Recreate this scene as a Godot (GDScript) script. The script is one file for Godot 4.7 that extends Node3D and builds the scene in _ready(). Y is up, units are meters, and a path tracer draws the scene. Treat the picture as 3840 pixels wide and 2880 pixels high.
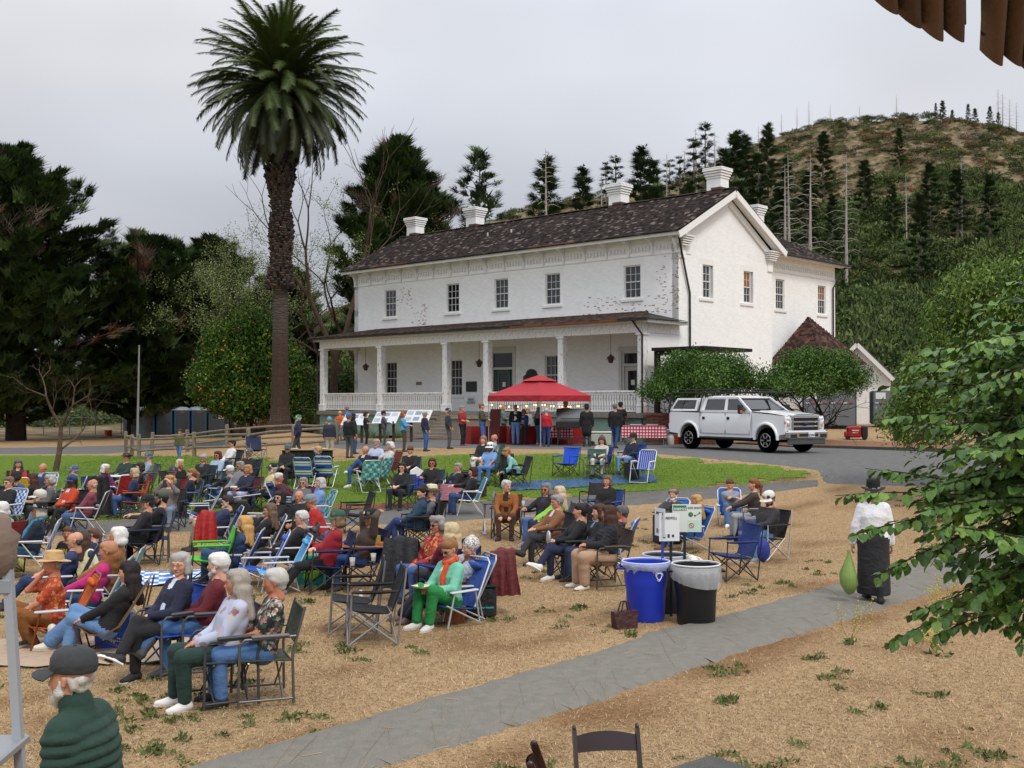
extends Node3D
# An open-air concert audience on a lawn in front of a white brick house.
# Order: camera, sky and light; ground and hill; house; trees; furniture and vehicles; people; small things.

class MB:
	var v := PackedVector3Array()
	var n := PackedVector3Array()
	var c := PackedColorArray()
	var u := PackedVector2Array()
	var ix := PackedInt32Array()
	var col := Color.WHITE
	func vert(p: Vector3, nn: Vector3, uv := Vector2.ZERO) -> int:
		v.push_back(p); n.push_back(nn); c.push_back(col); u.push_back(uv)
		return v.size() - 1
	func face(a: int, b: int, d: int) -> void:
		ix.push_back(a); ix.push_back(d); ix.push_back(b)
	func tri(a: Vector3, b: Vector3, d: Vector3) -> void:
		var nn := (b - a).cross(d - a).normalized()
		face(vert(a, nn), vert(b, nn), vert(d, nn))
	func quad(a: Vector3, b: Vector3, d: Vector3, e: Vector3) -> void:
		var nn := (b - a).cross(d - a)
		if nn.length_squared() < 1e-12: nn = (d - a).cross(e - a)
		nn = nn.normalized()
		var i := vert(a, nn, Vector2(0, 1)); vert(b, nn, Vector2(1, 1)); vert(d, nn, Vector2(1, 0)); vert(e, nn, Vector2(0, 0))
		face(i, i + 1, i + 2); face(i, i + 2, i + 3)
	func hexa(p: Array) -> void:
		quad(p[3], p[2], p[1], p[0]); quad(p[4], p[5], p[6], p[7])
		for k in 4:
			var m := (k + 1) % 4
			quad(p[k], p[m], p[m + 4], p[k + 4])
	func box(ce: Vector3, s: Vector3, b := Basis.IDENTITY, bev := 0.0) -> void:
		var h := s * 0.5
		if bev <= 0.0:
			hexa([ce + b * Vector3(-h.x, -h.y, h.z), ce + b * Vector3(h.x, -h.y, h.z), ce + b * Vector3(h.x, -h.y, -h.z), ce + b * Vector3(-h.x, -h.y, -h.z),
				ce + b * Vector3(-h.x, h.y, h.z), ce + b * Vector3(h.x, h.y, h.z), ce + b * Vector3(h.x, h.y, -h.z), ce + b * Vector3(-h.x, h.y, -h.z)])
			return
		var q := []
		for r in [[-h.y, bev], [-h.y + bev, 0.0], [h.y - bev, 0.0], [h.y, bev]]:
			var ring := []
			var x: float = h.x - r[1]
			var z: float = h.z - r[1]
			for w in [[-x + bev, z], [x - bev, z], [x, z - bev], [x, -z + bev], [x - bev, -z], [-x + bev, -z], [-x, -z + bev], [-x, z - bev]]:
				ring.push_back(ce + b * Vector3(w[0], r[0], w[1]))
			q.push_back(ring)
		for k in 3:
			for m in 8:
				var m2 := (m + 1) % 8
				quad(q[k][m], q[k][m2], q[k + 1][m2], q[k + 1][m])
		for m in range(1, 7):
			tri(q[3][0], q[3][m], q[3][m + 1]); tri(q[0][0], q[0][m + 1], q[0][m])
	func bar(a: Vector3, d: Vector3, w: float, h: float, up := Vector3.UP) -> void:
		var z := (d - a)
		var l := z.length()
		if l < 1e-6: return
		z /= l
		if absf(z.dot(up)) > 0.98: up = Vector3(0.3, 0.1, 1).normalized()
		var x := up.cross(z).normalized()
		box((a + d) * 0.5, Vector3(w, h, l), Basis(x, z.cross(x), z))
	func tube(p: Array, r, sides := 6, cap := true) -> void:
		var m := p.size()
		var up := Vector3.UP
		var t0: Vector3 = (p[1] - p[0]).normalized()
		if absf(t0.dot(up)) > 0.9: up = Vector3.RIGHT
		var x := up.cross(t0).normalized()
		var first := v.size()
		for k in m:
			var t: Vector3 = (p[mini(k + 1, m - 1)] - p[maxi(k - 1, 0)]).normalized()
			x = (x - t * x.dot(t)).normalized()
			var y := t.cross(x)
			var rr: float = r[k] if r is Array else r
			for s in sides:
				var an := TAU * s / sides
				var nn := x * cos(an) + y * sin(an)
				vert(p[k] + nn * rr, nn, Vector2(float(s) / sides, k))
		for k in m - 1:
			for s in sides:
				var s2 := (s + 1) % sides
				var a := first + k * sides
				face(a + s, a + s2, a + sides + s2); face(a + s, a + sides + s2, a + sides + s)
		if cap:
			for e in 2:
				var k: int = 0 if e == 0 else m - 1
				var nn: Vector3 = (p[0] - p[1]).normalized() if e == 0 else (p[m - 1] - p[m - 2]).normalized()
				var o := v.size()
				for s in sides:
					vert(v[first + k * sides + s], nn)
				for s in range(1, sides - 1):
					if e == 0: face(o, o + s + 1, o + s)
					else: face(o, o + s, o + s + 1)
	func lathe(prof: Array, sides := 16, tr := Transform3D.IDENTITY, smooth := true) -> void:
		for k in prof.size() - 1:
			var p: Vector2 = prof[k]
			var q: Vector2 = prof[k + 1]
			var sl := Vector2(q.y - p.y, p.x - q.x).normalized()
			var sl1 := sl
			var sl2 := sl
			if smooth:
				if k > 0:
					var o: Vector2 = prof[k - 1]
					var s0 := Vector2(p.y - o.y, o.x - p.x).normalized()
					if s0.dot(sl) > 0.6: sl1 = (s0 + sl).normalized()
				if k < prof.size() - 2:
					var o2: Vector2 = prof[k + 2]
					var s3 := Vector2(o2.y - q.y, q.x - o2.x).normalized()
					if s3.dot(sl) > 0.6: sl2 = (s3 + sl).normalized()
			var i := v.size()
			for s in sides + 1:
				var an := TAU * s / sides
				var e := Vector3(cos(an), 0, -sin(an))
				vert(tr * (e * p.x + Vector3(0, p.y, 0)), tr.basis * (e * sl1.x + Vector3(0, sl1.y, 0)), Vector2(float(s) / sides, k))
				vert(tr * (e * q.x + Vector3(0, q.y, 0)), tr.basis * (e * sl2.x + Vector3(0, sl2.y, 0)), Vector2(float(s) / sides, k + 1))
			for s in sides:
				var a := i + s * 2
				face(a, a + 2, a + 3); face(a, a + 3, a + 1)
	func prism(poly: Array, depth: float, tr := Transform3D.IDENTITY) -> void:
		var pk := PackedVector2Array(poly)
		var t := Geometry2D.triangulate_polygon(pk)
		var h := depth * 0.5
		for k in range(0, t.size(), 3):
			var a := pk[t[k]]; var b := pk[t[k + 1]]; var d := pk[t[k + 2]]
			if (b - a).cross(d - a) < 0.0:
				var w := b; b = d; d = w
			tri(tr * Vector3(a.x, a.y, h), tr * Vector3(b.x, b.y, h), tr * Vector3(d.x, d.y, h))
			tri(tr * Vector3(a.x, a.y, -h), tr * Vector3(d.x, d.y, -h), tr * Vector3(b.x, b.y, -h))
		for k in pk.size():
			var a := pk[k]; var b := pk[(k + 1) % pk.size()]
			quad(tr * Vector3(a.x, a.y, -h), tr * Vector3(b.x, b.y, -h), tr * Vector3(b.x, b.y, h), tr * Vector3(a.x, a.y, h))
	func sheet(f: Callable, nu: int, nv: int) -> void:
		var first := v.size()
		for j in nv + 1:
			for i in nu + 1:
				vert(f.call(float(i) / nu, float(j) / nv), Vector3.UP, Vector2(float(i) / nu, float(j) / nv))
		var w := nu + 1
		for j in nv:
			for i in nu:
				var a := first + j * w + i
				face(a, a + 1, a + w + 1); face(a, a + w + 1, a + w)
		for j in nv + 1:
			for i in nu + 1:
				var a := first + j * w + i
				var dx := v[first + j * w + mini(i + 1, nu)] - v[first + j * w + maxi(i - 1, 0)]
				var dy := v[first + mini(j + 1, nv) * w + i] - v[first + maxi(j - 1, 0) * w + i]
				n[a] = dx.cross(dy).normalized()
	func blob(ce: Vector3, r: Vector3, b := Basis.IDENTITY, seg := 10, rows := 6) -> void:
		var first := v.size()
		for j in rows + 1:
			var la := -PI / 2 + PI * j / rows
			for i in seg:
				var lo := TAU * i / seg
				var e := Vector3(cos(la) * cos(lo), sin(la), -cos(la) * sin(lo))
				vert(ce + b * (e * r), (b * (e / r)).normalized())
		for j in rows:
			for i in seg:
				var i2 := (i + 1) % seg
				var a := first + j * seg
				face(a + i, a + i2, a + seg + i2); face(a + i, a + seg + i2, a + seg + i)
	func mesh() -> ArrayMesh:
		var a := []
		a.resize(Mesh.ARRAY_MAX)
		a[Mesh.ARRAY_VERTEX] = v; a[Mesh.ARRAY_NORMAL] = n; a[Mesh.ARRAY_COLOR] = c; a[Mesh.ARRAY_TEX_UV] = u; a[Mesh.ARRAY_INDEX] = ix
		var m := ArrayMesh.new()
		m.add_surface_from_arrays(Mesh.PRIMITIVE_TRIANGLES, a)
		return m

var rng := RandomNumberGenerator.new()
var taken := {}
var mats := {}
var tex := {}
var noise := FastNoiseLite.new()

func numbered(called: String, parent: Node = null) -> String:
	var key := called if parent == null else called + "@" + str(parent.get_instance_id())
	taken[key] = taken.get(key, -1) + 1
	return called if taken[key] == 0 else "%s_%03d" % [called, taken[key]]
func tag(o: Node, label: String, category: String, group := "") -> Node:
	o.set_meta("label", label); o.set_meta("category", category)
	if group: o.set_meta("group", group)
	return o
func thing(called: String, label: String, category: String, at := Vector3.ZERO, turn := 0.0, group := "") -> Node3D:
	var o := Node3D.new()
	o.name = numbered(called); add_child(o)
	o.position = at; o.rotation.y = turn
	tag(o, label, category, group)
	return o
func part(called: String, m: Mesh, mat: Material, parent: Node, tr := Transform3D.IDENTITY) -> MeshInstance3D:
	var o := MeshInstance3D.new()
	o.mesh = m; o.name = numbered(called, parent); o.transform = tr
	if mat: o.material_override = mat
	parent.add_child(o)
	return o
func one(called: String, m: Mesh, mat: Material, label: String, category: String, at := Vector3.ZERO, turn := 0.0, group := "") -> MeshInstance3D:
	var o := MeshInstance3D.new()
	o.mesh = m; o.name = numbered(called); o.position = at; o.rotation.y = turn
	o.material_override = mat
	add_child(o)
	tag(o, label, category, group)
	return o
func structure(called: String, m: Mesh, mat: Material) -> MeshInstance3D:
	var o := MeshInstance3D.new()
	o.mesh = m; o.name = numbered(called); o.material_override = mat
	o.set_meta("kind", "structure")
	add_child(o)
	return o
func many(called: String, m: Mesh, mat: Material, trs: Array, cols: Array, parent: Node = null, stuff := true) -> MultiMeshInstance3D:
	var mm := MultiMesh.new()
	mm.transform_format = MultiMesh.TRANSFORM_3D
	mm.use_colors = cols.size() > 0
	mm.mesh = m
	mm.instance_count = trs.size()
	for k in trs.size():
		mm.set_instance_transform(k, trs[k])
		if cols.size() > 0: mm.set_instance_color(k, cols[k])
	var o := MultiMeshInstance3D.new()
	o.multimesh = mm; o.name = numbered(called, parent)
	o.material_override = mat
	if stuff: o.set_meta("kind", "stuff")
	(parent if parent else self).add_child(o)
	return o

func lin(hex: String) -> Color:
	return Color.html(hex).srgb_to_linear()
func mat(hex: String, rough := 0.8, opt := {}) -> StandardMaterial3D:
	var key := hex + str(rough) + str(opt)
	if mats.has(key): return mats[key]
	var m := StandardMaterial3D.new()
	m.albedo_color = Color.html(hex)
	m.roughness = rough
	m.metallic = opt.get("metal", 0.0)
	m.metallic_specular = opt.get("spec", 0.5)
	if opt.get("vc", false): m.vertex_color_use_as_albedo = true
	if opt.has("alpha"):
		m.transparency = BaseMaterial3D.TRANSPARENCY_ALPHA
		m.albedo_color.a = opt.alpha
	if opt.has("back"): m.backlight_enabled = true; m.backlight = Color.html(opt.back)
	if opt.has("coat"): m.clearcoat_enabled = true; m.clearcoat = opt.coat; m.clearcoat_roughness = 0.1
	if opt.has("rim"): m.rim_enabled = true; m.rim = opt.rim; m.rim_tint = 0.6
	if opt.has("sss"): m.subsurf_scatter_enabled = true; m.subsurf_scatter_strength = opt.sss
	if opt.has("tex"):
		m.albedo_texture = tex[opt.tex]
		if opt.has("scale"):
			m.uv1_triplanar = true; m.uv1_world_triplanar = opt.get("world", false)
			m.uv1_scale = Vector3.ONE * opt.scale
	if opt.has("bump"):
		m.normal_enabled = true; m.normal_texture = tex[opt.bump]; m.normal_scale = opt.get("depth", 1.0)
		if opt.has("scale"):
			m.uv1_triplanar = true; m.uv1_world_triplanar = opt.get("world", false)
			m.uv1_scale = Vector3.ONE * opt.scale
	if opt.has("stretch"): m.uv1_scale = opt.stretch
	if opt.has("glow"):
		m.emission_enabled = true; m.emission = Color.html(opt.glow); m.emission_energy_multiplier = opt.get("power", 1.0)
	mats[key] = m
	return m
func cloth(hex: String, rough := 0.9) -> StandardMaterial3D:
	return mat(hex, rough, {"bump": "folds", "scale": 2.4, "depth": 0.95, "rim": 0.2})

func sstep(a: float, b: float, x: float) -> float:
	var t := clampf((x - a) / (b - a), 0.0, 1.0)
	return t * t * (3.0 - 2.0 * t)
func rnd(a: float, b: float) -> float:
	return rng.randf_range(a, b)

func noise_image(side: int, freq: float, oct: int, seed_: int, kind := FastNoiseLite.TYPE_SIMPLEX_SMOOTH) -> Image:
	var f := FastNoiseLite.new()
	f.seed = seed_; f.frequency = freq; f.noise_type = kind
	f.fractal_octaves = oct
	return f.get_seamless_image(side, side, false, false, 0.15)
func ramp_image(src: Image, stops: Array) -> Image:
	var g := Gradient.new()
	g.offsets = PackedFloat32Array(stops.map(func(s): return s[0]))
	g.colors = PackedColorArray(stops.map(func(s): return Color.html(s[1])))
	src.convert(Image.FORMAT_L8)
	var d := src.get_data()
	var out := PackedByteArray(); out.resize(d.size() * 3)
	var table := []
	for k in 256:
		var q := g.sample(k / 255.0)
		table.push_back([q.r8, q.g8, q.b8])
	for k in d.size():
		var t: Array = table[d[k]]
		out[k * 3] = t[0]; out[k * 3 + 1] = t[1]; out[k * 3 + 2] = t[2]
	return Image.create_from_data(src.get_width(), src.get_height(), false, Image.FORMAT_RGB8, out)
func put_tex(called: String, im: Image) -> void:
	tex[called] = ImageTexture.create_from_image(im)
func put_bump(called: String, im: Image, strength: float) -> void:
	im.convert(Image.FORMAT_RGBA8)
	im.bump_map_to_normal_map(strength)
	tex[called] = ImageTexture.create_from_image(im)
func strokes(im: Image, count: int, len_px: int, cols: Array, seed_: int, bend := 0.3, up := 0.0) -> void:
	var r := RandomNumberGenerator.new(); r.seed = seed_
	var w := im.get_width(); var h := im.get_height()
	for k in count:
		var x := r.randf() * w; var y := r.randf() * h
		var an := r.randf() * TAU
		if up > 0.0: an = lerpf(an, -PI / 2, up)
		var q := Color.html(cols[r.randi() % cols.size()])
		var l := int(len_px * r.randf_range(0.4, 1.3))
		var db := r.randf_range(-bend, bend) / l
		for s in l:
			im.set_pixel(posmod(int(x), w), posmod(int(y), h), q)
			x += cos(an); y += sin(an); an += db
func make_textures() -> void:
	put_bump("folds", noise_image(256, 0.014, 3, 5), 8.0)
	put_bump("grain", noise_image(256, 0.08, 3, 9), 6.0)
	put_bump("lumps", noise_image(256, 0.03, 4, 12), 8.0)
	var im := ramp_image(noise_image(768, 0.012, 5, 3), [[0.0, "735c44"], [0.35, "89704f"], [0.6, "977c5a"], [1.0, "a48a67"]])
	strokes(im, 26000, 20, ["ae9371", "9a8060", "7c6346", "bfa682", "927756", "6a523a", "a38a66", "c9b594"], 21)
	put_tex("straw", im)
	im = ramp_image(noise_image(512, 0.02, 4, 8), [[0.0, "77804a"], [0.4, "8f9a58"], [1.0, "aab36c"]])
	strokes(im, 14000, 16, ["9aa75f", "7f8c4b", "b9c07c", "a5ab6e", "6f7d42"], 22)
	put_tex("turf", im)
	var a := noise_image(512, 0.01, 4, 31)
	im = ramp_image(a, [[0.0, "989793"], [0.5, "a3a29e"], [1.0, "aeaca6"]])
	strokes(im, 60000, 2, ["6f6e6c", "c3c1ba", "8b8a86", "b4b2ab", "7a7977"], 23)
	put_tex("tar", im)
	im = ramp_image(noise_image(512, 0.03, 3, 40), [[0.0, "5b3c28"], [0.5, "7d5538"], [1.0, "96694a"]])
	strokes(im, 9000, 12, ["a6795a", "6b4730", "8d5f42", "4a3022", "b48a66"], 24)
	put_tex("chips", im)
	im = ramp_image(noise_image(512, 0.02, 5, 50), [[0.0, "4b4a36"], [0.42, "655d47"], [0.6, "7f6d56"], [0.8, "937d66"], [1.0, "ad9d89"]])
	put_tex("hill", im)
	im = Image.create(512, 512, false, Image.FORMAT_RGB8)
	im.fill(Color.html("f0f0ee"))
	var r := RandomNumberGenerator.new(); r.seed = 77
	var hb := Image.create(512, 512, false, Image.FORMAT_L8)
	hb.fill(Color8(150, 150, 150))
	for row in 32:
		hb.fill_rect(Rect2i(0, row * 16, 512, 2), Color8(96, 96, 96))
		for k in 10:
			var x0 := int(k * 51.2 + (25.6 if row % 2 else 0.0)) % 512
			hb.fill_rect(Rect2i(x0, row * 16, 2, 16), Color8(110, 110, 110))
			var t := r.randi_range(-14, 14)
			hb.fill_rect(Rect2i(x0 + 2, row * 16 + 2, mini(49, 510 - x0), 14), Color8(150 + t, 150 + t, 150 + t))
			var w := r.randi_range(-5, 3)
			im.fill_rect(Rect2i(x0, row * 16, 51, 16), Color8(243 + w, 243 + w, 241 + w))
			if r.randf() < 0.05: im.fill_rect(Rect2i(x0 + r.randi_range(0, 30), row * 16 + r.randi_range(0, 12), r.randi_range(3, 16), 2), Color8(176, 164, 150))
	put_tex("painted", im)
	put_bump("courses", hb, 5.0)
	im = Image.create(256, 256, false, Image.FORMAT_RGB8)
	im.fill(Color.html("a39486"))
	for row in 16:
		for k in 5:
			var x0 := int(k * 51.2 + (25.6 if row % 2 else 0.0)) % 256
			var q := Color.html(["8e5243", "7c4437", "96604d", "84503f"][r.randi() % 4])
			im.fill_rect(Rect2i(x0 + 2, row * 16 + 2, mini(48, 254 - x0), 13), q)
	put_tex("brick", im)
	im = ramp_image(noise_image(512, 0.022, 5, 61), [[0.0, "3a342f"], [0.15, "6b6259"], [0.19, "d4d2cd"], [0.5, "e2e2df"], [1.0, "ecece9"]])
	put_tex("peeling", im)
	im = ramp_image(noise_image(256, 0.03, 4, 66), [[0.0, "6b6258"], [0.5, "8b8277"], [1.0, "a79d91"]])
	strokes(im, 1800, 60, ["6f665c", "99907f", "b3a999", "5c544b"], 67, 0.05, 1.0)
	put_tex("wood", im)
	im = ramp_image(noise_image(256, 0.02, 4, 68), [[0.0, "3a2d25"], [0.5, "57453a"], [1.0, "776253"]])
	strokes(im, 2600, 24, ["2f241d", "6f5a4a", "8a7462", "463629"], 69, 0.2, 0.9)
	put_tex("bark", im)
	im = Image.create(64, 64, false, Image.FORMAT_RGB8)
	for y in 64:
		for x in 64:
			var k: int = (1 if (x / 8) % 2 else 0) + (1 if (y / 8) % 2 else 0)
			im.set_pixel(x, y, [Color.html("e9e4e2"), Color.html("c4586a"), Color.html("96182f")][k])
	put_tex("gingham", im)
	put_tex("floral_dark", blossoms("24272b", ["c98f86", "5f7a58", "d8d4c8", "36523f", "b9756f"], 150, 71))
	put_tex("floral_red", blossoms("8e1f2c", ["d9a62c", "c4352f", "e0bb46", "3f5230", "a0202c"], 150, 72))
	put_tex("floral_orange", blossoms("a8401f", ["c9692f", "7c2a18", "d99a55", "8f3520", "e0b48a"], 130, 73))
	put_tex("dots", blossoms("191a1b", ["cfcdc6", "bab8b0", "191a1b"], 170, 74))
	put_tex("rug_print", blossoms("d9d4ca", ["2c3038", "b3562e", "3c4a6b", "e8e3d8", "7d3a22"], 110, 75))
	put_tex("speckled", blossoms("d4d2cc", ["1d1e20", "2a2b2d", "d4d2cc"], 160, 76))
	put_tex("leaf_print", blossoms("aeb4c8", ["8a3f20", "aeb4c8", "c4a67c", "9a4a26", "74331a"], 60, 79))
	im = Image.create(128, 128, false, Image.FORMAT_RGB8)
	for y in 128:
		for x in 128:
			var q := Color.html("2a3a6a")
			if x % 64 < 14: q = q.lerp(Color.html("7a2f36"), 0.6)
			if y % 64 < 14: q = q.lerp(Color.html("c9c2b4"), 0.45)
			if x % 64 > 40 and x % 64 < 50: q = q.lerp(Color.html("14182c"), 0.6)
			im.set_pixel(x, y, q)
	put_tex("plaid", im)
	im = Image.create(128, 16, false, Image.FORMAT_RGB8)
	for x in 128:
		var t := x % 32
		im.fill_rect(Rect2i(x, 0, 1, 16), Color.html("e3e6ee") if t < 4 else (Color.html("7f90cf") if t < 7 else Color.html("27408f")))
	put_tex("stripes_blue", im)
	im = Image.create(16, 128, false, Image.FORMAT_RGB8)
	for y in 128:
		im.fill_rect(Rect2i(0, y, 16, 1), [Color.html("1f3f9a"), Color.html("3e86c9"), Color.html("dfe6e6"), Color.html("8d6d55"), Color.html("e7e9e6"), Color.html("8fbf9a"), Color.html("27398a"), Color.html("3b6fc0")][y / 16])
	put_tex("stripes_many", im)
	im = Image.create(64, 64, false, Image.FORMAT_RGB8)
	for y in 64:
		for x in 64:
			im.set_pixel(x, y, Color.html(["3d9a4a", "2f6fb4", "7fb8d4", "cfe0dc"][((x / 16) + (y / 16) * (2 if x % 32 < 16 else 1)) % 4]))
	put_tex("webbing_green", im)
	im = Image.create(64, 64, false, Image.FORMAT_RGB8)
	for y in 64:
		for x in 64:
			im.set_pixel(x, y, Color.html(["3b78c2", "e2e7ec", "2c5aa6", "c4d4e6"][((x / 16) + (y / 16)) % 4]))
	put_tex("webbing_blue", im)
func blossoms(ground: String, cols: Array, count: int, seed_: int) -> Image:
	var im := Image.create(256, 256, false, Image.FORMAT_RGB8)
	im.fill(Color.html(ground))
	var r := RandomNumberGenerator.new(); r.seed = seed_
	for k in count:
		var ce := Vector2(r.randf() * 256, r.randf() * 256)
		var q := Color.html(cols[r.randi() % cols.size()])
		var petals := r.randi_range(1, 5); var turn := r.randf() * TAU
		var l := r.randf_range(7, 15)
		for p in petals:
			var an := turn + TAU * p / 5.0
			for s in int(l):
				var w := int(3.2 * sin(PI * s / l)) + 1
				var at := ce + Vector2(cos(an), sin(an)) * s
				for dy in range(-w, w + 1):
					for dx in range(-w, w + 1):
						if dx * dx + dy * dy <= w * w: im.set_pixel(posmod(int(at.x) + dx, 256), posmod(int(at.y) + dy, 256), q)
	return im
const PATH_FAR := [-3.61, -8.04, -2.80, -9.06, -1.74, -10.26, -1.40, -10.70, -0.98, -11.28, -0.43, -11.84, 0.05, -12.46, 0.74, -13.20, 1.82, -14.78, 2.72, -15.64, 3.35, -16.36, 4.84, -18.14, 6.70, -20.42, 8.06, -21.92, 11.63, -25.50, 16.17, -28.58]
const PATH_NEAR := [-1.52, -8.04, -0.94, -9.06, -0.69, -9.30, -0.16, -9.84, 0.46, -10.54, 1.16, -11.32, 2.20, -12.54, 3.56, -14.10, 4.28, -14.86, 5.22, -15.88, 5.68, -16.44, 8.86, -19.74, 13.95, -24.66]
const LANE_FAR := [-18.72, -25.54, -12.29, -27.38, -11.09, -27.50, -9.53, -28.68, -8.18, -28.88, -6.57, -29.54, -4.49, -30.70, -1.91, -31.76, 0.63, -32.30, 3.13, -32.66, 4.36, -32.72, 5.69, -32.74, 7.11, -32.80, 8.85, -33.08]
const LANE_NEAR := [-16.12, -22.00, -10.88, -24.24, -9.73, -24.74, -8.26, -25.26, -6.80, -25.54, -4.33, -26.28, -1.38, -27.60, 0.64, -29.12, 2.89, -30.16, 5.50, -30.72, 7.30, -31.32, 8.55, -31.98]
const DRIVE_FAR := [-9.92, -58.78, -8.87, -59.70, -7.41, -59.70, -2.35, -54.62, 2.06, -53.90, 6.28, -52.60, 8.02, -50.14, 10.16, -46.86, 12.12, -44.84, 14.19, -42.70, 17.71, -38.14, 24.85, -36.14]
const DRIVE_NEAR := [-9.09, -53.82, -6.95, -46.82, -5.56, -44.78, -1.88, -43.64, 1.62, -42.34, 4.68, -39.20, 6.23, -37.08, 7.81, -35.36, 9.09, -33.98, 8.59, -31.78, 14.53, -31.30, 20.94, -30.46]
const ROAD_FAR := [-60.23, -73.98, -31.82, -70.90, -28.09, -72.40, -24.74, -75.62, -23.78, -83.00, -21.30, -89.56]
const ROAD_NEAR := [-46.18, -56.72, -27.04, -60.24, -23.37, -60.24, -20.36, -60.74, -20.61, -65.44, -20.60, -73.98, -14.45, -60.76]
const LAWN := [-46.18, -56.72, -27.04, -60.24, -20.00, -59.66, -15.66, -56.26, -11.03, -46.38, -7.68, -40.60, -5.04, -40.56, -3.44, -41.12, -1.78, -41.42, 1.56, -41.00, 4.66, -39.06, 6.23, -37.08, 7.81, -35.36, 8.65, -34.16, 8.06, -33.44, 6.58, -32.84, 4.36, -32.72, 3.13, -32.66, 0.63, -32.30, -1.91, -31.76, -4.49, -30.70, -6.57, -29.54, -8.18, -28.88, -9.53, -28.68, -11.09, -27.50, -12.29, -27.38, -20.79, -25.54]
const CONIFERS := [[42.5, -250.0, 64.6, 0], [38.4, -240.0, 58.4, 0], [26.0, -230.0, 54.4, 1], [29.8, -240.0, 54.0, 1], [21.4, -235.0, 53.9, 0], [19.0, -230.0, 51.3, 0], [6.0, -200.0, 45.5, 2], [13.0, -210.0, 46.2, 1], [51.1, -260.0, 64.8, 1], [55.4, -270.0, 66.5, 1], [46.6, -250.0, 58.7, 1], [67.5, -300.0, 76.2, 2], [36.9, -250.0, 56.9, 0], [33.9, -245.0, 55.1, 0], [102.2, -300.0, 75.3, 1], [79.3, -290.0, 71.8, 1], [56.3, -260.0, 59.9, 2], [60.3, -250.0, 56.2, 2], [-3.7, -130.0, 31.5, 3], [77.5, -250.0, 56.2, 2], [88.1, -240.0, 53.5, 2], [90.0, -230.0, 50.0, 1], [73.6, -220.0, 44.9, 2], [40.1, -200.0, 41.9, 2], [56.3, -200.0, 39.4, 2], [145.9, -385.0, 105.2, 1], [149.1, -385.0, 102.1, 1], [152.5, -380.0, 102.8, 1], [156.9, -385.0, 102.6, 1], [159.8, -380.0, 101.9, 2], [161.7, -378.0, 99.5, 1], [141.7, -380.0, 101.3, 1], [44.6, -190.0, 39.1, 2], [31.2, -200.0, 41.5, 2], [24.2, -190.0, 39.1, 2], [88.1, -210.0, 44.7, 2], [68.2, -190.0, 37.6, 1], [55.8, -215.0, 46.4, 1]]
const SNAGS := [[90.1, -380.0, 99.8], [71.5, -330.0, 83.3], [95.3, -380.0, 101.9], [100.6, -385.0, 105.2], [107.8, -385.0, 104.2], [119.3, -390.0, 105.0], [130.3, -385.0, 107.6], [147.1, -388.0, 106.0], [164.7, -385.0, 109.2], [167.5, -388.0, 109.0], [168.6, -385.0, 106.0], [170.9, -385.0, 104.8], [36.5, -150.0, 35.8], [36.0, -150.0, 34.4], [40.6, -155.0, 36.9], [55.8, -190.0, 44.9], [4.5, -150.0, 36.5], [39.7, -245.0, 62.1], [43.7, -245.0, 61.3], [31.9, -235.0, 54.4], [17.3, -220.0, 48.0], [90.9, -230.0, 53.3], [76.2, -220.0, 47.5], [37.9, -250.0, 58.5], [67.5, -300.0, 72.3]]
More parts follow.
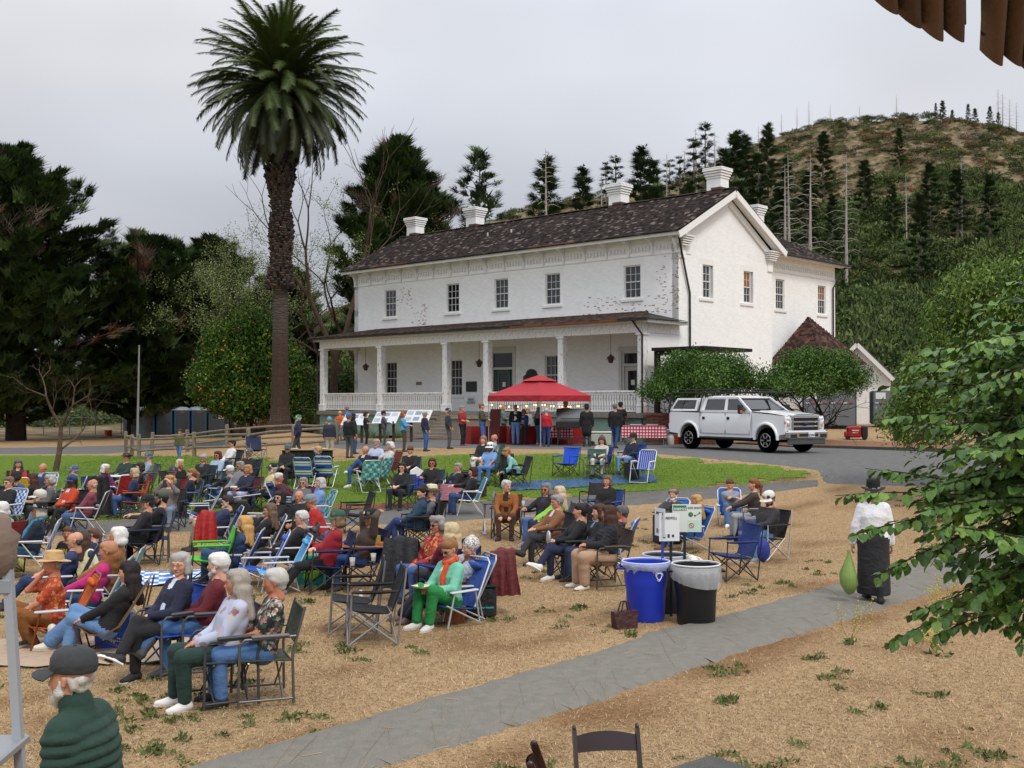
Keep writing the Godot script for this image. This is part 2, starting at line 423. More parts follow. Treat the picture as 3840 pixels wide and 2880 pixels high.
const BOUGHS := [[1.50, 2.47, -5.30], [1.53, 2.29, -5.20], [1.67, 2.59, -5.40], [1.64, 2.10, -5.20], [1.65, 1.81, -5.10], [1.78, 1.92, -5.20], [1.88, 2.22, -5.30], [1.76, 2.82, -5.50], [1.82, 2.98, -5.60], [1.88, 3.08, -5.50], [2.03, 3.15, -5.60], [2.09, 3.11, -5.40], [2.27, 3.20, -5.60], [2.44, 3.29, -5.70], [2.54, 3.43, -5.70], [1.89, 2.64, -5.00], [1.94, 2.42, -4.90], [2.01, 2.15, -5.00], [2.10, 1.97, -5.00], [2.20, 1.83, -5.00], [1.89, 2.50, -5.20], [1.94, 2.77, -5.40], [1.97, 2.92, -5.20], [2.18, 2.96, -5.30], [2.22, 2.84, -5.10], [2.02, 2.72, -4.90], [2.10, 2.52, -4.90], [1.97, 2.05, -5.10], [1.91, 1.84, -5.20], [1.84, 2.43, -5.30], [2.18, 2.28, -4.90], [2.13, 2.63, -4.80], [2.27, 2.29, -5.40], [2.24, 2.54, -5.60], [2.40, 2.03, -5.50], [2.08, 2.26, -5.60], [2.48, 2.28, -5.65], [2.60, 1.78, -5.81], [2.50, 3.16, -5.83], [2.21, 2.34, -4.84], [2.04, 2.53, -5.35], [1.75, 2.42, -4.96], [2.59, 2.79, -5.62], [2.19, 2.96, -4.87], [1.74, 2.39, -4.70], [1.97, 2.04, -4.96], [2.31, 1.88, -5.05], [2.38, 1.81, -5.51], [2.56, 2.90, -5.53], [2.33, 1.90, -5.06], [1.86, 2.70, -4.87], [2.25, 3.09, -5.42], [2.28, 3.16, -5.11], [2.38, 2.75, -5.28], [2.31, 2.74, -5.55], [2.21, 3.08, -4.73], [2.14, 2.23, -4.72], [2.20, 2.08, -5.39], [1.97, 3.15, -4.92], [2.26, 1.80, -5.61], [2.37, 1.94, -5.11], [2.36, 2.68, -5.63], [2.53, 3.04, -5.66], [2.23, 1.90, -5.83], [2.26, 3.06, -5.43], [2.40, 1.82, -5.81], [1.96, 2.45, -5.08], [1.89, 2.93, -4.88], [2.29, 2.28, -4.89], [2.50, 3.11, -5.34], [2.45, 3.50, -5.68], [2.53, 3.39, -5.54], [2.15, 3.17, -5.23], [2.32, 3.21, -5.30], [2.58, 3.18, -5.70], [2.53, 3.55, -5.55], [2.26, 3.21, -5.44], [2.56, 3.16, -5.88]]
func _ready() -> void:
	rng.seed = 2024
	var cam := Camera3D.new()
	cam.name = "camera"
	cam.position = Vector3(0, 2.9, 0)
	cam.rotation_degrees = Vector3(0.95, 0, 0)
	cam.fov = 37.2
	cam.near = 0.1; cam.far = 2000.0
	add_child(cam); cam.current = true
	var env := Environment.new()
	env.background_mode = Environment.BG_SKY
	var sky := Sky.new()
	var sm := PanoramaSkyMaterial.new()
	sm.panorama = sky_picture()
	sky.sky_material = sm
	env.sky = sky
	env.tonemap_mode = Environment.TONE_MAPPER_LINEAR
	env.tonemap_exposure = 1.16
	env.sdfgi_enabled = true; env.ssao_enabled = true; env.ssil_enabled = true
	var we := WorldEnvironment.new()
	we.name = "environment"; we.environment = env
	add_child(we)
	var sun := DirectionalLight3D.new()
	sun.name = "sun"
	sun.light_energy = 0.5
	sun.light_color = Color(1.0, 0.97, 0.93)
	sun.light_angular_distance = 14.0
	sun.shadow_enabled = true
	sun.rotation_degrees = Vector3(-52, 28, 0)
	add_child(sun)
	make_textures()
	build_all()

func sky_picture() -> ImageTexture:
	var w := 768; var h := 384
	var im := Image.create(w, h, false, Image.FORMAT_RGBF)
	var f := FastNoiseLite.new(); f.seed = 6; f.frequency = 0.9; f.fractal_octaves = 4
	for y in h:
		var el := PI / 2 - PI * (y + 0.5) / h
		var up := maxf(sin(el), 0.0)
		var base := 0.37 * (1.0 + 2.7 * up) # an overcast sky brightens towards the zenith
		for x in w:
			var az := TAU * (x + 0.5) / w
			var p := Vector3(cos(el) * cos(az), sin(el) * 2.6, cos(el) * sin(az))
			var c := f.get_noise_3dv(p * 1.6) * 0.24
			var v := base * (1.0 + c)
			if el < 0.0: v = 0.2
			var blue := clampf(0.5 + f.get_noise_3dv(p * 1.1 + Vector3(9, 3, 1)), 0, 1)
			im.set_pixel(x, y, Color(v * lerpf(0.985, 0.91, blue), v * lerpf(1.0, 0.975, blue), v * lerpf(1.05, 1.12, blue)))
	return ImageTexture.create_from_image(im)
const I := Basis.IDENTITY
const UP := Vector3.UP
func V(x: float, y: float, z: float) -> Vector3: return Vector3(x, y, z)
func W(x: float, y: float) -> Vector2: return Vector2(x, y)
func T(b: Basis, o: Vector3) -> Transform3D: return Transform3D(b, o)
func nb() -> MB: return MB.new()
const RIDGE := [-400.0, 10.0, -217.0, 12.0, -170.0, 13.5, -109.0, 18.0, -78.0, 23.0, -55.0, 34.0, -32.0, 50.0, -16.0, 59.0, -1.0, 65.0, 30.0, 71.0, 45.0, 75.5, 61.0, 81.0, 76.0, 87.0, 92.0, 93.0, 104.0, 97.0, 122.0, 99.5, 138.0, 99.0, 153.0, 96.5, 171.0, 92.0, 215.0, 84.0, 400.0, 60.0]
var hill_noise := FastNoiseLite.new()
func table(t: Array, x: float) -> float:
	for k in range(2, t.size(), 2):
		if x < t[k]:
			return lerpf(t[k - 1], t[k + 1], sstep(t[k - 2], t[k], x) * 0.5 + 0.5 * clampf((x - t[k - 2]) / (t[k] - t[k - 2]), 0, 1))
	return t[-1]
func gy(x: float, z: float) -> float:
	var d := -z
	var r := sstep(-2, 9, x)
	var y := 1.15 * (0.12 + 0.88 * sstep(-20, -2, x)) * sstep(28.0 - 3.0 * r, 45.0 - 5.5 * r, d)
	y += 0.45 * sstep(44, 58, d) * sstep(10, 13, x) + 0.8 * exp(-((x + 12.6) * (x + 12.6) + (d - 62.0) * (d - 62.0)) / 10.0)
	var foot := lerpf(130.0, 76.0, sstep(-60, 10, x))
	if d > foot:
		var t := (d - foot) / (380.0 - foot)
		var e := t * (0.55 + 0.45 * t) if t < 1.0 else 1.0 - (t - 1.0) * 0.6
		y += (table(RIDGE, x) - y) * e + hill_noise.get_noise_2d(x, z) * 4.0 * clampf(t * 3.0, 0, 1)
	return y
func on(x: float, z: float, up := 0.0) -> Vector3:
	return Vector3(x, gy(x, z) + up, z)
func soil(x: float, z: float) -> float:
	var p := Vector2(x, z)
	var e := outline(PATH_NEAR)
	var near := 9.0
	for k in e.size() - 1: near = minf(near, p.distance_to(Geometry2D.get_closest_point_to_segment(p, e[k], e[k + 1])))
	return clampf(sstep(0.18, 0.42, noise.get_noise_2d(x * 11, z * 11)) * 0.8 + sstep(0.7, 0.1, near) * (0.5 + noise.get_noise_2d(x * 40, z * 40)), 0, 1) if z > -34.0 else 0.0
func outline(t: Array) -> PackedVector2Array:
	var p := PackedVector2Array()
	for k in range(0, t.size(), 2): p.push_back(Vector2(t[k], t[k + 1]))
	return p
func spaced(t: Array, count: int) -> Array:
	var p := outline(t)
	var l := 0.0
	for k in p.size() - 1: l += p[k].distance_to(p[k + 1])
	var out := []
	var k := 0
	var run := 0.0
	for m in count:
		var want := l * m / (count - 1)
		while k < p.size() - 2 and run + p[k].distance_to(p[k + 1]) < want:
			run += p[k].distance_to(p[k + 1]); k += 1
		out.push_back(p[k].lerp(p[k + 1], clampf((want - run) / p[k].distance_to(p[k + 1]), 0, 1)))
	return out
func strip(far: Array, near: Array, count: int, across: int, lift: float, wob: float) -> ArrayMesh:
	var a := spaced(far, count)
	var b := spaced(near, count)
	var m := MB.new()
	m.sheet(func(u, v):
		var i := int(round(u * (count - 1)))
		var p: Vector2 = a[i].lerp(b[i], v)
		if wob > 0 and (v < 0.01 or v > 0.99):
			p += Vector2(noise.get_noise_2d(i * 37.0, v * 900), noise.get_noise_2d(i * 29.0, 50 + v * 900)) * wob
			return on(p.x, p.y, -0.05)
		return on(p.x, p.y, lift), count - 1, across)
	var up := true
	if m.n[m.n.size() / 2].y < 0: up = false
	if not up:
		for k in m.n.size(): m.n[k] = -m.n[k]
		for k in range(0, m.ix.size(), 3):
			var w := m.ix[k + 1]; m.ix[k + 1] = m.ix[k + 2]; m.ix[k + 2] = w
	return m.mesh()

func build_ground() -> void:
	noise.seed = 4; noise.frequency = 0.05
	hill_noise.seed = 11; hill_noise.frequency = 0.02; hill_noise.fractal_octaves = 3
	var xs := []
	var zs := []
	var x := -30.0
	while x <= 30.0: xs.push_back(x); x += 0.6
	var st := 1.2
	while x < 600.0: xs.push_back(x); xs.push_front(-x); x += st; st = minf(st * 1.08, 14.0)
	var z := 8.0
	while z >= -62.0: zs.push_back(z); z -= 0.6
	st = 0.8
	while z > -900.0: zs.push_back(z); z -= st; st = minf(st * 1.05, 9.0)
	var m := MB.new()
	var w := xs.size()
	for j in zs.size():
		for i in w:
			var h := gy(xs[i], zs[j])
			var e := 0.4
			var nn := Vector3(gy(xs[i] - e, zs[j]) - gy(xs[i] + e, zs[j]), 2 * e, gy(xs[i], zs[j] - e) - gy(xs[i], zs[j] + e)).normalized()
			m.col = Color(1, 1, 1).lerp(Color(0.52, 0.42, 0.36), soil(xs[i], zs[j]))
			m.vert(Vector3(xs[i], h, zs[j]), nn)
	for j in zs.size() - 1:
		for i in w - 1:
			var a := j * w + i
			m.face(a, a + 1, a + w + 1); m.face(a, a + w + 1, a + w)
	var near := PackedInt32Array()
	var far := PackedInt32Array()
	for k in range(0, m.ix.size(), 3):
		var p := m.v[m.ix[k]]
		var t := near if p.z > -90.0 + noise.get_noise_2d(p.x * 3, p.z * 3) * 10.0 else far
		t.push_back(m.ix[k]); t.push_back(m.ix[k + 1]); t.push_back(m.ix[k + 2])
	m.ix = near
	structure("ground", m.mesh(), mat("ffffff", 0.95, {"tex": "straw", "scale": 0.7, "world": true, "spec": 0.2, "vc": true}))
	m.ix = far
	structure("hill", m.mesh(), mat("ffffff", 0.95, {"tex": "hill", "scale": 0.03, "world": true, "spec": 0.1}))
	var poly := outline(LAWN)
	m = MB.new()
	var q := 0.3
	var idx := {}
	var gx := -46.0
	while gx < 10.0:
		var gz := -61.0
		while gz < -25.0:
			var ce := Vector2(gx + q * 0.5, gz + q * 0.5) + Vector2(noise.get_noise_2d(gx * 14, gz * 14), noise.get_noise_2d(gx * 14 + 500, gz * 14)) * 0.9
			if Geometry2D.is_point_in_polygon(ce, poly):
				var id := []
				for o in [Vector2(gx, gz + q), Vector2(gx + q, gz + q), Vector2(gx + q, gz), Vector2(gx, gz)]:
					var key := Vector2i(roundi(o.x / q), roundi(o.y / q))
					if not idx.has(key):
						idx[key] = m.vert(on(o.x, o.y, 0.014), Vector3(0, 1, 0))
					id.push_back(idx[key])
				m.face(id[0], id[1], id[2]); m.face(id[0], id[2], id[3])
			gz += q
		gx += q
	structure("lawn", m.mesh(), mat("a6bd78", 0.9, {"tex": "turf", "scale": 0.6, "world": true, "spec": 0.2}))
	structure("driveway", strip(DRIVE_FAR, DRIVE_NEAR, 160, 10, 0.03, 0.3), mat("a3a2a4", 0.9, {"tex": "tar", "scale": 0.5, "world": true, "spec": 0.25}))
	structure("road", strip(ROAD_FAR, ROAD_NEAR, 80, 6, 0.03, 0.3), mat("a3a2a4", 0.9, {"tex": "tar", "scale": 0.5, "world": true, "spec": 0.25}))
	structure("lane", strip(LANE_FAR, LANE_NEAR, 120, 6, 0.036, 0.25), mat("a09e9c", 0.9, {"tex": "tar", "scale": 0.45, "world": true, "spec": 0.25}))
	structure("footpath", strip(PATH_FAR, PATH_NEAR, 200, 6, 0.045, 0.22), mat("bcb8b0", 0.9, {"tex": "tar", "scale": 0.9, "world": true, "spec": 0.25}))
# ---- smooth figures: a distance field of tapered bones meshed as surface nets
func net(bones: Array, cell: float, whole := false, hem := -1.0) -> Dictionary:
	var lo := Vector3(1e9, 1e9, 1e9); var hi := -lo
	for b in bones:
		var r: float = maxf(b[2], b[3]) + cell * 2.0
		lo = lo.min(b[0] - Vector3.ONE * r).min(b[1] - Vector3.ONE * r)
		hi = hi.max(b[0] + Vector3.ONE * r).max(b[1] + Vector3.ONE * r)
	var nx := int((hi.x - lo.x) / cell) + 2; var ny := int((hi.y - lo.y) / cell) + 2; var nz := int((hi.z - lo.z) / cell) + 2
	var f := PackedFloat32Array(); f.resize(nx * ny * nz); f.fill(1.0)
	var near := PackedFloat32Array(); near.resize(nx * ny * nz); near.fill(1.0)
	var lab := PackedByteArray(); lab.resize(nx * ny * nz)
	var cells := {}
	for b in bones:
		var a: Vector3 = b[0]; var ba: Vector3 = b[1] - b[0]
		var ra: float = b[2]; var dr: float = b[3] - b[2]
		var k: float = b[4]; var lb: int = b[5]
		var rip: float = b[6] if b.size() > 6 else 0.0
		var inv := 1.0 / maxf(ba.length_squared(), 1e-8)
		var len_ := ba.length()
		var r := maxf(b[2], b[3]) + maxf(cell * 1.8, k)
		var p0 := ((a.min(b[1]) - Vector3.ONE * r - lo) / cell).floor()
		var p1 := ((a.max(b[1]) + Vector3.ONE * r - lo) / cell).ceil()
		for z in range(maxi(int(p0.z), 0), mini(int(p1.z), nz - 1) + 1):
			for y in range(maxi(int(p0.y), 0), mini(int(p1.y), ny - 1) + 1):
				var i := (z * ny + y) * nx + maxi(int(p0.x), 0)
				for x in range(maxi(int(p0.x), 0), mini(int(p1.x), nx - 1) + 1):
					var pa := lo + Vector3(x, y, z) * cell - a
					var h := clampf(pa.dot(ba) * inv, 0.0, 1.0)
					var d := (pa - ba * h).length() - ra - dr * h
					if rip > 0.0: d -= absf(sin((h * len_ if len_ > 0.2 else pa.y + a.y) * 58.0)) * rip - rip * 0.5
					if d < near[i]: near[i] = d; lab[i] = lb
					var o := f[i]
					var e := k - absf(d - o)
					if e > 0.0: f[i] = minf(d, o) - e * e / k * 0.25
					elif d < o: f[i] = d
					i += 1
	if hem > 0.0: # cut level at the hem of a skirt
		for z in nz:
			for y in mini(int((hem - lo.y) / cell) + 3, ny):
				for x in nx: f[(z * ny + y) * nx + x] = maxf(f[(z * ny + y) * nx + x], hem - lo.y - y * cell)
	return march(f, lab, nx, ny, nz, lo, cell, whole)

func march(f: PackedFloat32Array, lab: PackedByteArray, nx: int, ny: int, nz: int, lo: Vector3, cell: float, whole := false) -> Dictionary:
	var id := PackedInt32Array(); id.resize(nx * ny * nz); id.fill(-1)
	var vs := PackedVector3Array()
	var vl := PackedByteArray()
	var sxy := nx * ny
	var off := [0, 1, nx, nx + 1, sxy, sxy + 1, sxy + nx, sxy + nx + 1]
	var cor := [Vector3(0, 0, 0), Vector3(1, 0, 0), Vector3(0, 1, 0), Vector3(1, 1, 0), Vector3(0, 0, 1), Vector3(1, 0, 1), Vector3(0, 1, 1), Vector3(1, 1, 1)]
	var edges := [[0, 1], [2, 3], [4, 5], [6, 7], [0, 2], [1, 3], [4, 6], [5, 7], [0, 4], [1, 5], [2, 6], [3, 7]]
	var at := []
	for z in nz - 1:
		for y in ny - 1:
			var i := (z * ny + y) * nx
			for x in nx - 1:
				var a0 := f[i]
				if absf(a0) < cell * 2.2:
					var neg := 0
					if a0 < 0.0: neg += 1
					if f[i + 1] < 0.0: neg += 1
					if f[i + nx] < 0.0: neg += 1
					if f[i + nx + 1] < 0.0: neg += 1
					if f[i + sxy] < 0.0: neg += 1
					if f[i + sxy + 1] < 0.0: neg += 1
					if f[i + sxy + nx] < 0.0: neg += 1
					if f[i + sxy + nx + 1] < 0.0: neg += 1
					if neg > 0 and neg < 8:
						var s := Vector3.ZERO; var c := 0
						var low := 1e9; var bl := 0
						for e in edges:
							var fa := f[i + off[e[0]]]; var fb := f[i + off[e[1]]]
							if (fa < 0.0) != (fb < 0.0):
								s += cor[e[0]].lerp(cor[e[1]], fa / (fa - fb)); c += 1
						for q in 8:
							var w := f[i + off[q]]
							if w < low: low = w; bl = lab[i + off[q]]
						id[i] = vs.size()
						vs.push_back(lo + (Vector3(x, y, z) + s / c) * cell)
						vl.push_back(bl)
						at.push_back(i)
				i += 1
	var ns := PackedVector3Array(); ns.resize(vs.size())
	var quads := PackedInt32Array()
	for k in vs.size():
		var i: int = at[k]
		var g := Vector3(f[i + 1] - f[i] + f[i + 1 + nx] - f[i + nx] + f[i + 1 + sxy] - f[i + sxy] + f[i + 1 + nx + sxy] - f[i + nx + sxy],
			f[i + nx] - f[i] + f[i + nx + 1] - f[i + 1] + f[i + nx + sxy] - f[i + sxy] + f[i + nx + sxy + 1] - f[i + sxy + 1],
			f[i + sxy] - f[i] + f[i + sxy + 1] - f[i + 1] + f[i + sxy + nx] - f[i + nx] + f[i + sxy + nx + 1] - f[i + nx + 1])
		ns[k] = g.normalized()
		var s0 := f[i] < 0.0
		if s0 != (f[i + 1] < 0.0): quad_at(quads, id[i], id[i - nx], id[i - nx - sxy], id[i - sxy], s0)
		if s0 != (f[i + nx] < 0.0): quad_at(quads, id[i], id[i - sxy], id[i - sxy - 1], id[i - 1], s0)
		if s0 != (f[i + sxy] < 0.0): quad_at(quads, id[i], id[i - 1], id[i - 1 - nx], id[i - nx], s0)
	var out := {}
	var maps := {}
	if whole:
		var bm := MB.new()
		for k in vs.size(): bm.vert(vs[k], ns[k])
		for q in range(0, quads.size(), 4):
			bm.face(quads[q], quads[q + 1], quads[q + 2]); bm.face(quads[q], quads[q + 2], quads[q + 3])
		out[100] = bm
	for q in range(0, quads.size(), 4):
		var l := vl[quads[q]]
		if whole and l == 0: continue
		if not out.has(l): out[l] = MB.new(); maps[l] = {}
		var m: MB = out[l]
		var mp: Dictionary = maps[l]
		var t := [0, 0, 0, 0]
		for c in 4:
			var vi := quads[q + c]
			if not mp.has(vi): mp[vi] = m.vert(vs[vi] + ns[vi] * (0.005 if whole else 0.0), ns[vi])
			t[c] = mp[vi]
		m.face(t[0], t[1], t[2]); m.face(t[0], t[2], t[3])
	return out
func quad_at(o: PackedInt32Array, a: int, b: int, c: int, d: int, flip: bool) -> void:
	if a < 0 or b < 0 or c < 0 or d < 0: return
	if flip: o.append_array([a, b, c, d])
	else: o.append_array([a, d, c, b])

# ---- heads, hair, hats, hands and shoes shared by everyone; the face looks along +z, the origin is the middle of the skull
var kit := {}
func only(bones: Array, cell: float) -> MB:
	var r := net(bones, cell)
	for k in r: return r[k]
	return MB.new()
func make_kit() -> void:
	for w in [0, 1]:
		var j := 1.0 if w == 0 else 0.9
		var h := [[Vector3(0, 0.035, -0.028), Vector3(0, 0.03, 0.012), 0.082, 0.074, 0.02, 0], [Vector3(0, -0.005, 0.02), Vector3(0, -0.07, 0.05), 0.07, 0.04 * j, 0.035, 0],
			[Vector3(-0.035, -0.02, 0.05), Vector3(0.035, -0.02, 0.05), 0.03, 0.03, 0.03, 0], [Vector3(-0.03, -0.062, 0.025), Vector3(0.03, -0.062, 0.025), 0.033 * j, 0.033 * j, 0.03, 0], [Vector3(0, -0.09, 0.064), Vector3(0, -0.088, 0.066), 0.016 * j, 0.016, 0.02, 0],
			[Vector3(-0.034, 0.03, 0.073), Vector3(0.034, 0.03, 0.073), 0.014, 0.014, 0.016, 0],
			[Vector3(0, 0.016, 0.085), Vector3(0, -0.024, 0.108), 0.009, 0.014 * j, 0.012, 0], [Vector3(-0.011, -0.028, 0.092), Vector3(0.011, -0.028, 0.092), 0.009, 0.009, 0.008, 0],
			[Vector3(-0.02, -0.056, 0.081), Vector3(0.02, -0.056, 0.081), 0.008, 0.008, 0.008, 0],
			[Vector3(-0.078, 0.012, -0.012), Vector3(-0.082, -0.02, -0.004), 0.017, 0.011, 0.008, 0], [Vector3(0.078, 0.012, -0.012), Vector3(0.082, -0.02, -0.004), 0.017, 0.011, 0.008, 0],
			[Vector3(0, -0.05, -0.02), Vector3(0, -0.15, -0.03), 0.052 * j, 0.055 * j, 0.03, 0]]
		kit["head%d" % w] = only(h, 0.008).mesh()
	var m := MB.new()
	for s in [-1, 1]:
		m = MB.new(); m.blob(Vector3(0.031 * s, 0.01, 0.079), Vector3(0.0125, 0.007, 0.008), Basis.IDENTITY, 8, 5); kit["eye%d" % s] = m.mesh()
		m = MB.new(); m.blob(Vector3(0.031 * s, 0.01, 0.0856), Vector3(0.0058, 0.0062, 0.003), Basis.IDENTITY, 7, 4); kit["iris%d" % s] = m.mesh()
		m = MB.new(); m.tube([Vector3(0.016 * s, 0.029, 0.09), Vector3(0.034 * s, 0.034, 0.087), Vector3(0.05 * s, 0.027, 0.076)], 0.0042, 5); kit["brow%d" % s] = m.mesh()
	m = MB.new(); m.tube([Vector3(-0.025, -0.057, 0.083), Vector3(-0.008, -0.054, 0.09), Vector3(0.008, -0.054, 0.09), Vector3(0.025, -0.057, 0.083)], [0.003, 0.0062, 0.0062, 0.003], 6)
	kit["lips"] = m.mesh()
	m = MB.new()
	for s in [-1, 1]:
		m.tube([Vector3(0.034 * s + 0.02, 0.012, 0.1), Vector3(0.034 * s, 0.026, 0.101), Vector3(0.034 * s - 0.02, 0.012, 0.1), Vector3(0.034 * s, -0.006, 0.1), Vector3(0.034 * s + 0.02, 0.012, 0.1)], 0.002, 4)
		m.tube([Vector3(0.054 * s, 0.014, 0.098), Vector3(0.086 * s, 0.012, -0.005)], 0.002, 4)
	m.tube([Vector3(-0.013, 0.014, 0.101), Vector3(0.013, 0.014, 0.101)], 0.002, 4)
	kit["glasses"] = m.mesh()
	m = MB.new()
	for s in [-1, 1]:
		m.blob(Vector3(0.034 * s, 0.01, 0.099), Vector3(0.026, 0.019, 0.006), Basis(Vector3.UP, 0.25 * s), 9, 5)
		m.tube([Vector3(0.056 * s, 0.016, 0.094), Vector3(0.086 * s, 0.012, -0.005)], 0.003, 4)
	kit["sunglasses"] = m.mesh()
	var cap := [[Vector3(0, 0.045, -0.036), Vector3(0, 0.052, 0.004), 0.092, 0.083, 0.02, 0], [Vector3(0, 0.0, -0.05), Vector3(0, -0.04, -0.052), 0.075, 0.055, 0.03, 0]]
	kit["short"] = strands(cap + [[Vector3(-0.05, 0.08, 0.045), Vector3(0.05, 0.085, 0.045), 0.034, 0.034, 0.03, 0], [Vector3(-0.07, 0.01, -0.025), Vector3(-0.072, 0.035, 0.02), 0.022, 0.02, 0.02, 0], [Vector3(0.07, 0.01, -0.025), Vector3(0.072, 0.035, 0.02), 0.022, 0.02, 0.02, 0]], 0.009, 0.006)
	kit["fringe"] = strands([[Vector3(-0.07, 0.015, -0.03), Vector3(-0.062, -0.03, -0.05), 0.018, 0.02, 0.02, 0], [Vector3(0.07, 0.015, -0.03), Vector3(0.062, -0.03, -0.05), 0.018, 0.02, 0.02, 0], [Vector3(-0.05, 0.0, -0.075), Vector3(0.05, 0.0, -0.075), 0.028, 0.028, 0.02, 0], [Vector3(-0.03, -0.045, -0.06), Vector3(0.03, -0.045, -0.06), 0.026, 0.026, 0.02, 0]], 0.009, 0.005)
	var bob := cap + [[Vector3(-0.045, 0.088, 0.04), Vector3(0.05, 0.09, 0.035), 0.036, 0.034, 0.03, 0], [Vector3(-0.078, 0.03, 0.0), Vector3(-0.085, -0.07, 0.005), 0.034, 0.036, 0.03, 0], [Vector3(0.078, 0.03, 0.0), Vector3(0.085, -0.07, 0.005), 0.034, 0.036, 0.03, 0], [Vector3(-0.05, -0.06, -0.06), Vector3(0.05, -0.06, -0.06), 0.056, 0.056, 0.03, 0]]
	kit["bob"] = strands(bob, 0.009, 0.007)
	kit["curly"] = strands(cap + [[Vector3(-0.05, 0.09, 0.04), Vector3(0.05, 0.09, 0.04), 0.045, 0.045, 0.03, 0], [Vector3(-0.085, 0.02, -0.01), Vector3(-0.085, -0.03, -0.015), 0.045, 0.04, 0.02, 0], [Vector3(0.085, 0.02, -0.01), Vector3(0.085, -0.03, -0.015), 0.045, 0.04, 0.02, 0], [Vector3(-0.05, -0.03, -0.07), Vector3(0.05, -0.03, -0.07), 0.06, 0.06, 0.03, 0]], 0.009, 0.018)
	kit["long"] = strands(bob + [[Vector3(-0.07, -0.06, -0.03), Vector3(-0.1, -0.27, -0.02), 0.045, 0.04, 0.03, 0], [Vector3(0.07, -0.06, -0.03), Vector3(0.1, -0.27, -0.02), 0.045, 0.04, 0.03, 0], [Vector3(-0.03, -0.08, -0.07), Vector3(-0.04, -0.33, -0.1), 0.055, 0.05, 0.04, 0], [Vector3(0.03, -0.08, -0.07), Vector3(0.05, -0.32, -0.1), 0.055, 0.05, 0.04, 0]], 0.011, 0.012)
	kit["bun"] = strands(cap + [[Vector3(-0.045, 0.085, 0.035), Vector3(0.045, 0.085, 0.035), 0.032, 0.032, 0.03, 0], [Vector3(0, 0.09, -0.1), Vector3(0, 0.095, -0.115), 0.036, 0.034, 0.015, 0]], 0.009, 0.005)
	kit["tail"] = strands(cap + [[Vector3(-0.045, 0.085, 0.035), Vector3(0.045, 0.085, 0.035), 0.032, 0.032, 0.03, 0], [Vector3(0, 0.04, -0.11), Vector3(0, -0.02, -0.15), 0.034, 0.04, 0.02, 0], [Vector3(0, -0.02, -0.15), Vector3(0.01, -0.22, -0.13), 0.04, 0.018, 0.02, 0]], 0.009, 0.006)
	kit["beard"] = strands([[Vector3(-0.055, -0.06, 0.03), Vector3(0, -0.095, 0.072), 0.026, 0.03, 0.025, 0], [Vector3(0.055, -0.06, 0.03), Vector3(0, -0.095, 0.072), 0.026, 0.03, 0.025, 0], [Vector3(-0.068, -0.005, 0.012), Vector3(-0.058, -0.05, 0.025), 0.015, 0.024, 0.02, 0], [Vector3(0.068, -0.005, 0.012), Vector3(0.058, -0.05, 0.025), 0.015, 0.024, 0.02, 0], [Vector3(-0.026, -0.044, 0.087), Vector3(0.026, -0.044, 0.087), 0.009, 0.009, 0.01, 0], [Vector3(0, -0.1, 0.07), Vector3(0, -0.125, 0.075), 0.028, 0.016, 0.02, 0]], 0.008, 0.006)
	m = MB.new()
	m.lathe([Vector2(0.1, 0.0), Vector2(0.107, 0.02), Vector2(0.105, 0.06), Vector2(0.088, 0.095), Vector2(0.055, 0.115), Vector2(0.0, 0.122)], 16, Transform3D(Basis.from_scale(Vector3(0.96, 1, 1.08)), Vector3(0, 0.042, -0.012)))
	m.blob(Vector3(0, 0.165, -0.012), Vector3(0.009, 0.005, 0.009), Basis.IDENTITY, 6, 4)
	var peak := func(u, v, low):
		var a: float = lerpf(-1.1, 1.1, u)
		var rr: float = 0.1 + v * 0.085 * pow(cos(a * 0.78), 0.7)
		return Vector3(sin(a) * rr * 0.96, 0.05 - v * 0.022 - 0.012 * absf(sin(a)) * v - low, cos(a) * rr * 1.06 - 0.012)
	m.sheet(func(u, v): return peak.call(u, 1.0 - v, 0.0), 12, 4)
	m.sheet(func(u, v): return peak.call(u, v, 0.005), 12, 4)
	kit["cap"] = m.mesh()
	kit["beanie"] = strands([[Vector3(0, 0.06, -0.025), Vector3(0, 0.07, -0.005), 0.098, 0.092, 0.02, 0], [Vector3(0, 0.12, -0.03), Vector3(0, 0.14, -0.03), 0.05, 0.035, 0.04, 0], [Vector3(-0.05, 0.05, 0.03), Vector3(0.05, 0.05, 0.03), 0.05, 0.05, 0.03, 0]], 0.01, 0.003)
	for b in [["brim", 0.17, 0.1, 0.02], ["cowboy", 0.2, 0.12, 0.05], ["straw", 0.17, 0.11, 0.0], ["tophat", 0.175, 0.14, 0.015]]:
		m = MB.new()
		var wide: float = b[1]; var tall: float = b[2]; var curl: float = b[3]
		var pr := [Vector2(0.101, 0.0), Vector2(0.1, tall * 0.5), Vector2(0.094, tall * 0.9), Vector2(0.075, tall), Vector2(0.03, tall * 0.94), Vector2(0.0, tall * 0.92)]
		if b[0] == "straw": pr = [Vector2(0.102, 0.0), Vector2(0.1, tall * 0.5), Vector2(0.088, tall * 0.95), Vector2(0.06, tall * 1.02), Vector2(0.0, tall)]
		m.lathe(pr, 18, Transform3D(Basis.from_scale(Vector3(0.95, 1, 1.1)), Vector3(0, 0.055, -0.012)))
		var br := func(u, v, dy):
			var a: float = u * TAU
			var rr: float = lerpf(0.1, wide, v)
			return Vector3(cos(a) * rr * 0.95, 0.057 + dy + curl * v * v * absf(cos(a)) - 0.02 * v * absf(sin(a)), -sin(a) * rr * 1.12 - 0.012)
		m.sheet(func(u, v): return br.call(u, v, 0.0), 24, 4)
		m.sheet(func(u, v): return br.call(1.0 - u, v, 0.006), 24, 4)
		kit[b[0]] = m.mesh()
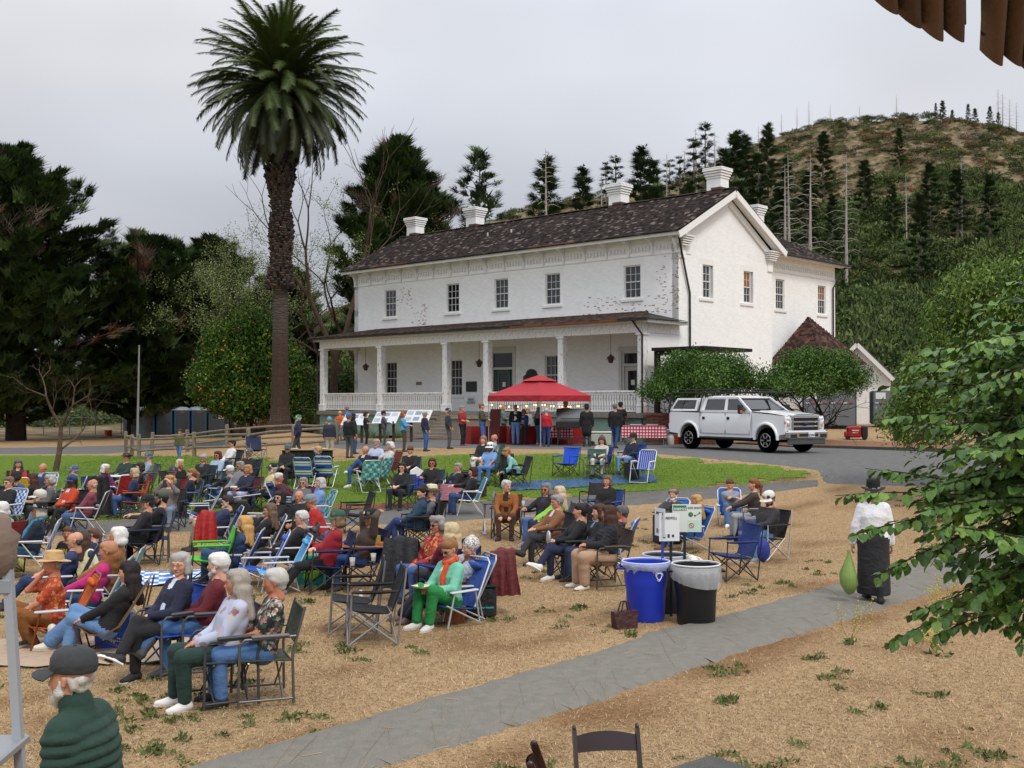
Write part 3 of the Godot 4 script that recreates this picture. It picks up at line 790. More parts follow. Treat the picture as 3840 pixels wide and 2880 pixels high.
		m = MB.new(); m.lathe([Vector2(0.1035, 0.0), Vector2(0.1035, 0.028)], 18, Transform3D(Basis.from_scale(Vector3(0.955, 1, 1.1)), Vector3(0, 0.062, -0.012)))
		kit["hatband"] = m.mesh()
	m = MB.new()
	m.sheet(func(u, v): return peak.call(u, 1.0 - v, 0.0) + Vector3(0, 0.012, 0), 12, 4); m.sheet(func(u, v): return peak.call(u, v, 0.005) + Vector3(0, 0.012, 0), 12, 4)
	m.lathe([Vector2(0.104, 0.0), Vector2(0.106, 0.035)], 16, Transform3D(Basis.from_scale(Vector3(0.96, 1, 1.08)), Vector3(0, 0.05, -0.012)))
	kit["visor"] = m.mesh()
	kit["hood"] = strands([[Vector3(0, 0.05, -0.05), Vector3(0, 0.055, -0.02), 0.112, 0.105, 0.02, 0], [Vector3(0, -0.04, -0.06), Vector3(0, -0.1, -0.05), 0.1, 0.1, 0.04, 0], [Vector3(-0.085, 0.03, 0.01), Vector3(-0.085, -0.09, 0.02), 0.028, 0.034, 0.02, 0], [Vector3(0.085, 0.03, 0.01), Vector3(0.085, -0.09, 0.02), 0.028, 0.034, 0.02, 0], [Vector3(-0.05, 0.1, 0.03), Vector3(0.05, 0.1, 0.03), 0.03, 0.03, 0.02, 0]], 0.01, 0.004)
	for c in [["open", 0.25], ["curl", 0.75], ["grip", 1.25]]:
		var bend: float = c[1]
		var h := [[Vector3(0, 0, -0.015), Vector3(0, 0, 0.03), 0.024, 0.026, 0.02, 0], [Vector3(-0.022, 0, 0.045), Vector3(0.022, 0, 0.045), 0.017, 0.018, 0.02, 0], [Vector3(-0.024, -0.002, 0.078), Vector3(0.026, 0, 0.082), 0.0135, 0.014, 0.016, 0]]
		for q in 4:
			var x := -0.028 + q * 0.019
			var l: float = [0.058, 0.074, 0.08, 0.072][q]
			var p := Vector3(x, 0.001, 0.084 + [-0.006, 0.002, 0.004, 0.0][q])
			var a := bend * 0.3
			for s in 3:
				var e: Vector3 = p + Vector3((q - 1.5) * 0.0014, -sin(a), cos(a)) * l * [0.45, 0.32, 0.23][s]
				h.push_back([p, e, 0.0092 - s * 0.0006, 0.0086 - s * 0.0008, 0.004, 0])
				p = e; a += bend * 0.75
		h.push_back([Vector3(0.024, -0.004, 0.024), Vector3(0.05, -0.016 - bend * 0.008, 0.056), 0.014, 0.011, 0.014, 0])
		h.push_back([Vector3(0.05, -0.016 - bend * 0.008, 0.056), Vector3(0.053 - bend * 0.012, -0.024 - bend * 0.016, 0.084), 0.0105, 0.0088, 0.004, 0])
		kit["hand_" + c[0]] = only(h, 0.0055).mesh()
	for c in [["shoe", 0.0], ["boot", 0.13]]:
		var h := [[Vector3(0, -0.045, -0.035), Vector3(0, -0.05, 0.05), 0.04, 0.042, 0.03, 0], [Vector3(0, -0.056, 0.06), Vector3(0, -0.06, 0.155), 0.042, 0.028, 0.03, 0], [Vector3(-0.012, -0.06, 0.1), Vector3(0.014, -0.06, 0.1), 0.032, 0.032, 0.02, 0], [Vector3(0, -0.03, -0.02), Vector3(0, 0.01 + c[1], -0.012), 0.042, 0.05 if c[1] > 0 else 0.038, 0.03, 0]]
		kit[c[0]] = only(h, 0.01).mesh()
	m = MB.new()
	var out := []
	for k in 18:
		var a := TAU * k / 18
		out.push_back(Vector2(sin(a) * (0.043 if cos(a) > -0.2 else 0.038), -cos(a) * 0.132 - 0.06))
	m.prism(out, 0.024, Transform3D(Basis(Vector3.RIGHT, Vector3(0, 0, -1), Vector3.UP), Vector3(0, -0.082, 0)))
	kit["sole"] = m.mesh()
func strands(bones: Array, cell: float, rough: float) -> ArrayMesh:
	var m := only(bones, cell)
	for k in m.v.size():
		var p := m.v[k]
		var w := noise.get_noise_3d(p.x * 900, p.y * 260, p.z * 900)
		m.v[k] = p + m.n[k] * w * rough * 1.6
		m.n[k] = (m.n[k] + Vector3(noise.get_noise_3d(p.x * 1500, p.y * 300, p.z * 1500 + 70), 0.2 * w, noise.get_noise_3d(p.x * 1500 + 90, p.y * 300, p.z * 1500)) * minf(rough * 60.0, 0.9)).normalized()
	return m.mesh()
func bend2(a: Vector3, t: Vector3, l1: float, l2: float, pole: Vector3) -> Array:
	var d := t - a
	var l := d.length()
	var reach := l1 + l2 - 0.004
	if l > reach: t = a + d * (reach / l); d = t - a; l = reach
	var x := (l1 * l1 - l2 * l2 + l * l) / (2.0 * l)
	var h := sqrt(maxf(l1 * l1 - x * x, 0.0))
	var u := d / l
	var p := (pole - u * pole.dot(u))
	p = p.normalized() if p.length() > 1e-4 else Vector3.UP
	return [a + u * x + p * h, t]
const SKIN := ["c58f72", "b97f63", "cf9b80", "bb7a5c", "d3a188", "5b3a2a"]
func person(d: Dictionary) -> Node3D:
	var at: Vector3 = d.at
	var o := thing("person", d.label, "person", at, deg_to_rad(d.get("yaw", 0.0)), d.get("group", "audience"))
	var s: float = d.get("size", 1.0)
	var seat: float = d.get("seat", 0.0)
	var far: float = at.length()
	var cell := clampf(far * 0.0015, 0.014, 0.042)
	var stand := seat <= 0.0
	var hip := Vector3(0, 0.93 if stand else seat + 0.1, 0)
	var lean := deg_to_rad(d.get("lean", 4.0 if stand else 14.0))
	var tilt := deg_to_rad(d.get("tilt", 0.0))
	var up := Basis(Vector3.BACK, tilt) * Vector3(0, cos(lean), -sin(lean))
	var fat: float = d.get("fat", 1.0)
	var w: float = 0.88 if d.get("slim", false) else 1.0
	var waist := hip + up * 0.16
	var chest := hip + up * 0.32
	var sh := hip + up * 0.455
	var neck := hip + up * 0.53
	var hu := (up * 0.45 + Vector3.UP * 0.55 + Vector3(0, 0, 0.16)).normalized()
	var head := neck + hu * 0.15
	var L := Vector3(1, 0, 0)
	L = Basis(Vector3.BACK, tilt) * L
	var fk: String = d.get("feet", "stand" if stand else "down")
	var feet := []
	match fk:
		"stand": feet = [Vector3(0.1, 0.085, 0.0), Vector3(-0.1, 0.085, 0.02)]
		"walk": feet = [Vector3(0.07, 0.09, 0.2), Vector3(-0.07, 0.12, -0.22)]
		"down": feet = [Vector3(0.13, 0.085, 0.4), Vector3(-0.13, 0.085, 0.44)]
		"apart": feet = [Vector3(0.26, 0.085, 0.36), Vector3(-0.24, 0.085, 0.44)]
		"out": feet = [Vector3(0.12, 0.085, 0.68), Vector3(-0.1, 0.085, 0.72)]
		"tuck": feet = [Vector3(0.11, 0.085, 0.2), Vector3(-0.11, 0.085, 0.26)]
		"cross": feet = [Vector3(-0.2, seat - 0.06, 0.66), Vector3(-0.05, 0.085, 0.42)]
		"crossr": feet = [Vector3(0.05, 0.085, 0.42), Vector3(0.2, seat - 0.06, 0.66)]
		"four": feet = [Vector3(-0.2, seat + 0.14, 0.42), Vector3(-0.12, 0.085, 0.46)]
		"ankles": feet = [Vector3(-0.03, 0.1, 0.66), Vector3(0.03, 0.085, 0.7)]
		"lotus": feet = [Vector3(-0.2, 0.1, 0.3), Vector3(0.2, 0.1, 0.34)]
		"knees": feet = [Vector3(0.1, 0.085, 0.42), Vector3(-0.1, 0.085, 0.46)]
	var bones := []
	var top := 1; var low := 2; var skin := 0; var sleeve := 1
	var rip: float = (0.021 if far < 8.0 else 0.016) if d.get("puffer", false) else 0.0
	var loose: float = 1.0 + (0.1 if d.get("puffer", false) or d.get("loose", false) else 0.0)
	bones.push_back([hip - L * 0.075, hip + L * 0.075, 0.115 * fat, 0.115 * fat, 0.05, low])
	bones.push_back([waist - L * 0.07 * w, waist + L * 0.07 * w, 0.112 * fat * loose, 0.112 * fat * loose, 0.07, top, rip])
	bones.push_back([hip + up * 0.05 - L * 0.075, hip + up * 0.05 + L * 0.075, 0.115 * fat * loose, 0.115 * fat * loose, 0.05, top, rip])
	bones.push_back([chest - L * 0.098 * w, chest + L * 0.098 * w, 0.116 * fat * loose, 0.116 * fat * loose, 0.07, top, rip])
	bones.push_back([waist, chest, 0.12 * fat * loose, 0.125 * fat * loose, 0.06, top, rip])
	bones.push_back([sh - L * 0.14 * w, sh + L * 0.14 * w, 0.072 * loose, 0.072 * loose, 0.07, top])
	bones.push_back([neck - up * 0.03, neck + hu * 0.08, 0.062, 0.056, 0.03, skin])
	if d.get("collar", "") != "" or d.get("puffer", false): bones.push_back([neck - up * 0.04, neck + hu * 0.025, 0.085, 0.08, 0.02, top])
	if d.has("inner"): bones.push_back([neck + Vector3(0, -0.03, 0.035), waist.lerp(chest, 0.2) + Vector3(0, 0, 0.098 * fat), 0.05, 0.045, 0.008, 8])
	var ankles := []
	var skirt: bool = d.get("skirt", false)
	var short_leg: bool = d.get("shorts", false)
	for k in 2:
		var sg := 1.0 if k == 0 else -1.0
		var hj := hip + L * 0.09 * sg
		var pole := Vector3(sg * (0.9 if fk == "lotus" else (0.25 if fk == "apart" else 0.1)), 0.3 if stand else 1.0, 1.0 if stand else 0.35)
		var r := bend2(hj, feet[k], 0.43, 0.42, pole)
		var thick: float = d.get("leg", 1.0)
		bones.push_back([hj, r[0], 0.092 * thick, 0.068 * thick, 0.035, low])
		var flare: float = d.get("flare", 1.0)
		if short_leg: bones.push_back([r[0], r[1], 0.052, 0.036, 0.02, skin])
		else:
			var hem: Vector3 = r[0].lerp(r[1], 0.93)
			bones.push_back([r[0], hem, 0.064 * thick, 0.053 * thick * flare, 0.025, low])
			bones.push_back([r[0].lerp(r[1], 0.8), r[1], 0.036, 0.034, 0.01, 3 + k * 2])
		ankles.push_back([r[1], r[0]])
	if skirt:
		bones.push_back([hip, Vector3(0, 0.16, 0.0), 0.17, 0.16, 0.08, low])
		bones.push_back([hip + L * 0.06, Vector3(0.1, 0.18, 0.05), 0.14, 0.13, 0.08, low]); bones.push_back([hip - L * 0.06, Vector3(-0.1, 0.18, -0.05), 0.14, 0.13, 0.08, low])
	var hk = d.get("hands", "sides" if stand else "lap")
	var t := []
	if hk is Array: t = hk
	else:
		var y := hip.y
		match hk:
			"sides": t = [Vector3(0.25, y - 0.13, 0.06), Vector3(-0.25, y - 0.13, 0.04)]
			"lap": t = [Vector3(0.06, y + 0.13, 0.27), Vector3(-0.07, y + 0.12, 0.25)]
			"clasp": t = [Vector3(0.03, y + 0.16, 0.24), Vector3(-0.03, y + 0.15, 0.25)]
			"rests": t = [Vector3(0.3, y + 0.14, 0.28), Vector3(-0.3, y + 0.14, 0.26)]
			"knees": t = [Vector3(0.13, y + 0.09, 0.4), Vector3(-0.13, y + 0.09, 0.4)]
			"crossed": t = [Vector3(-0.13, y + 0.27, 0.2), Vector3(0.14, y + 0.24, 0.2)]
			"chin": t = [Vector3(0.1, y + 0.1, 0.42), head + Vector3(-0.03, -0.13, 0.12)]
			"ear": t = [Vector3(0.07, y + 0.12, 0.28), head + Vector3(-0.12, 0.02, 0.03)]
			"photo": t = [head + Vector3(0.09, -0.02, 0.3), head + Vector3(-0.09, -0.02, 0.3)]
			"phone": t = [Vector3(0.1, y + 0.1, 0.3), Vector3(-0.03, y + 0.38, 0.4)]
			"read": t = [Vector3(0.07, y + 0.2, 0.32), Vector3(-0.07, y + 0.2, 0.32)]
			"behind": t = [head + Vector3(0.07, 0.1, -0.1), head + Vector3(-0.07, 0.1, -0.1)]
			"cup": t = [Vector3(0.08, y + 0.12, 0.26), Vector3(-0.2, y + 0.3, 0.36)]
			"cupl": t = [Vector3(0.2, y + 0.3, 0.36), Vector3(-0.08, y + 0.12, 0.26)]
			"reach": t = [Vector3(0.12, y + 0.02, 0.5), Vector3(-0.12, y + 0.0, 0.5)]
			"pockets": t = [Vector3(0.2, y - 0.02, 0.1), Vector3(-0.2, y - 0.02, 0.1)]
	var sl: String = d.get("sleeve", "long")
	var hands := []
	for k in 2:
		var sg := 1.0 if k == 0 else -1.0
		var sj := sh + L * 0.182 * sg * w - up * 0.01
		var pole := Vector3(sg * 0.9, -0.75, -0.5)
		if hk is String and hk == "behind": pole = Vector3(sg, 0.6, 0.5)
		if hk is String and hk == "photo": pole = Vector3(sg * 0.8, -1, 0.1)
		var r := bend2(sj, t[k], 0.285, 0.25, pole)
		var big := 1.12 if rip > 0.0 else (1.06 if sl == "long" else 1.0)
		bones.push_back([sj, r[0] if sl != "short" else sj.lerp(r[0], 0.72), 0.066 * big * loose, (0.053 if sl != "short" else 0.058) * big * loose, 0.03, top if sl != "vest" else 4 + k * 2, rip])
		if sl == "short":
			bones.push_back([sj.lerp(r[0], 0.6), r[0], 0.042, 0.04, 0.01, skin]); bones.push_back([r[0], r[1], 0.039, 0.027, 0.015, skin])
		else:
			bones.push_back([r[0], r[0].lerp(r[1], 0.94), 0.052 * big * loose, 0.041 * big * loose, 0.02, top if sl != "vest" else 4 + k * 2, rip])
			bones.push_back([r[0].lerp(r[1], 0.85), r[1], 0.026, 0.025, 0.006, skin])
		hands.push_back([r[1], r[0]])
	if d.get("coat", false): bones.push_back([hip, hip + Vector3(0, -0.28, 0), 0.17, 0.19, 0.06, top])
	if s != 1.0:
		for b in bones: b[0] *= s; b[1] *= s; b[2] *= s; b[3] *= s
		head *= s
		for h in hands: h[0] *= s; h[1] *= s
		for h in ankles: h[0] *= s; h[1] *= s
	var got := net(bones, cell, true, 0.13 if skirt else -1.0)
	var sk := mat(SKIN[d.get("skin", (taken.get("person", 0) * 7) % 5)], 0.55, {"bump": "grain", "scale": 14.0, "depth": 0.25, "sss": 0.06})
	part("body", got[100].mesh(), sk, o)
	var tm: Material = d.top if d.top is Material else cloth(d.top)
	if got.has(1): part("top", got[1].mesh(), tm, o)
	if got.has(8): part("shirt_front", got[8].mesh(), cloth(d.inner), o)
	for k in [4, 6]:
		if got.has(k): part("sleeve", got[k].mesh(), cloth(d.get("arm", "9a9a9a")), o)
	if got.has(2): part("skirt" if skirt else "trousers", got[2].mesh(), d.low if d.low is Material else cloth(d.low), o)
	for k in [3, 5]:
		if got.has(k): part("sock", got[k].mesh(), cloth(d.get("sock", "3a3c40")), o)
	var look := Basis.from_euler(Vector3(deg_to_rad(d.get("nod", 4.0)), deg_to_rad(d.get("look", 0.0)), deg_to_rad(d.get("cock", 0.0)))).scaled(Vector3.ONE * s * 1.04)
	var hd := part("head", kit["head1" if d.get("slim", false) else "head0"], sk, o, Transform3D(look, head))
	var hc: String = d.get("hair", "")
	if far < 26.0:
		for k in [-1, 1]:
			part("eye", kit["eye%d" % k], mat("d8d4cc", 0.3), hd)
			part("iris", kit["iris%d" % k], mat("3a2f28", 0.2), hd)
			part("brow", kit["brow%d" % k], mat("4a3d34", 0.8), hd)
		part("lips", kit["lips"], mat("8f5146", 0.5), hd)
	if d.get("style", "short") != "none":
		part("hair", kit[d.get("style", "short")], mat(hc if hc else "5a4534", 0.75, {"bump": "grain", "scale": 9.0, "depth": 1.2}), hd)
	if d.has("beard"): part("beard", kit["beard"], mat(d.beard, 0.85, {"bump": "grain", "scale": 9.0, "depth": 1.2}), hd)
	if d.get("eyes", "") == "sun": part("sunglasses", kit["sunglasses"], mat("15161a", 0.15), hd)
	elif d.get("eyes", "") == "clear": part("glasses", kit["glasses"], mat("2a2624", 0.4), hd)
	if d.has("hat"):
		var hm: Material = d.hat[1] if d.hat[1] is Material else cloth(d.hat[1])
		var ht := part("cap" if d.hat[0] == "cap" else ("hood" if d.hat[0] == "hood" else "hat"), kit[d.hat[0]], hm, hd, Transform3D(Basis(Vector3.RIGHT, -0.12), Vector3(0, -0.004, 0)))
		if d.hat.size() > 2: part("hatband", kit["hatband"], cloth(d.hat[2]), ht)
	if d.has("print"): part("lettering", letters(d.print, 0.09), mat("c9a01e", 0.8), o, Transform3D(Basis(Vector3.RIGHT, -lean), (chest + Vector3(0, 0.02, 0.135)) * s))
	if d.has("patch"):
		var pm := MB.new(); pm.blob(Vector3(0, 0.095, 0.103), Vector3(0.024, 0.024, 0.006), Basis(Vector3.RIGHT, -0.35), 10, 6); part("cap_badge", pm.mesh(), mat(d.patch, 0.8), hd)
	if d.has("scarf"):
		var ring := []
		for k in 17: ring.push_back((neck + Vector3(cos(TAU * k / 16) * 0.085, 0.012 - 0.03 * sin(TAU * k / 16), sin(TAU * k / 16) * 0.085)) * s)
		var sm := MB.new(); sm.tube(ring, 0.032, 8, false); sm.tube([ring[3], chest + Vector3(0.03, 0.02, 0.15), waist + Vector3(0.05, 0.02, 0.16)], [0.035, 0.04, 0.035], 8); part("scarf", sm.mesh(), cloth(d.scarf), o)
	var grip: String = d.get("grip", "curl")
	for k in 2:
		var f := (hands[k][0] - hands[k][1] as Vector3).normalized()
		var palm := Vector3(0, -1, 0) if absf(f.y) < 0.8 else Vector3(-1.0 if k == 0 else 1.0, 0, 0)
		var y := -(palm - f * palm.dot(f)).normalized()
		var x := y.cross(f)
		var b := Basis(x * (-1.0 if k == 0 else 1.0), y, f)
		part("hand", kit["hand_" + grip] if k == 1 else mirrored("hand_" + grip), sk, o, Transform3D(Basis(x, y, f).scaled(Vector3.ONE * s * 1.02), hands[k][0]))
	for k in 2:
		var shin := (ankles[k][1] - ankles[k][0] as Vector3).normalized()
		var f := Vector3(0.25 if k == 0 else -0.25, 0, 1)
		if not stand and ankles[k][0].y > 0.16: f = (f - shin * f.dot(shin)).normalized() * 0.8 + Vector3(0, -0.15, 0.3)
		if fk == "lotus": f = Vector3(-1.0 if k == 0 else 1.0, -0.1, 0.5)
		var y := Vector3.UP if ankles[k][0].y < 0.16 else shin
		f = (f - y * f.dot(y)).normalized()
		var kind: String = d.get("shoe", "shoe")
		var bs := Basis(y.cross(f), y, f).scaled(Vector3.ONE * s * 1.05)
		var sh2 := part("shoe" if kind == "shoe" else "boot", kit[kind], mat(d.get("shoes", "2a2726"), 0.7), o, Transform3D(bs, ankles[k][0]))
		part("sole", kit["sole"], mat(d.get("sole", "1e1c1b"), 0.8), sh2)
	o.set_meta("hand_l", hands[0][0]); o.set_meta("hand_r", hands[1][0]); o.set_meta("head_at", head)
	return o
func mirrored(k: String) -> ArrayMesh:
	if not kit.has(k + "_m"):
		var src: ArrayMesh = kit[k]
		var a := src.surface_get_arrays(0)
		var v: PackedVector3Array = a[Mesh.ARRAY_VERTEX]; var n: PackedVector3Array = a[Mesh.ARRAY_NORMAL]; var ix: PackedInt32Array = a[Mesh.ARRAY_INDEX]
		for i in v.size(): v[i].x = -v[i].x; n[i].x = -n[i].x
		for i in range(0, ix.size(), 3):
			var w := ix[i + 1]; ix[i + 1] = ix[i + 2]; ix[i + 2] = w
		a[Mesh.ARRAY_VERTEX] = v; a[Mesh.ARRAY_NORMAL] = n; a[Mesh.ARRAY_INDEX] = ix
		var m := ArrayMesh.new(); m.add_surface_from_arrays(Mesh.PRIMITIVE_TRIANGLES, a)
		kit[k + "_m"] = m
	return kit[k + "_m"]
const CHAIRS := [
	[["quad","1b1b1d","9a9a9c"], -1.72, -13.88, -78, "black camp chair with silvery legs and a cup in its armrest"],
	[["quad","1c1c1f","8a8a8c"], -2.03, -14.54, -82, "black camp chair behind another, its cup holder filled"],
	[["quad","4fb52e","1d1d1f"], -4.84, -18.24, -72, "empty lime green camp chair on the dry grass"],
	[["beach","2f58b8","c9ccd0"], -4.07, -18.24, -78, "empty blue patterned beach chair beside long grey hair"],
	[["beach","4f9fd0","c9ccd0"], -3.63, -17.66, -72, "empty turquoise print beach chair beside a folded cap"],
	[["web","webbing_green","c9ccd0"], -4.23, -33.54, -155, "empty green and blue webbed lawn chair"],
	[["web","webbing_green","c9ccd0"], -4.03, -34.10, -120, "second green webbed lawn chair tucked behind its twin"],
	[["web","stripes_many","c9ccd0"], -6.18, -34.38, 170, "blue striped lawn chair with its back to the path"],
	[["web","stripes_many","dcdcda"], -5.59, -34.58, 170, "lawn chair striped blue, white and green"],
	[["quad","1f4fc0","26262a"], 1.67, -35.56, -35, "empty bright blue camp chair on a blue tarpaulin"],
	[["arm","3f5a50","6d7074"], 2.53, -34.86, -15, "empty green and grey arm chair on the tarpaulin"],
	[["web","stripes_blue","e6e6e4"], 3.87, -33.84, -30, "empty lawn chair with navy and white stripes"],
	[["quad","18181b"], -3.52, -25.54, -70, "empty black camp chair at the lane edge"],
	[["arm","3a3d40","2a2a2c"], 2.06, -28.56, -160, "dark reclining arm chair turned away from camera"],
	[["quad","22346c","1d1d1f"], 3.60, -18.72, -72, "empty navy camp chair with a plaid blanket on it"],
	[["web","a32022","e6e6e4"], -10.49, -30.62, -130, "white lawn chair with red cloth, empty"],
	[["quad","262c48","8a8a8c"], -9.58, -42.82, 30, "empty navy camp chair near the split-rail fence"],
	[["web","d8a41c","c9ccd0"], -12.77, -29.86, -160, "white lawn chair with mustard yellow back"],
	[["beach","2c3f6c","b9bcc0"], -5.65, -24.82, -100, "navy beach chair beside the long blond hair"],
	[["beach","22346c","c9ccd0"], -7.46, -27.28, -75, "navy beach chair with a padded headrest, empty"]]
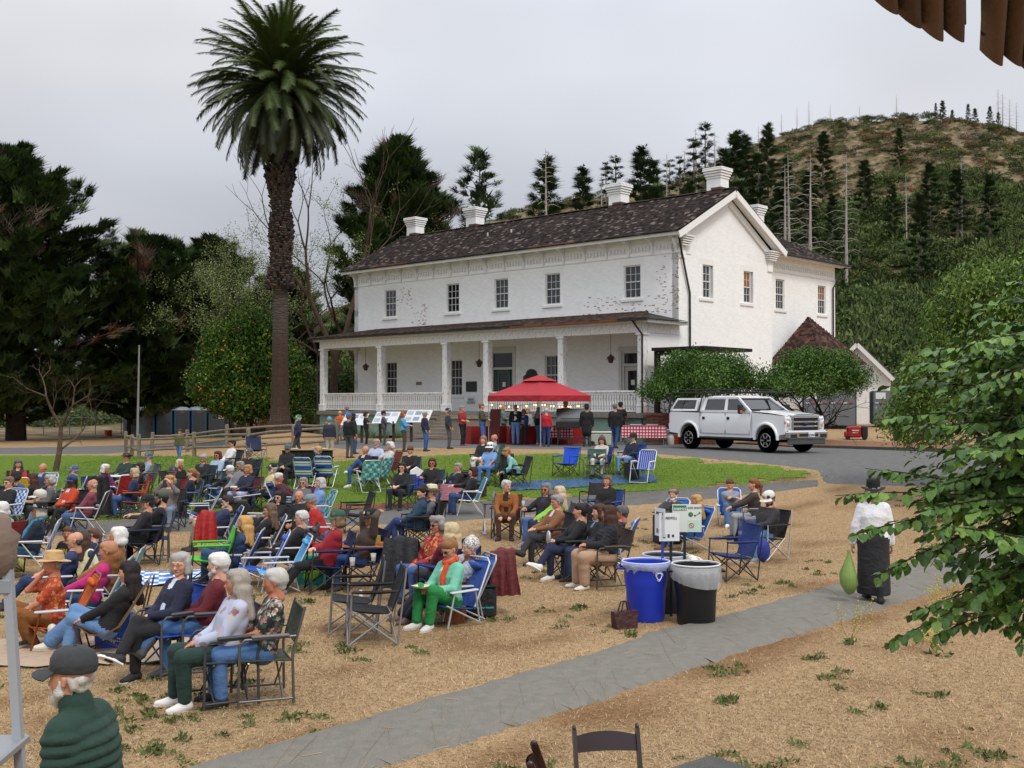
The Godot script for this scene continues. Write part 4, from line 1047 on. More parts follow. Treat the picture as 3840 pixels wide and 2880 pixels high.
func crowd() -> Array:
	return [
[-13.92,-32.21,25,"red sweater and dark vest","seated looking down","q","2c2b2c","2a2c30",{style="long",hair="5f5a56",slim=1,sleeve="vest",arm="a1211f",nod=18,hands="read",c=["262628"],cd="black"}],
[-11.96,-27.77,160,"denim collar seen from behind","seated with back turned","q","3f5878","2a2c30",{style="curly",hair="221c1a",slim=1,c=["1f2a44"],cd="navy"}],
[-11.39,-25.63,-25,"black sweater and sunglasses","seated by white lawn chair","w","1c1d20","2b2f3a",{hair="6d5a48",style="short",eyes="sun",c=["webbing_blue","c9ccd0"],cd="blue and white"}],
[-11.46,-26.97,-75,"black jacket with long auburn hair","seated turned to the side","q","1b1b1e","24262c",{style="long",hair="4b2a20",slim=1,hands="cup",hold="cup",c=["262628"],cd="black"}],
[-12.73,-30.80,-15,"blue shirt under dark jacket","seated on webbed chair","w","2b3444","2b2f3a",{style="fringe",hair="8e8a84",hands="rests",inner="7fa0cc",c=["webbing_blue","c9ccd0"],cd="webbed"}],
[-10.60,-26.15,-60,"grey cardigan and glasses","seated leaning forward","q","55585a","2b2b2e",{style="curly",hair="aca8a2",eyes="clear",slim=1,lean=4,hands="cup",c=["262628"],cd="black"}],
[-11.55,-29.76,-70,"dark green jacket and slate cap","seated with arms in lap","w","22342c","2b2f3a",{hair="9a958e",beard="b8b3aa",hat=["cap","4c5a70"],fat=1.15,inner="8a8f94",c=["2c6fb4","c9ccd0"],cd="bright blue"}],
[-10.10,-25.94,-35,"orange sweater and blue cap","seated with knees apart","q","b8401f","1d1d20",{skin=5,hair="201a18",hat=["cap","26406e"],feet="apart",hands="clasp",inner="cfcbc2",c=["262628"],cd="black"}],
[-9.31,-25.00,-80,"mauve shirt and jeans","seated upright on white chair","w","7c3f4c","3c5578",{style="fringe",hair="b9b4ac",eyes="clear",hands="lap",feet="tuck",c=["1d1d22","c9ccd0"],cd="dark"}],
[-10.94,-30.41,70,"purple puffer jacket","leaning in over a table","q","55204f","2b2b2e",{puffer=true,style="bob",hair="d3d0cb",eyes="clear",slim=1,lean=-12,hands="reach",c=["22305e"],cd="navy"}],
[-11.51,-33.85,-20,"green sweater and ranger hat","seated reading a phone","q","24382e","2a2c2e",{hair="5a4a3c",hat=["brim","4b3f35","2f2823"],hands="read",hold="phone",c=["4c4c4e"],cd="grey high-backed"}],
[-10.91,-33.87,-55,"pale grey jacket and grey cap","seated looking left","q","8d98a4","3a3f48",{hair="8d8880",hat=["cap","535a66"],hands="lap",c=["55565a"],cd="grey padded"}],
[-10.16,-30.82,-60,"black top and glasses beside red chair","seated talking","q","1d1c20","26262a",{style="bob",hair="2b211e",eyes="clear",slim=1,hands="cup",c=["8c2320"],cd="red"}],
[-9.58,-28.83,-70,"navy quilted jacket and jeans","seated with knees together","q","1e2a48","34507c",{style="bob",hair="b39f80",eyes="clear",slim=1,lean=6,hands="lap",c=["b4541f"],cd="orange"}],
[-9.31,-31.75,55,"black jacket with pale bob","leaning forward to talk","q","1b1c1f","24262a",{style="bob",hair="c3b08e",slim=1,lean=-10,hands="clasp",c=["262628"],cd="black"}],
[-8.73,-29.18,-10,"black sweater and flat cap","seated behind the photographer","q","1f2023","2b2d33",{hair="7a7068",hat=["cap","3a3c40"],hands="lap",c=["7e1f1e"],cd="dark red"}],
[-7.84,-26.08,0,"grey linen shirt","holding a phone up with both hands","q","6e6863","6e7f98",{style="curly",hair="b08c5c",slim=1,hands="photo",hold="phone",c=["262628"],cd="black"}],
[-8.21,-28.82,-80,"navy sweater with long ponytail","seated in profile","q","1d2538","33517e",{style="tail",hair="8a6038",slim=1,hands="lap",feet="tuck",c=["5d6f8f"],cd="grey-blue"}],
[-8.99,-33.06,-15,"black vest over checked shirt","seated looking down","q","1c1d20","2a2c33",{hair="9b9790",nod=22,hands="lap",inner="5a5c64",c=["2f3540"],cd="charcoal"}],
[-8.81,-33.89,-25,"pale blue poncho and sunglasses","seated with folded hands","q","93a6ba","a49b84",{style="bob",hair="4a2b22",eyes="sun",slim=1,loose=true,hands="clasp",c=["3a4250"],cd="slate"}],
[-9.26,-37.32,-50,"white shawl and sunglasses","seated by a pull cart","q","cfcdcf","5d7ea6",{style="short",hair="1d1a1a",eyes="sun",slim=1,loose=true,c=["262628"],cd="black"}],
[-7.98,-34.33,-20,"black crewneck and patched cap","seated legs crossed","q","1f2022","3e5f8c",{hair="6d655c",beard="8d867d",hat=["cap","54565a"],feet="cross",fat=1.1,patch="c9c9c4",c=["28304a"],cd="navy"}],
[-7.97,-31.47,-110,"teal vest with black sleeves","seated looking away left","b","3c5a5c","3c5a86",{hair="c3c0ba",hat=["cap","cfcfcc"],sleeve="vest",arm="1d1e22",hands="rests",c=["2350a0","c9ccd0"],cd="blue"}],
[-7.48,-30.99,-40,"grey top and dark glasses","seated behind navy sweater","q","74787c","3a3c42",{style="bob",hair="8a8178",eyes="sun",slim=1,c=["262628"],cd="black"}],
[-7.01,-29.97,-25,"navy sweater and striped trousers","seated holding a food tray","q","1d2438","a9aac4",{style="bob",hair="a87f55",slim=1,hands="read",hold="box",c=["5a3038"],cd="maroon"}],
[-13.82,-47.48,-10,"olive fleece with a white stripe","a child walking on the lawn","","555238","4f6f9c",{size=0.8,hair="4a2f22",feet="walk",nod=20}],
[-8.70,-19.32,-120,"pale blue jacket at the cafe table","seated with back turned","q","8fa3b8","3a3c42",{style="bob",hair="d6d4d0",slim=1,c=["7e1f1e"],cd="red"}],
[-9.05,-21.56,-70,"slate jacket and light cap","seated with sunglasses","q","5c6470","3a3f48",{hair="a9a49d",hat=["cap","c2bfb6"],eyes="sun",beard="aaa59c",hands="lap",c=["262628"],cd="black"}],
[-7.98,-18.97,-75,"navy sweater, turquoise scarf and black hat","seated with clasped hands","w","1c2433","2f5560",{style="bob",hair="b9b3aa",hat=["brim","17181b"],eyes="clear",slim=1,hands="lap",feet="down",scarf="2f86a8",c=["webbing_blue","c9ccd0"],cd="blue and white"}],
[-7.54,-19.33,-20,"black printed tee","a child seated on the ground","g","1b1b1e","2a2c33",{size=0.85,style="tail",hair="5d3d29",slim=1,sleeve="short",feet="lotus",look=30,print="PIN",lean=6}],
[-6.45,-16.26,-75,"navy tee and glasses","seated by the low blue table","b","27335a","23345a",{style="fringe",hair="4d4640",eyes="clear",hands="knees",feet="out",sleeve="short",c=["1f2c52"],cd="navy"}],
[-6.86,-18.47,150,"cream top","a child seated with back turned","g","d3cfa9","3a3c48",{size=0.85,style="long",hair="452c20",slim=1,feet="lotus",lean=6}],
[-7.15,-19.44,-95,"navy tee beside the cream top","a child seated looking left","g","232c4c","2a2c33",{size=0.82,style="tail",hair="5d4030",slim=1,sleeve="short",feet="lotus",lean=6}],
[-5.57,-15.10,-80,"pink top behind the camel coat","seated low looking left","b","b4256c","2f4668",{style="short",hair="b4805c",slim=1,hands="knees",feet="out",c=["58a7b5","c9ccd0"],cd="turquoise"}],
[-5.40,-15.30,-80,"camel coat and black trousers","seated looking left","w","8b5a30","1c1c20",{style="bob",hair="d9d7d3",slim=1,loose=true,hands="knees",feet="down",c=["58a7b5","b4b4b0"],cd="turquoise"}],
[-6.66,-20.45,-65,"black hoodie and black cap","seated beside the phone user","q","1b1b1d","1d1d20",{hair="3a2c24",hat=["cap","19191b"],hands="lap",patch="dcdcdc",c=["1f2a44"],cd="navy"}],
[-6.54,-20.89,-75,"black tee and olive cap","holding up a phone to film","a","1c1d20","18191c",{hair="2d221d",beard="2d221d",hat=["cap","4c4f44"],sleeve="short",hands="phone",hold="phone",fat=1.12,feet="down",shoes="a5692f",sole="d5d2c8",c=["22304f","6a6c70"],cd="navy"}],
[-5.85,-22.57,-70,"navy fleece and khaki trousers","seated with a plastic cup","b","202a48","8c8068",{hair="2f2723",beard="b5afa6",eyes="sun",hands="cup",hold="cup",feet="knees",fat=1.12,c=["22346c","b9bcc0"],cd="navy"}],
[-4.56,-18.54,-85,"denim jacket with long blond hair","seated in profile","b","2c4464","2f4a72",{style="long",hair="c79a5c",slim=1,hands="knees",inner="a86a6a",c=["2c3f6c","b9bcc0"],cd="slate blue"}],
[-5.47,-13.62,-62,"orange print shirt and straw hat","seated chin in hand","b",mat("ffffff", 0.9, {"tex": "floral_orange", "scale": 2.2}),"7c4f24",{hair="9b9489",style="fringe",hat=["straw","c0a070","c8a878"],sleeve="short",hands="chin",feet="tuck",lean=2,shoes="3a2c26",sock="1d2438",c=["c05a1e","8a4a20"],cd="orange"}],
[-4.68,-13.27,-78,"black jacket and wide jeans","seated legs crossed in white boots","s","1b1c1e","5e82ad",{style="long",hair="231a19",slim=1,feet="cross",flare=1.75,shoe="boot",shoes="d6cfc0",sole="b9b09f",hands="lap",sock="d6cfc0",inner="9ab0cc",c=["9c8468","4a2a1a"],cd="tan"}],
[-3.68,-12.31,-45,"navy fleece over pale top","seated smiling with crossed legs","a","1c2036","1a1a1d",{style="bob",hair="a7a39e",eyes="clear",slim=1,feet="crossr",hands="clasp",look=30,shoes="1b1b1d",sole="d8d6d2",inner="c9d0e0",c=["2448a8","4a4a4c"],cd="blue"}],
[-3.30,-12.36,-72,"burgundy shirt and jeans","seated legs crossed","a","5d1822","3a5f8e",{hair="dedcd8",beard="d0cdc7",feet="crossr",hands="clasp",shoe="boot",shoes="3a3d42",look=-20,c=["2448a8","4a4a4c"],cd="bright blue"}],
[-2.79,-11.10,-62,"lavender sweatshirt with rust leaf shapes","seated with long grey hair","a",mat("ffffff", 0.9, {"tex": "leaf_print", "scale": 0.9}),"1d3630",{style="long",hair="a49b90",slim=1,loose=true,hands="lap",shoes="dad8d4",sole="e2e0dc",leg=1.15,look=-15,feet="down",sock="d8c8c0",c=["3a3d44","3a3a3c"],cd="charcoal"}],
[-2.44,-11.18,-70,"dark floral shirt and jeans","seated facing the stage","a",mat("ffffff", 0.9, {"tex": "floral_dark", "scale": 1.7}),"4c6f9e",{hair="bdbab4",sleeve="short",hands="lap",feet="down",shoes="1a1a1b",leg=1.12,sock="6a6a70",look=-10,c=["3c4234","6b6a68"],cd="olive"}],
[-2.05,-5.60,-98,"dark green puffer jacket and charcoal cap","walking past in profile","","1f3a30","3a3c40",{puffer=true,hair="c5c1bb",style="fringe",beard="d4d1cb",hat=["cap","333637"],collar="x",fat=1.02,size=0.97,lean=-9,group="people standing"}],
[-6.95,-35.16,-10,"black puffer and grey cap","seated behind the table","q","1b1c1f","2b2d33",{puffer=true,hair="6d655c",hat=["cap","565a60"],eyes="sun",hands="clasp",c=["262628"],cd="black"}],
[-5.87,-34.54,-80,"teal puffer jacket","seated at the table end","q","1c3f50","3a5274",{puffer=true,style="short",hair="b8935c",slim=1,hands="reach",lean=2,c=["22305a"],cd="navy"}],
[-4.52,-34.58,-35,"black half-zip and jeans","seated legs crossed in white shoes","q","1c1d22","2f4d7e",{style="fringe",hair="8b7460",feet="four",shoes="d5d4d0",sole="d5d4d0",hands="lap",inner="b9b9b9",c=["262628","c9ccd0"],cd="black"}],
[-4.33,-36.05,-20,"white checked shirt","seated between friends","q","a9b3cc","3a3c42",{hair="9c948a",beard="a59d93",hands="rests",c=["8a7a66"],cd="tan"}],
[-3.89,-35.40,-60,"white padded jacket and white trousers","seated holding a drink","w","c3c0bb","d4d2cd",{style="curly",hair="d8d5d0",slim=1,feet="down",hands="cup",hold="cup",c=["6d2d22","4a2a22"],cd="rust"}],
[-3.08,-34.36,-5,"black leather jacket and jeans","seated looking down","q","19191c","2f4560",{hair="5e3d2a",nod=24,hands="read",c=["2b3346","6a6c70"],cd="slate"}],
[-2.97,-30.46,-15,"black cardigan and sunglasses","seated in front of leather jacket","q","1a1a1d","232428",{style="long",hair="2f1f1b",eyes="sun",slim=1,hands="read",c=["33405c"],cd="slate blue"}],
[-6.47,-30.25,-65,"cream jacket and black orange cap","seated with white beard","q","c9b88c","3a4a66",{hair="cfcbc4",beard="d9d6d0",hat=["cap","1d1c1e"],fat=1.15,patch="d8641c",c=["262628"],cd="black"}],
[-5.81,-29.52,80,"burgundy hooded sweatshirt","seated with sunglasses on head","b","43141d","3e5f8c",{hair="c9c5be",look=0,hands="knees",fat=1.1,c=["2b3c68","c9ccd0"],cd="navy"}],
[-5.18,-27.94,-10,"grey tee and round sunglasses","seated facing the camera","b","5a5d62","6f8cb2",{style="bob",hair="8a847c",eyes="sun",slim=1,hands="lap",c=["5d1f28","c9ccd0"],cd="maroon"}],
[-4.38,-25.39,-65,"pale blue puffer jacket","seated with a hand at the ear","w","6d8cbd","45679a",{puffer=true,style="bob",hair="b5b1ac",slim=1,hands="ear",c=["webbing_green","c9ccd0"],cd="green webbed"}],
[-4.93,-23.56,-25,"black hood and white visor","seated with dark glasses","b","18181a","26262a",{style="short",hair="2a2422",hat=["hood","18181a"],eyes="sun",slim=1,c=["262628"],cd="black"}],
[-4.51,-23.76,-10,"black quilted jacket, smiling","seated facing the camera","b","17181c","2a2c33",{style="fringe",hair="8c857c",fat=1.1,c=["262628"],cd="black"}],
[-3.75,-22.64,-95,"red and black jacket and grey cap","bending forward","b","a01c1f","5d7ea6",{hair="8c857c",hat=["cap","77828c"],lean=-22,nod=20,hands="clasp",c=["4a4c50"],cd="grey"}],
[-4.64,-20.82,-75,"black cardigan over patterned top","seated eating","b","19191c","17171a",{style="long",hair="6d5540",slim=1,hands="chin",eyes="clear",inner="8a8a8c",c=["3a3f52","c9ccd0"],cd="dark blue"}],
[-3.80,-19.40,-75,"black jacket with orange lining","seated reclining with glasses","b","1d1e21","19191c",{style="short",hair="c6c3be",eyes="clear",hands="clasp",feet="out",shoes="6a6f78",sole="d0d0cc",inner="c0743a",c=["4a4c50"],cd="grey padded"}],
[-2.86,-17.61,-72,"red rain jacket and green cap","seated arms crossed","q","8c1a2a","191a1d",{style="bob",hair="7d624a",hat=["cap","2c5443"],hands="crossed",feet="out",slim=1,loose=true,sock="d8d6d2",shoes="7b8088",sole="d0d0cc",lean=18,c=["252c58"],cd="navy"}],
[-2.40,-17.91,-62,"brown shirt and black star cap","reclining with hands behind head","q","44372b","2c4a7c",{hair="6d5a48",hat=["cap","141416"],hands="behind",feet="down",lean=22,sock="dcdad6",shoes="3c2f28",patch="d8d8d4",c=["22285c"],cd="dark blue"}],
[-2.23,-31.56,-10,"black blouse, sunglasses and necklace","seated with a plate","q","1a1a1d","22242a",{style="bob",hair="4b2a1e",eyes="sun",slim=1,hands="cup",c=["2e3a50"],cd="slate"}],
[-1.67,-31.85,-45,"black sweater over blue shirt","seated with long legs out","b","17181b","33527e",{hair="8f8a83",eyes="clear",feet="out",hands="clasp",hold="cup",inner="3a6ac0",c=["262628"],cd="black"}],
[-1.12,-29.32,-80,"black top and bell jeans","seated in profile with a cup","w","17171a","263f66",{style="bob",hair="3a1a18",slim=1,feet="down",hands="cup",flare=1.5,c=["4f9ac0","dcdcda"],cd="pale blue"}],
[-0.96,-36.59,-20,"grey beanie and patterned blanket","seated with folded arms","q","1c1c1f",mat("ffffff", 0.9, {"tex": "rug_print", "scale": 1.3}),{style="long",hair="a8683c",hat=["beanie","5f646c"],slim=1,hands="lap",leg=1.35,c=["262628"],cd="black"}],
[-0.71,-34.95,-20,"sky blue shirt and white cap","seated looking down","q","6d92c4","4a74ab",{hair="5a4a3c",hat=["cap","dcdcda"],eyes="sun",beard="5a4a3c",sleeve="short",hands="knees",nod=16,feet="down",patch="3a4a6a",c=["3c5a50"],cd="green"}],
[-0.70,-37.05,-75,"pale blue hoodie and glasses","seated behind the blue shirt","q","8fa3bc","3a3c48",{style="fringe",hair="a58f7c",eyes="clear",hands="clasp",c=["4a6a5c"],cd="green"}],
[0.14,-34.23,-70,"mint sweater and black trousers","bending down to a cooler bag","q","83b5b0","17171a",{style="bun",hair="a06c3c",slim=1,lean=-30,hands="reach",nod=20,c=["262628"],cd="black"}],
[-1.91,-22.79,-75,"dark blue puffer and black beanie","seated beside the straw hat","q","1f3a50","26386a",{puffer=true,style="short",hair="2a2422",hat=["beanie","1d1a1c"],slim=1,feet="cross",look=25,c=["262628"],cd="black"}],
[-1.78,-22.89,-72,"dark vest and cream cowboy hat","seated legs crossed in jeans","q","222428","2d4f80",{hair="8c857c",hat=["cowboy","cbc6a6","8a7a58"],sleeve="vest",arm="5d6470",feet="cross",hands="lap",shoe="boot",shoes="4a2f24",lean=18,c=["262628"],cd="black high-backed"}],
[-1.19,-16.70,-50,"red and yellow leaf print jacket","seated laughing in sunglasses","q",mat("ffffff", 0.85, {"tex": "floral_red", "scale": 2.0}),"3a5a90",{style="curly",hair="94918d",eyes="sun",slim=1,hands="lap",fat=1.1,inner="6a1c2c",c=["1c1f24"],cd="black"}],
[-0.92,-15.97,-140,"maroon jacket with straight blond hair","seated with back turned","q","5d1626","2a2c33",{style="long",hair="c9b48c",slim=1,c=["1d2f70"],cd="dark blue"}],
[-0.83,-14.95,-45,"mint jacket, orange scarf and green trousers","eating from a tray","b","6fb79c","1f7d3e",{style="bun",hair="8a6038",eyes="sun",slim=1,hands="read",nod=22,feet="knees",hold="tray",shoes="d2cec8",sole="d8d6d2",leg=1.15,lean=4,scarf="c8481c",inner="d8d8d8",c=["2c4a90","c9ccd0"],cd="blue"}],
[-0.77,-15.40,-68,"brown quilted vest and speckled headscarf","seated gesturing","b","5a362c","141626",{style="none",hat=["beanie",mat("ffffff", 0.9, {"tex": "speckled", "scale": 6.0})],slim=1,sleeve="vest",arm="9aa2b0",hands="chin",feet="out",leg=1.3,puffer=true,shoes="6a5548",c=["4a7ac0","b9c0cc"],cd="blue and white"}],
[-0.11,-24.50,-5,"rust suede jacket and brown trousers","leaning over a camp table","q","8a5222","4a3222",{hair="bcb9b4",eyes="clear",lean=-4,hands="knees",feet="down",shoes="232120",look=40,inner="2a211c",c=["5a2d2a"],cd="dark red"}],
[0.64,-23.58,-35,"dark quilted vest and rolled jeans","seated raising a wine glass","q","231c20","46699c",{style="long",hair="7b7a7c",eyes="sun",slim=1,hands="cup",hold="glass",feet="down",sleeve="vest",arm="1b1a1c",shoes="8a96aa",sole="d0d0cc",inner="26344e",c=["262628"],cd="black"}],
[0.82,-22.81,-85,"lime green top with long pale hair","seated leaning left","q","8cc24a","1c2240",{style="long",hair="c4b492",slim=1,hands="knees",c=["55575c"],cd="grey"}],
[0.70,-20.63,-65,"tan jacket and charcoal trousers","seated legs crossed unwrapping food","q","7d5438","2c2d30",{hair="8c8a88",eyes="clear",feet="crossr",hands="read",shoes="1b1a1a",inner="cdc9c0",c=["2c2c2e"],cd="dark"}],
[1.01,-18.88,-72,"black sweater and navy trousers","seated holding a snack bag","q","17171a","1c2440",{style="bun",hair="241b1a",slim=1,feet="crossr",hands="read",hold="bag",shoes="d6d3cd",sole="d8d6d2",look=-25,c=["2e3a34"],cd="dark green"}],
[1.31,-18.78,-80,"black jacket over blue striped shirt","seated behind the tan blanket","q","18181b","2a3a5c",{style="long",hair="4a2f25",slim=1,inner="7a90c4",c=["262628"],cd="black"}],
[1.48,-17.97,-75,"black down jacket under a tan blanket","seated with bowed head","a","1d1f26",mat("a88a70", 0.95, {"bump": "folds", "scale": 1.6, "depth": 0.7}),{style="long",hair="46291e",slim=1,puffer=true,hands="read",leg=1.45,look=-40,shoes="d8cdbf",lean=6,c=["4a4038","463c34"],cd="brown"}],
[1.75,-20.50,-105,"plaid shirt with dark grey hair","seated behind the down jacket","b",mat("d8c0a4", 0.9, {"tex": "plaid", "scale": 3.0}),"3a4a66",{hair="5d5a58",c=["2a58b8","c9ccd0"],cd="blue striped"}],
[2.12,-26.10,-35,"black fleece coat","seated with clasped hands","q","141416","1b1b1e",{style="bob",hair="6d5a50",slim=1,loose=true,hands="clasp",fat=1.15,c=["2c4a86"],cd="blue"}],
[2.75,-35.33,-20,"pale sweater and dark grey beanie","seated looking down at a phone","q","b5b0a8","c9c4ba",{style="long",hair="6a4530",hat=["beanie","4d5058"],slim=1,hands="read",nod=24,hold="phone",feet="down",c=["233f7c"],cd="blue"}],
[3.68,-35.43,-45,"navy sweater and black cap","seated looking left in pale jeans","q","1b2138","6f92b8",{hair="3a302a",hat=["cap","1c1c1f"],feet="down",look=-25,hands="lap",c=["234a9a"],cd="blue"}],
[3.35,-24.29,-30,"green parka and brown beanie","seated eating with raised hand","b","353b2c","35578a",{hair="8c857c",beard="cfccc6",hat=["beanie","6f4f36"],hands="cup",feet="knees",shoes="a58d6e",skin=2,inner="3a2a2e",c=["2a66b8","c9ccd0"],cd="blue"}],
[3.46,-22.69,-70,"black hooded coat with blond hair","seated eating","b","17171a","3f6496",{style="long",hair="b8925c",slim=1,hands="chin",feet="knees",shoes="6a4a34",c=["2a66b8","c9ccd0"],cd="bright blue"}],
[5.17,-26.96,-5,"grey hooded sweatshirt and wide jeans","seated passing something","b","7d8188","46699c",{style="tail",hair="5c3a2a",slim=1,hands=[Vector3(-0.05, 0.68, 0.36),Vector3(0.12, 0.66, 0.38)],feet="down",flare=1.4,nod=18,shoes="d6d4d0",sole="d8d6d2",c=["2a66b8","c9ccd0"],cd="blue"}],
[5.13,-24.26,-95,"brown bomber jacket and grey sweatpants","reaching across to the hoodie","a","3d332c","93959c",{style="tail",hair="7d4a2c",slim=1,hands=[Vector3(0.02, 0.66, 0.5),Vector3(-0.1, 0.66, 0.5)],lean=2,c=["36363a","7a7a7c"],cd="grey"}],
[4.69,-21.21,-55,"charcoal hoodie and white cap","seated looking down at a phone","q","2f2d30","5d86b6",{hair="3a2c24",beard="4a3528",hat=["cap","d2cfc8"],hands="read",nod=26,hold="phone",fat=1.18,feet="down",shoes="7d7f84",sole="d0d0cc",patch="c4582c",c=["262628","c9ccd0"],cd="black"}],
[5.24,-16.58,168,"white blouse, long dark skirt and black hat","walking away along the path","","dcdde0","26262a",{skirt=true,style="bob",hair="9a948c",hat=["tophat","141416"],slim=1,loose=true,hands=[Vector3(0.3, 0.8, 0.02),Vector3(-0.27, 0.78, 0.05)],feet="walk",shoe="boot",shoes="17171a",lean=2,group="people standing"}],
[-7.97,-42.42,-75,"navy puffer and green cap","walking to the left","","1d2440","3a3c44",{size=0.92,puffer=true,hair="cfcbc4",beard="cfcbc4",hat=["cap","2f7a48"],feet="walk",hands="pockets",group="people standing in line"}],
[-6.64,-41.54,175,"navy hooded jacket and rainbow beanie","standing with back turned","","2a2f42","b0a898",{size=0.86,hat=["beanie","5f8fb0"],hair="8c857c",fat=1.15,group="people standing in line"}],
[-8.93,-59.16,-20,"orange vest over yellow sleeves","standing by the fence","","b8521f","6a6c72",{size=0.91,sleeve="vest",arm="d99a24",hair="8c857c",style="fringe",eyes="sun",hands="pockets",group="people standing in line"}],
[-8.65,-59.72,-10,"grey jacket and grey cap","standing behind the orange vest","","5a5c62","3c3e44",{size=1.01,hair="8c857c",hat=["cap","6a6c72"],hands="pockets",group="people standing in line"}],
[-5.89,-41.32,150,"black jacket and bright blue cap","standing with back turned in grey trousers","","17171a","4a4c54",{size=0.92,hat=["cap","2f62a8"],hair="6d655c",fat=1.15,group="people standing in line"}],
[-5.94,-42.94,110,"black hooded coat","standing beside the blue cap","","17171a","2f4f80",{size=0.87,hat=["hood","1b1b1e"],hair="3a302a",group="people standing in line"}],
[-6.63,-51.90,85,"black tee and black trousers","standing reading a phone","","1b1b1d","1c1c20",{size=0.86,hair="2f221d",style="curly",sleeve="short",hands="read",group="people standing in line"}],
[-5.49,-49.00,95,"grey long-sleeved top and black cap","standing with a coffee cup","","4a4b50","44464c",{size=0.86,hair="3a302a",hat=["cap","1b1b1e"],hands="read",hold="coffee",group="people standing in line"}],
[-4.08,-42.98,85,"sky blue vest and brown trousers","standing reading a phone","","4f93bc","4a3f34",{size=0.86,style="bob",hair="9c4a24",slim=1,hands="read",group="people standing in line"}],
[-3.26,-42.92,70,"navy jacket and blue jeans","standing and looking right","","1b1f38","34598e",{size=0.86,hair="a5a19a",style="short",eyes="sun",hands="pockets",group="people standing in line"}],
[-2.44,-43.94,80,"dark checked jacket and navy cap","standing with hands in pockets","","2c2d33","4a4c52",{size=0.89,hair="d3d0cb",hat=["cap","1d2748"],hands="pockets",group="people standing in line"}],
[-1.99,-45.88,60,"red polo shirt and black trousers","standing with hands clasped","","8f1f26","1a1a1d",{size=0.94,hair="8a8580",beard="9a958e",sleeve="short",hands="clasp",shoes="7c1f1c",group="people standing in line"}],
[-1.22,-46.88,75,"olive jacket and jeans","standing with a shoulder bag","","4c473e","3e66a0",{size=0.99,style="bun",hair="7d5538",slim=1,hands="clasp",group="people standing in line"}],
[-0.36,-49.58,80,"sage striped puffer","standing at the stall","","5f7468","23242a",{size=0.96,puffer=true,style="bob",hair="b08a5c",slim=1,hands="clasp",group="people standing in line"}],
[0.15,-46.88,-5,"black fleece and pale jeans","standing by the stall facing out","","17171b","5f86b4",{size=0.97,style="fringe",hair="b5b1ac",hands="sides",inner="d5d5d5",group="people standing in line"}],
[0.48,-46.88,-10,"denim jacket, short","standing beside the black fleece","","2a3f66","22242a",{size=0.86,style="bob",hair="a5753f",slim=1,hands="clasp",eyes="sun",inner="9a9ab0",group="people standing in line"}],
[0.70,-50.74,-30,"grey top behind the denim jacket","standing under the canopy","","8a8c90","2a2c33",{size=0.86,style="long",hair="8a7458",slim=1,group="people standing in line"}],
[1.13,-47.40,140,"black top with long grey hair","standing at the red table","","19191c","4a72a6",{size=0.9,style="long",hair="a5a29e",slim=1,shoes="c9c4bc",group="people standing in line"}],
[1.35,-44.92,165,"bright red top and jeans","standing with back turned","","b31f2c","27406e",{size=0.89,style="short",hair="b5b1ac",slim=1,shoes="1b2030",sole="d8d6d2",group="people standing in line"}],
[2.43,-51.96,-20,"black shirt and black cap","cooking behind the grill","","151517","8a7a66",{size=1.05,hat=["cap","1b1b1e"],hair="2b211e",beard="2b211e",hands="read",sleeve="short",fat=1.15,group="people standing in line"}],
[2.94,-44.92,170,"black leather coat and wide hat","standing with back turned","","17171a","3f4146",{size=0.97,hat=["brim","17171a"],hair="3a302a",coat=true,loose=true,shoe="boot",shoes="2c2724",group="people standing in line"}],
[3.94,-43.56,160,"black sweater and indigo jeans","standing with back turned","","18181b","26406e",{size=0.99,hair="6a6764",style="short",feet="walk",fat=1.1,group="people standing in line"}],
[4.78,-50.14,150,"black tee and black cap by the tables","working at the food table","","1b1c1f","26262a",{size=1.02,hat=["cap","1a1a1d"],hair="2b211e",sleeve="short",hands="reach",fat=1.1,group="people standing in line"}],
[-30.38,-98.64,170,"black blouse and pale jeans","standing by the toilets","","1a1a1d","5a82b4",{size=0.87,style="long",hair="a88a5c",slim=1,hands="pockets",group="people by the toilets"}],
[-30.26,-101.58,-150,"black sweater and shorts","standing by the toilet doors","","1a1a1d","2a2c33",{size=0.97,style="long",hair="c9b078",slim=1,shorts=true,group="people by the toilets"}],
[-14.97,-65.94,-60,"dark clothes at the picnic bench","seated beyond the fence","t","1a1a1d","1d1d20",{hair="2b211e",group="people by the toilets"}]]
func build_crowd() -> void:
	make_kit(); chair_kit(); held_kit()
	for c in CHAIRS: chair(c[0], on(c[1], c[2], 0.004), c[3], c[4])
	for q in crowd():
		var d: Dictionary = q[8]
		d.merge({"at": on(q[0], q[1]), "yaw": q[2], "label": "person in %s, %s" % [q[3], q[4]], "top": q[6], "low": q[7]})
		if q[5] != "":
			d.seat = {"q": 0.34, "a": 0.38, "w": 0.34, "b": 0.2, "s": 0.19, "g": 0.03, "t": 0.45}[q[5]]
			if q[5] in ["b", "s"] and not d.has("lean"): d.lean = 24.0
		if d.has("c"):
			var kind: String = {"q": "quad", "a": "arm", "w": "web", "b": "beach", "s": "sling"}[q[5]]
			var l := "%s %s under the person in %s" % [d.cd, {"q": "camp chair", "a": "arm chair", "w": "lawn chair", "b": "beach chair", "s": "sling chair"}[q[5]], q[3]]
			if l.split(" ").size() > 16: l = l.replace(" under the person in", " under")
			chair([kind] + d.c, on(q[0], q[1], 0.004), q[2], l)
		var o := person(d)
		if d.has("hold"):
			d.holds = {"cup": "clear plastic cup", "phone": "dark mobile phone", "box": "white paper food tray", "bag": "crumpled snack bag", "glass": "stemmed wine glass", "coffee": "dark paper coffee cup", "tray": "open takeout tray"}[d.hold] + " held by the person in " + q[3]
			held(o, d)
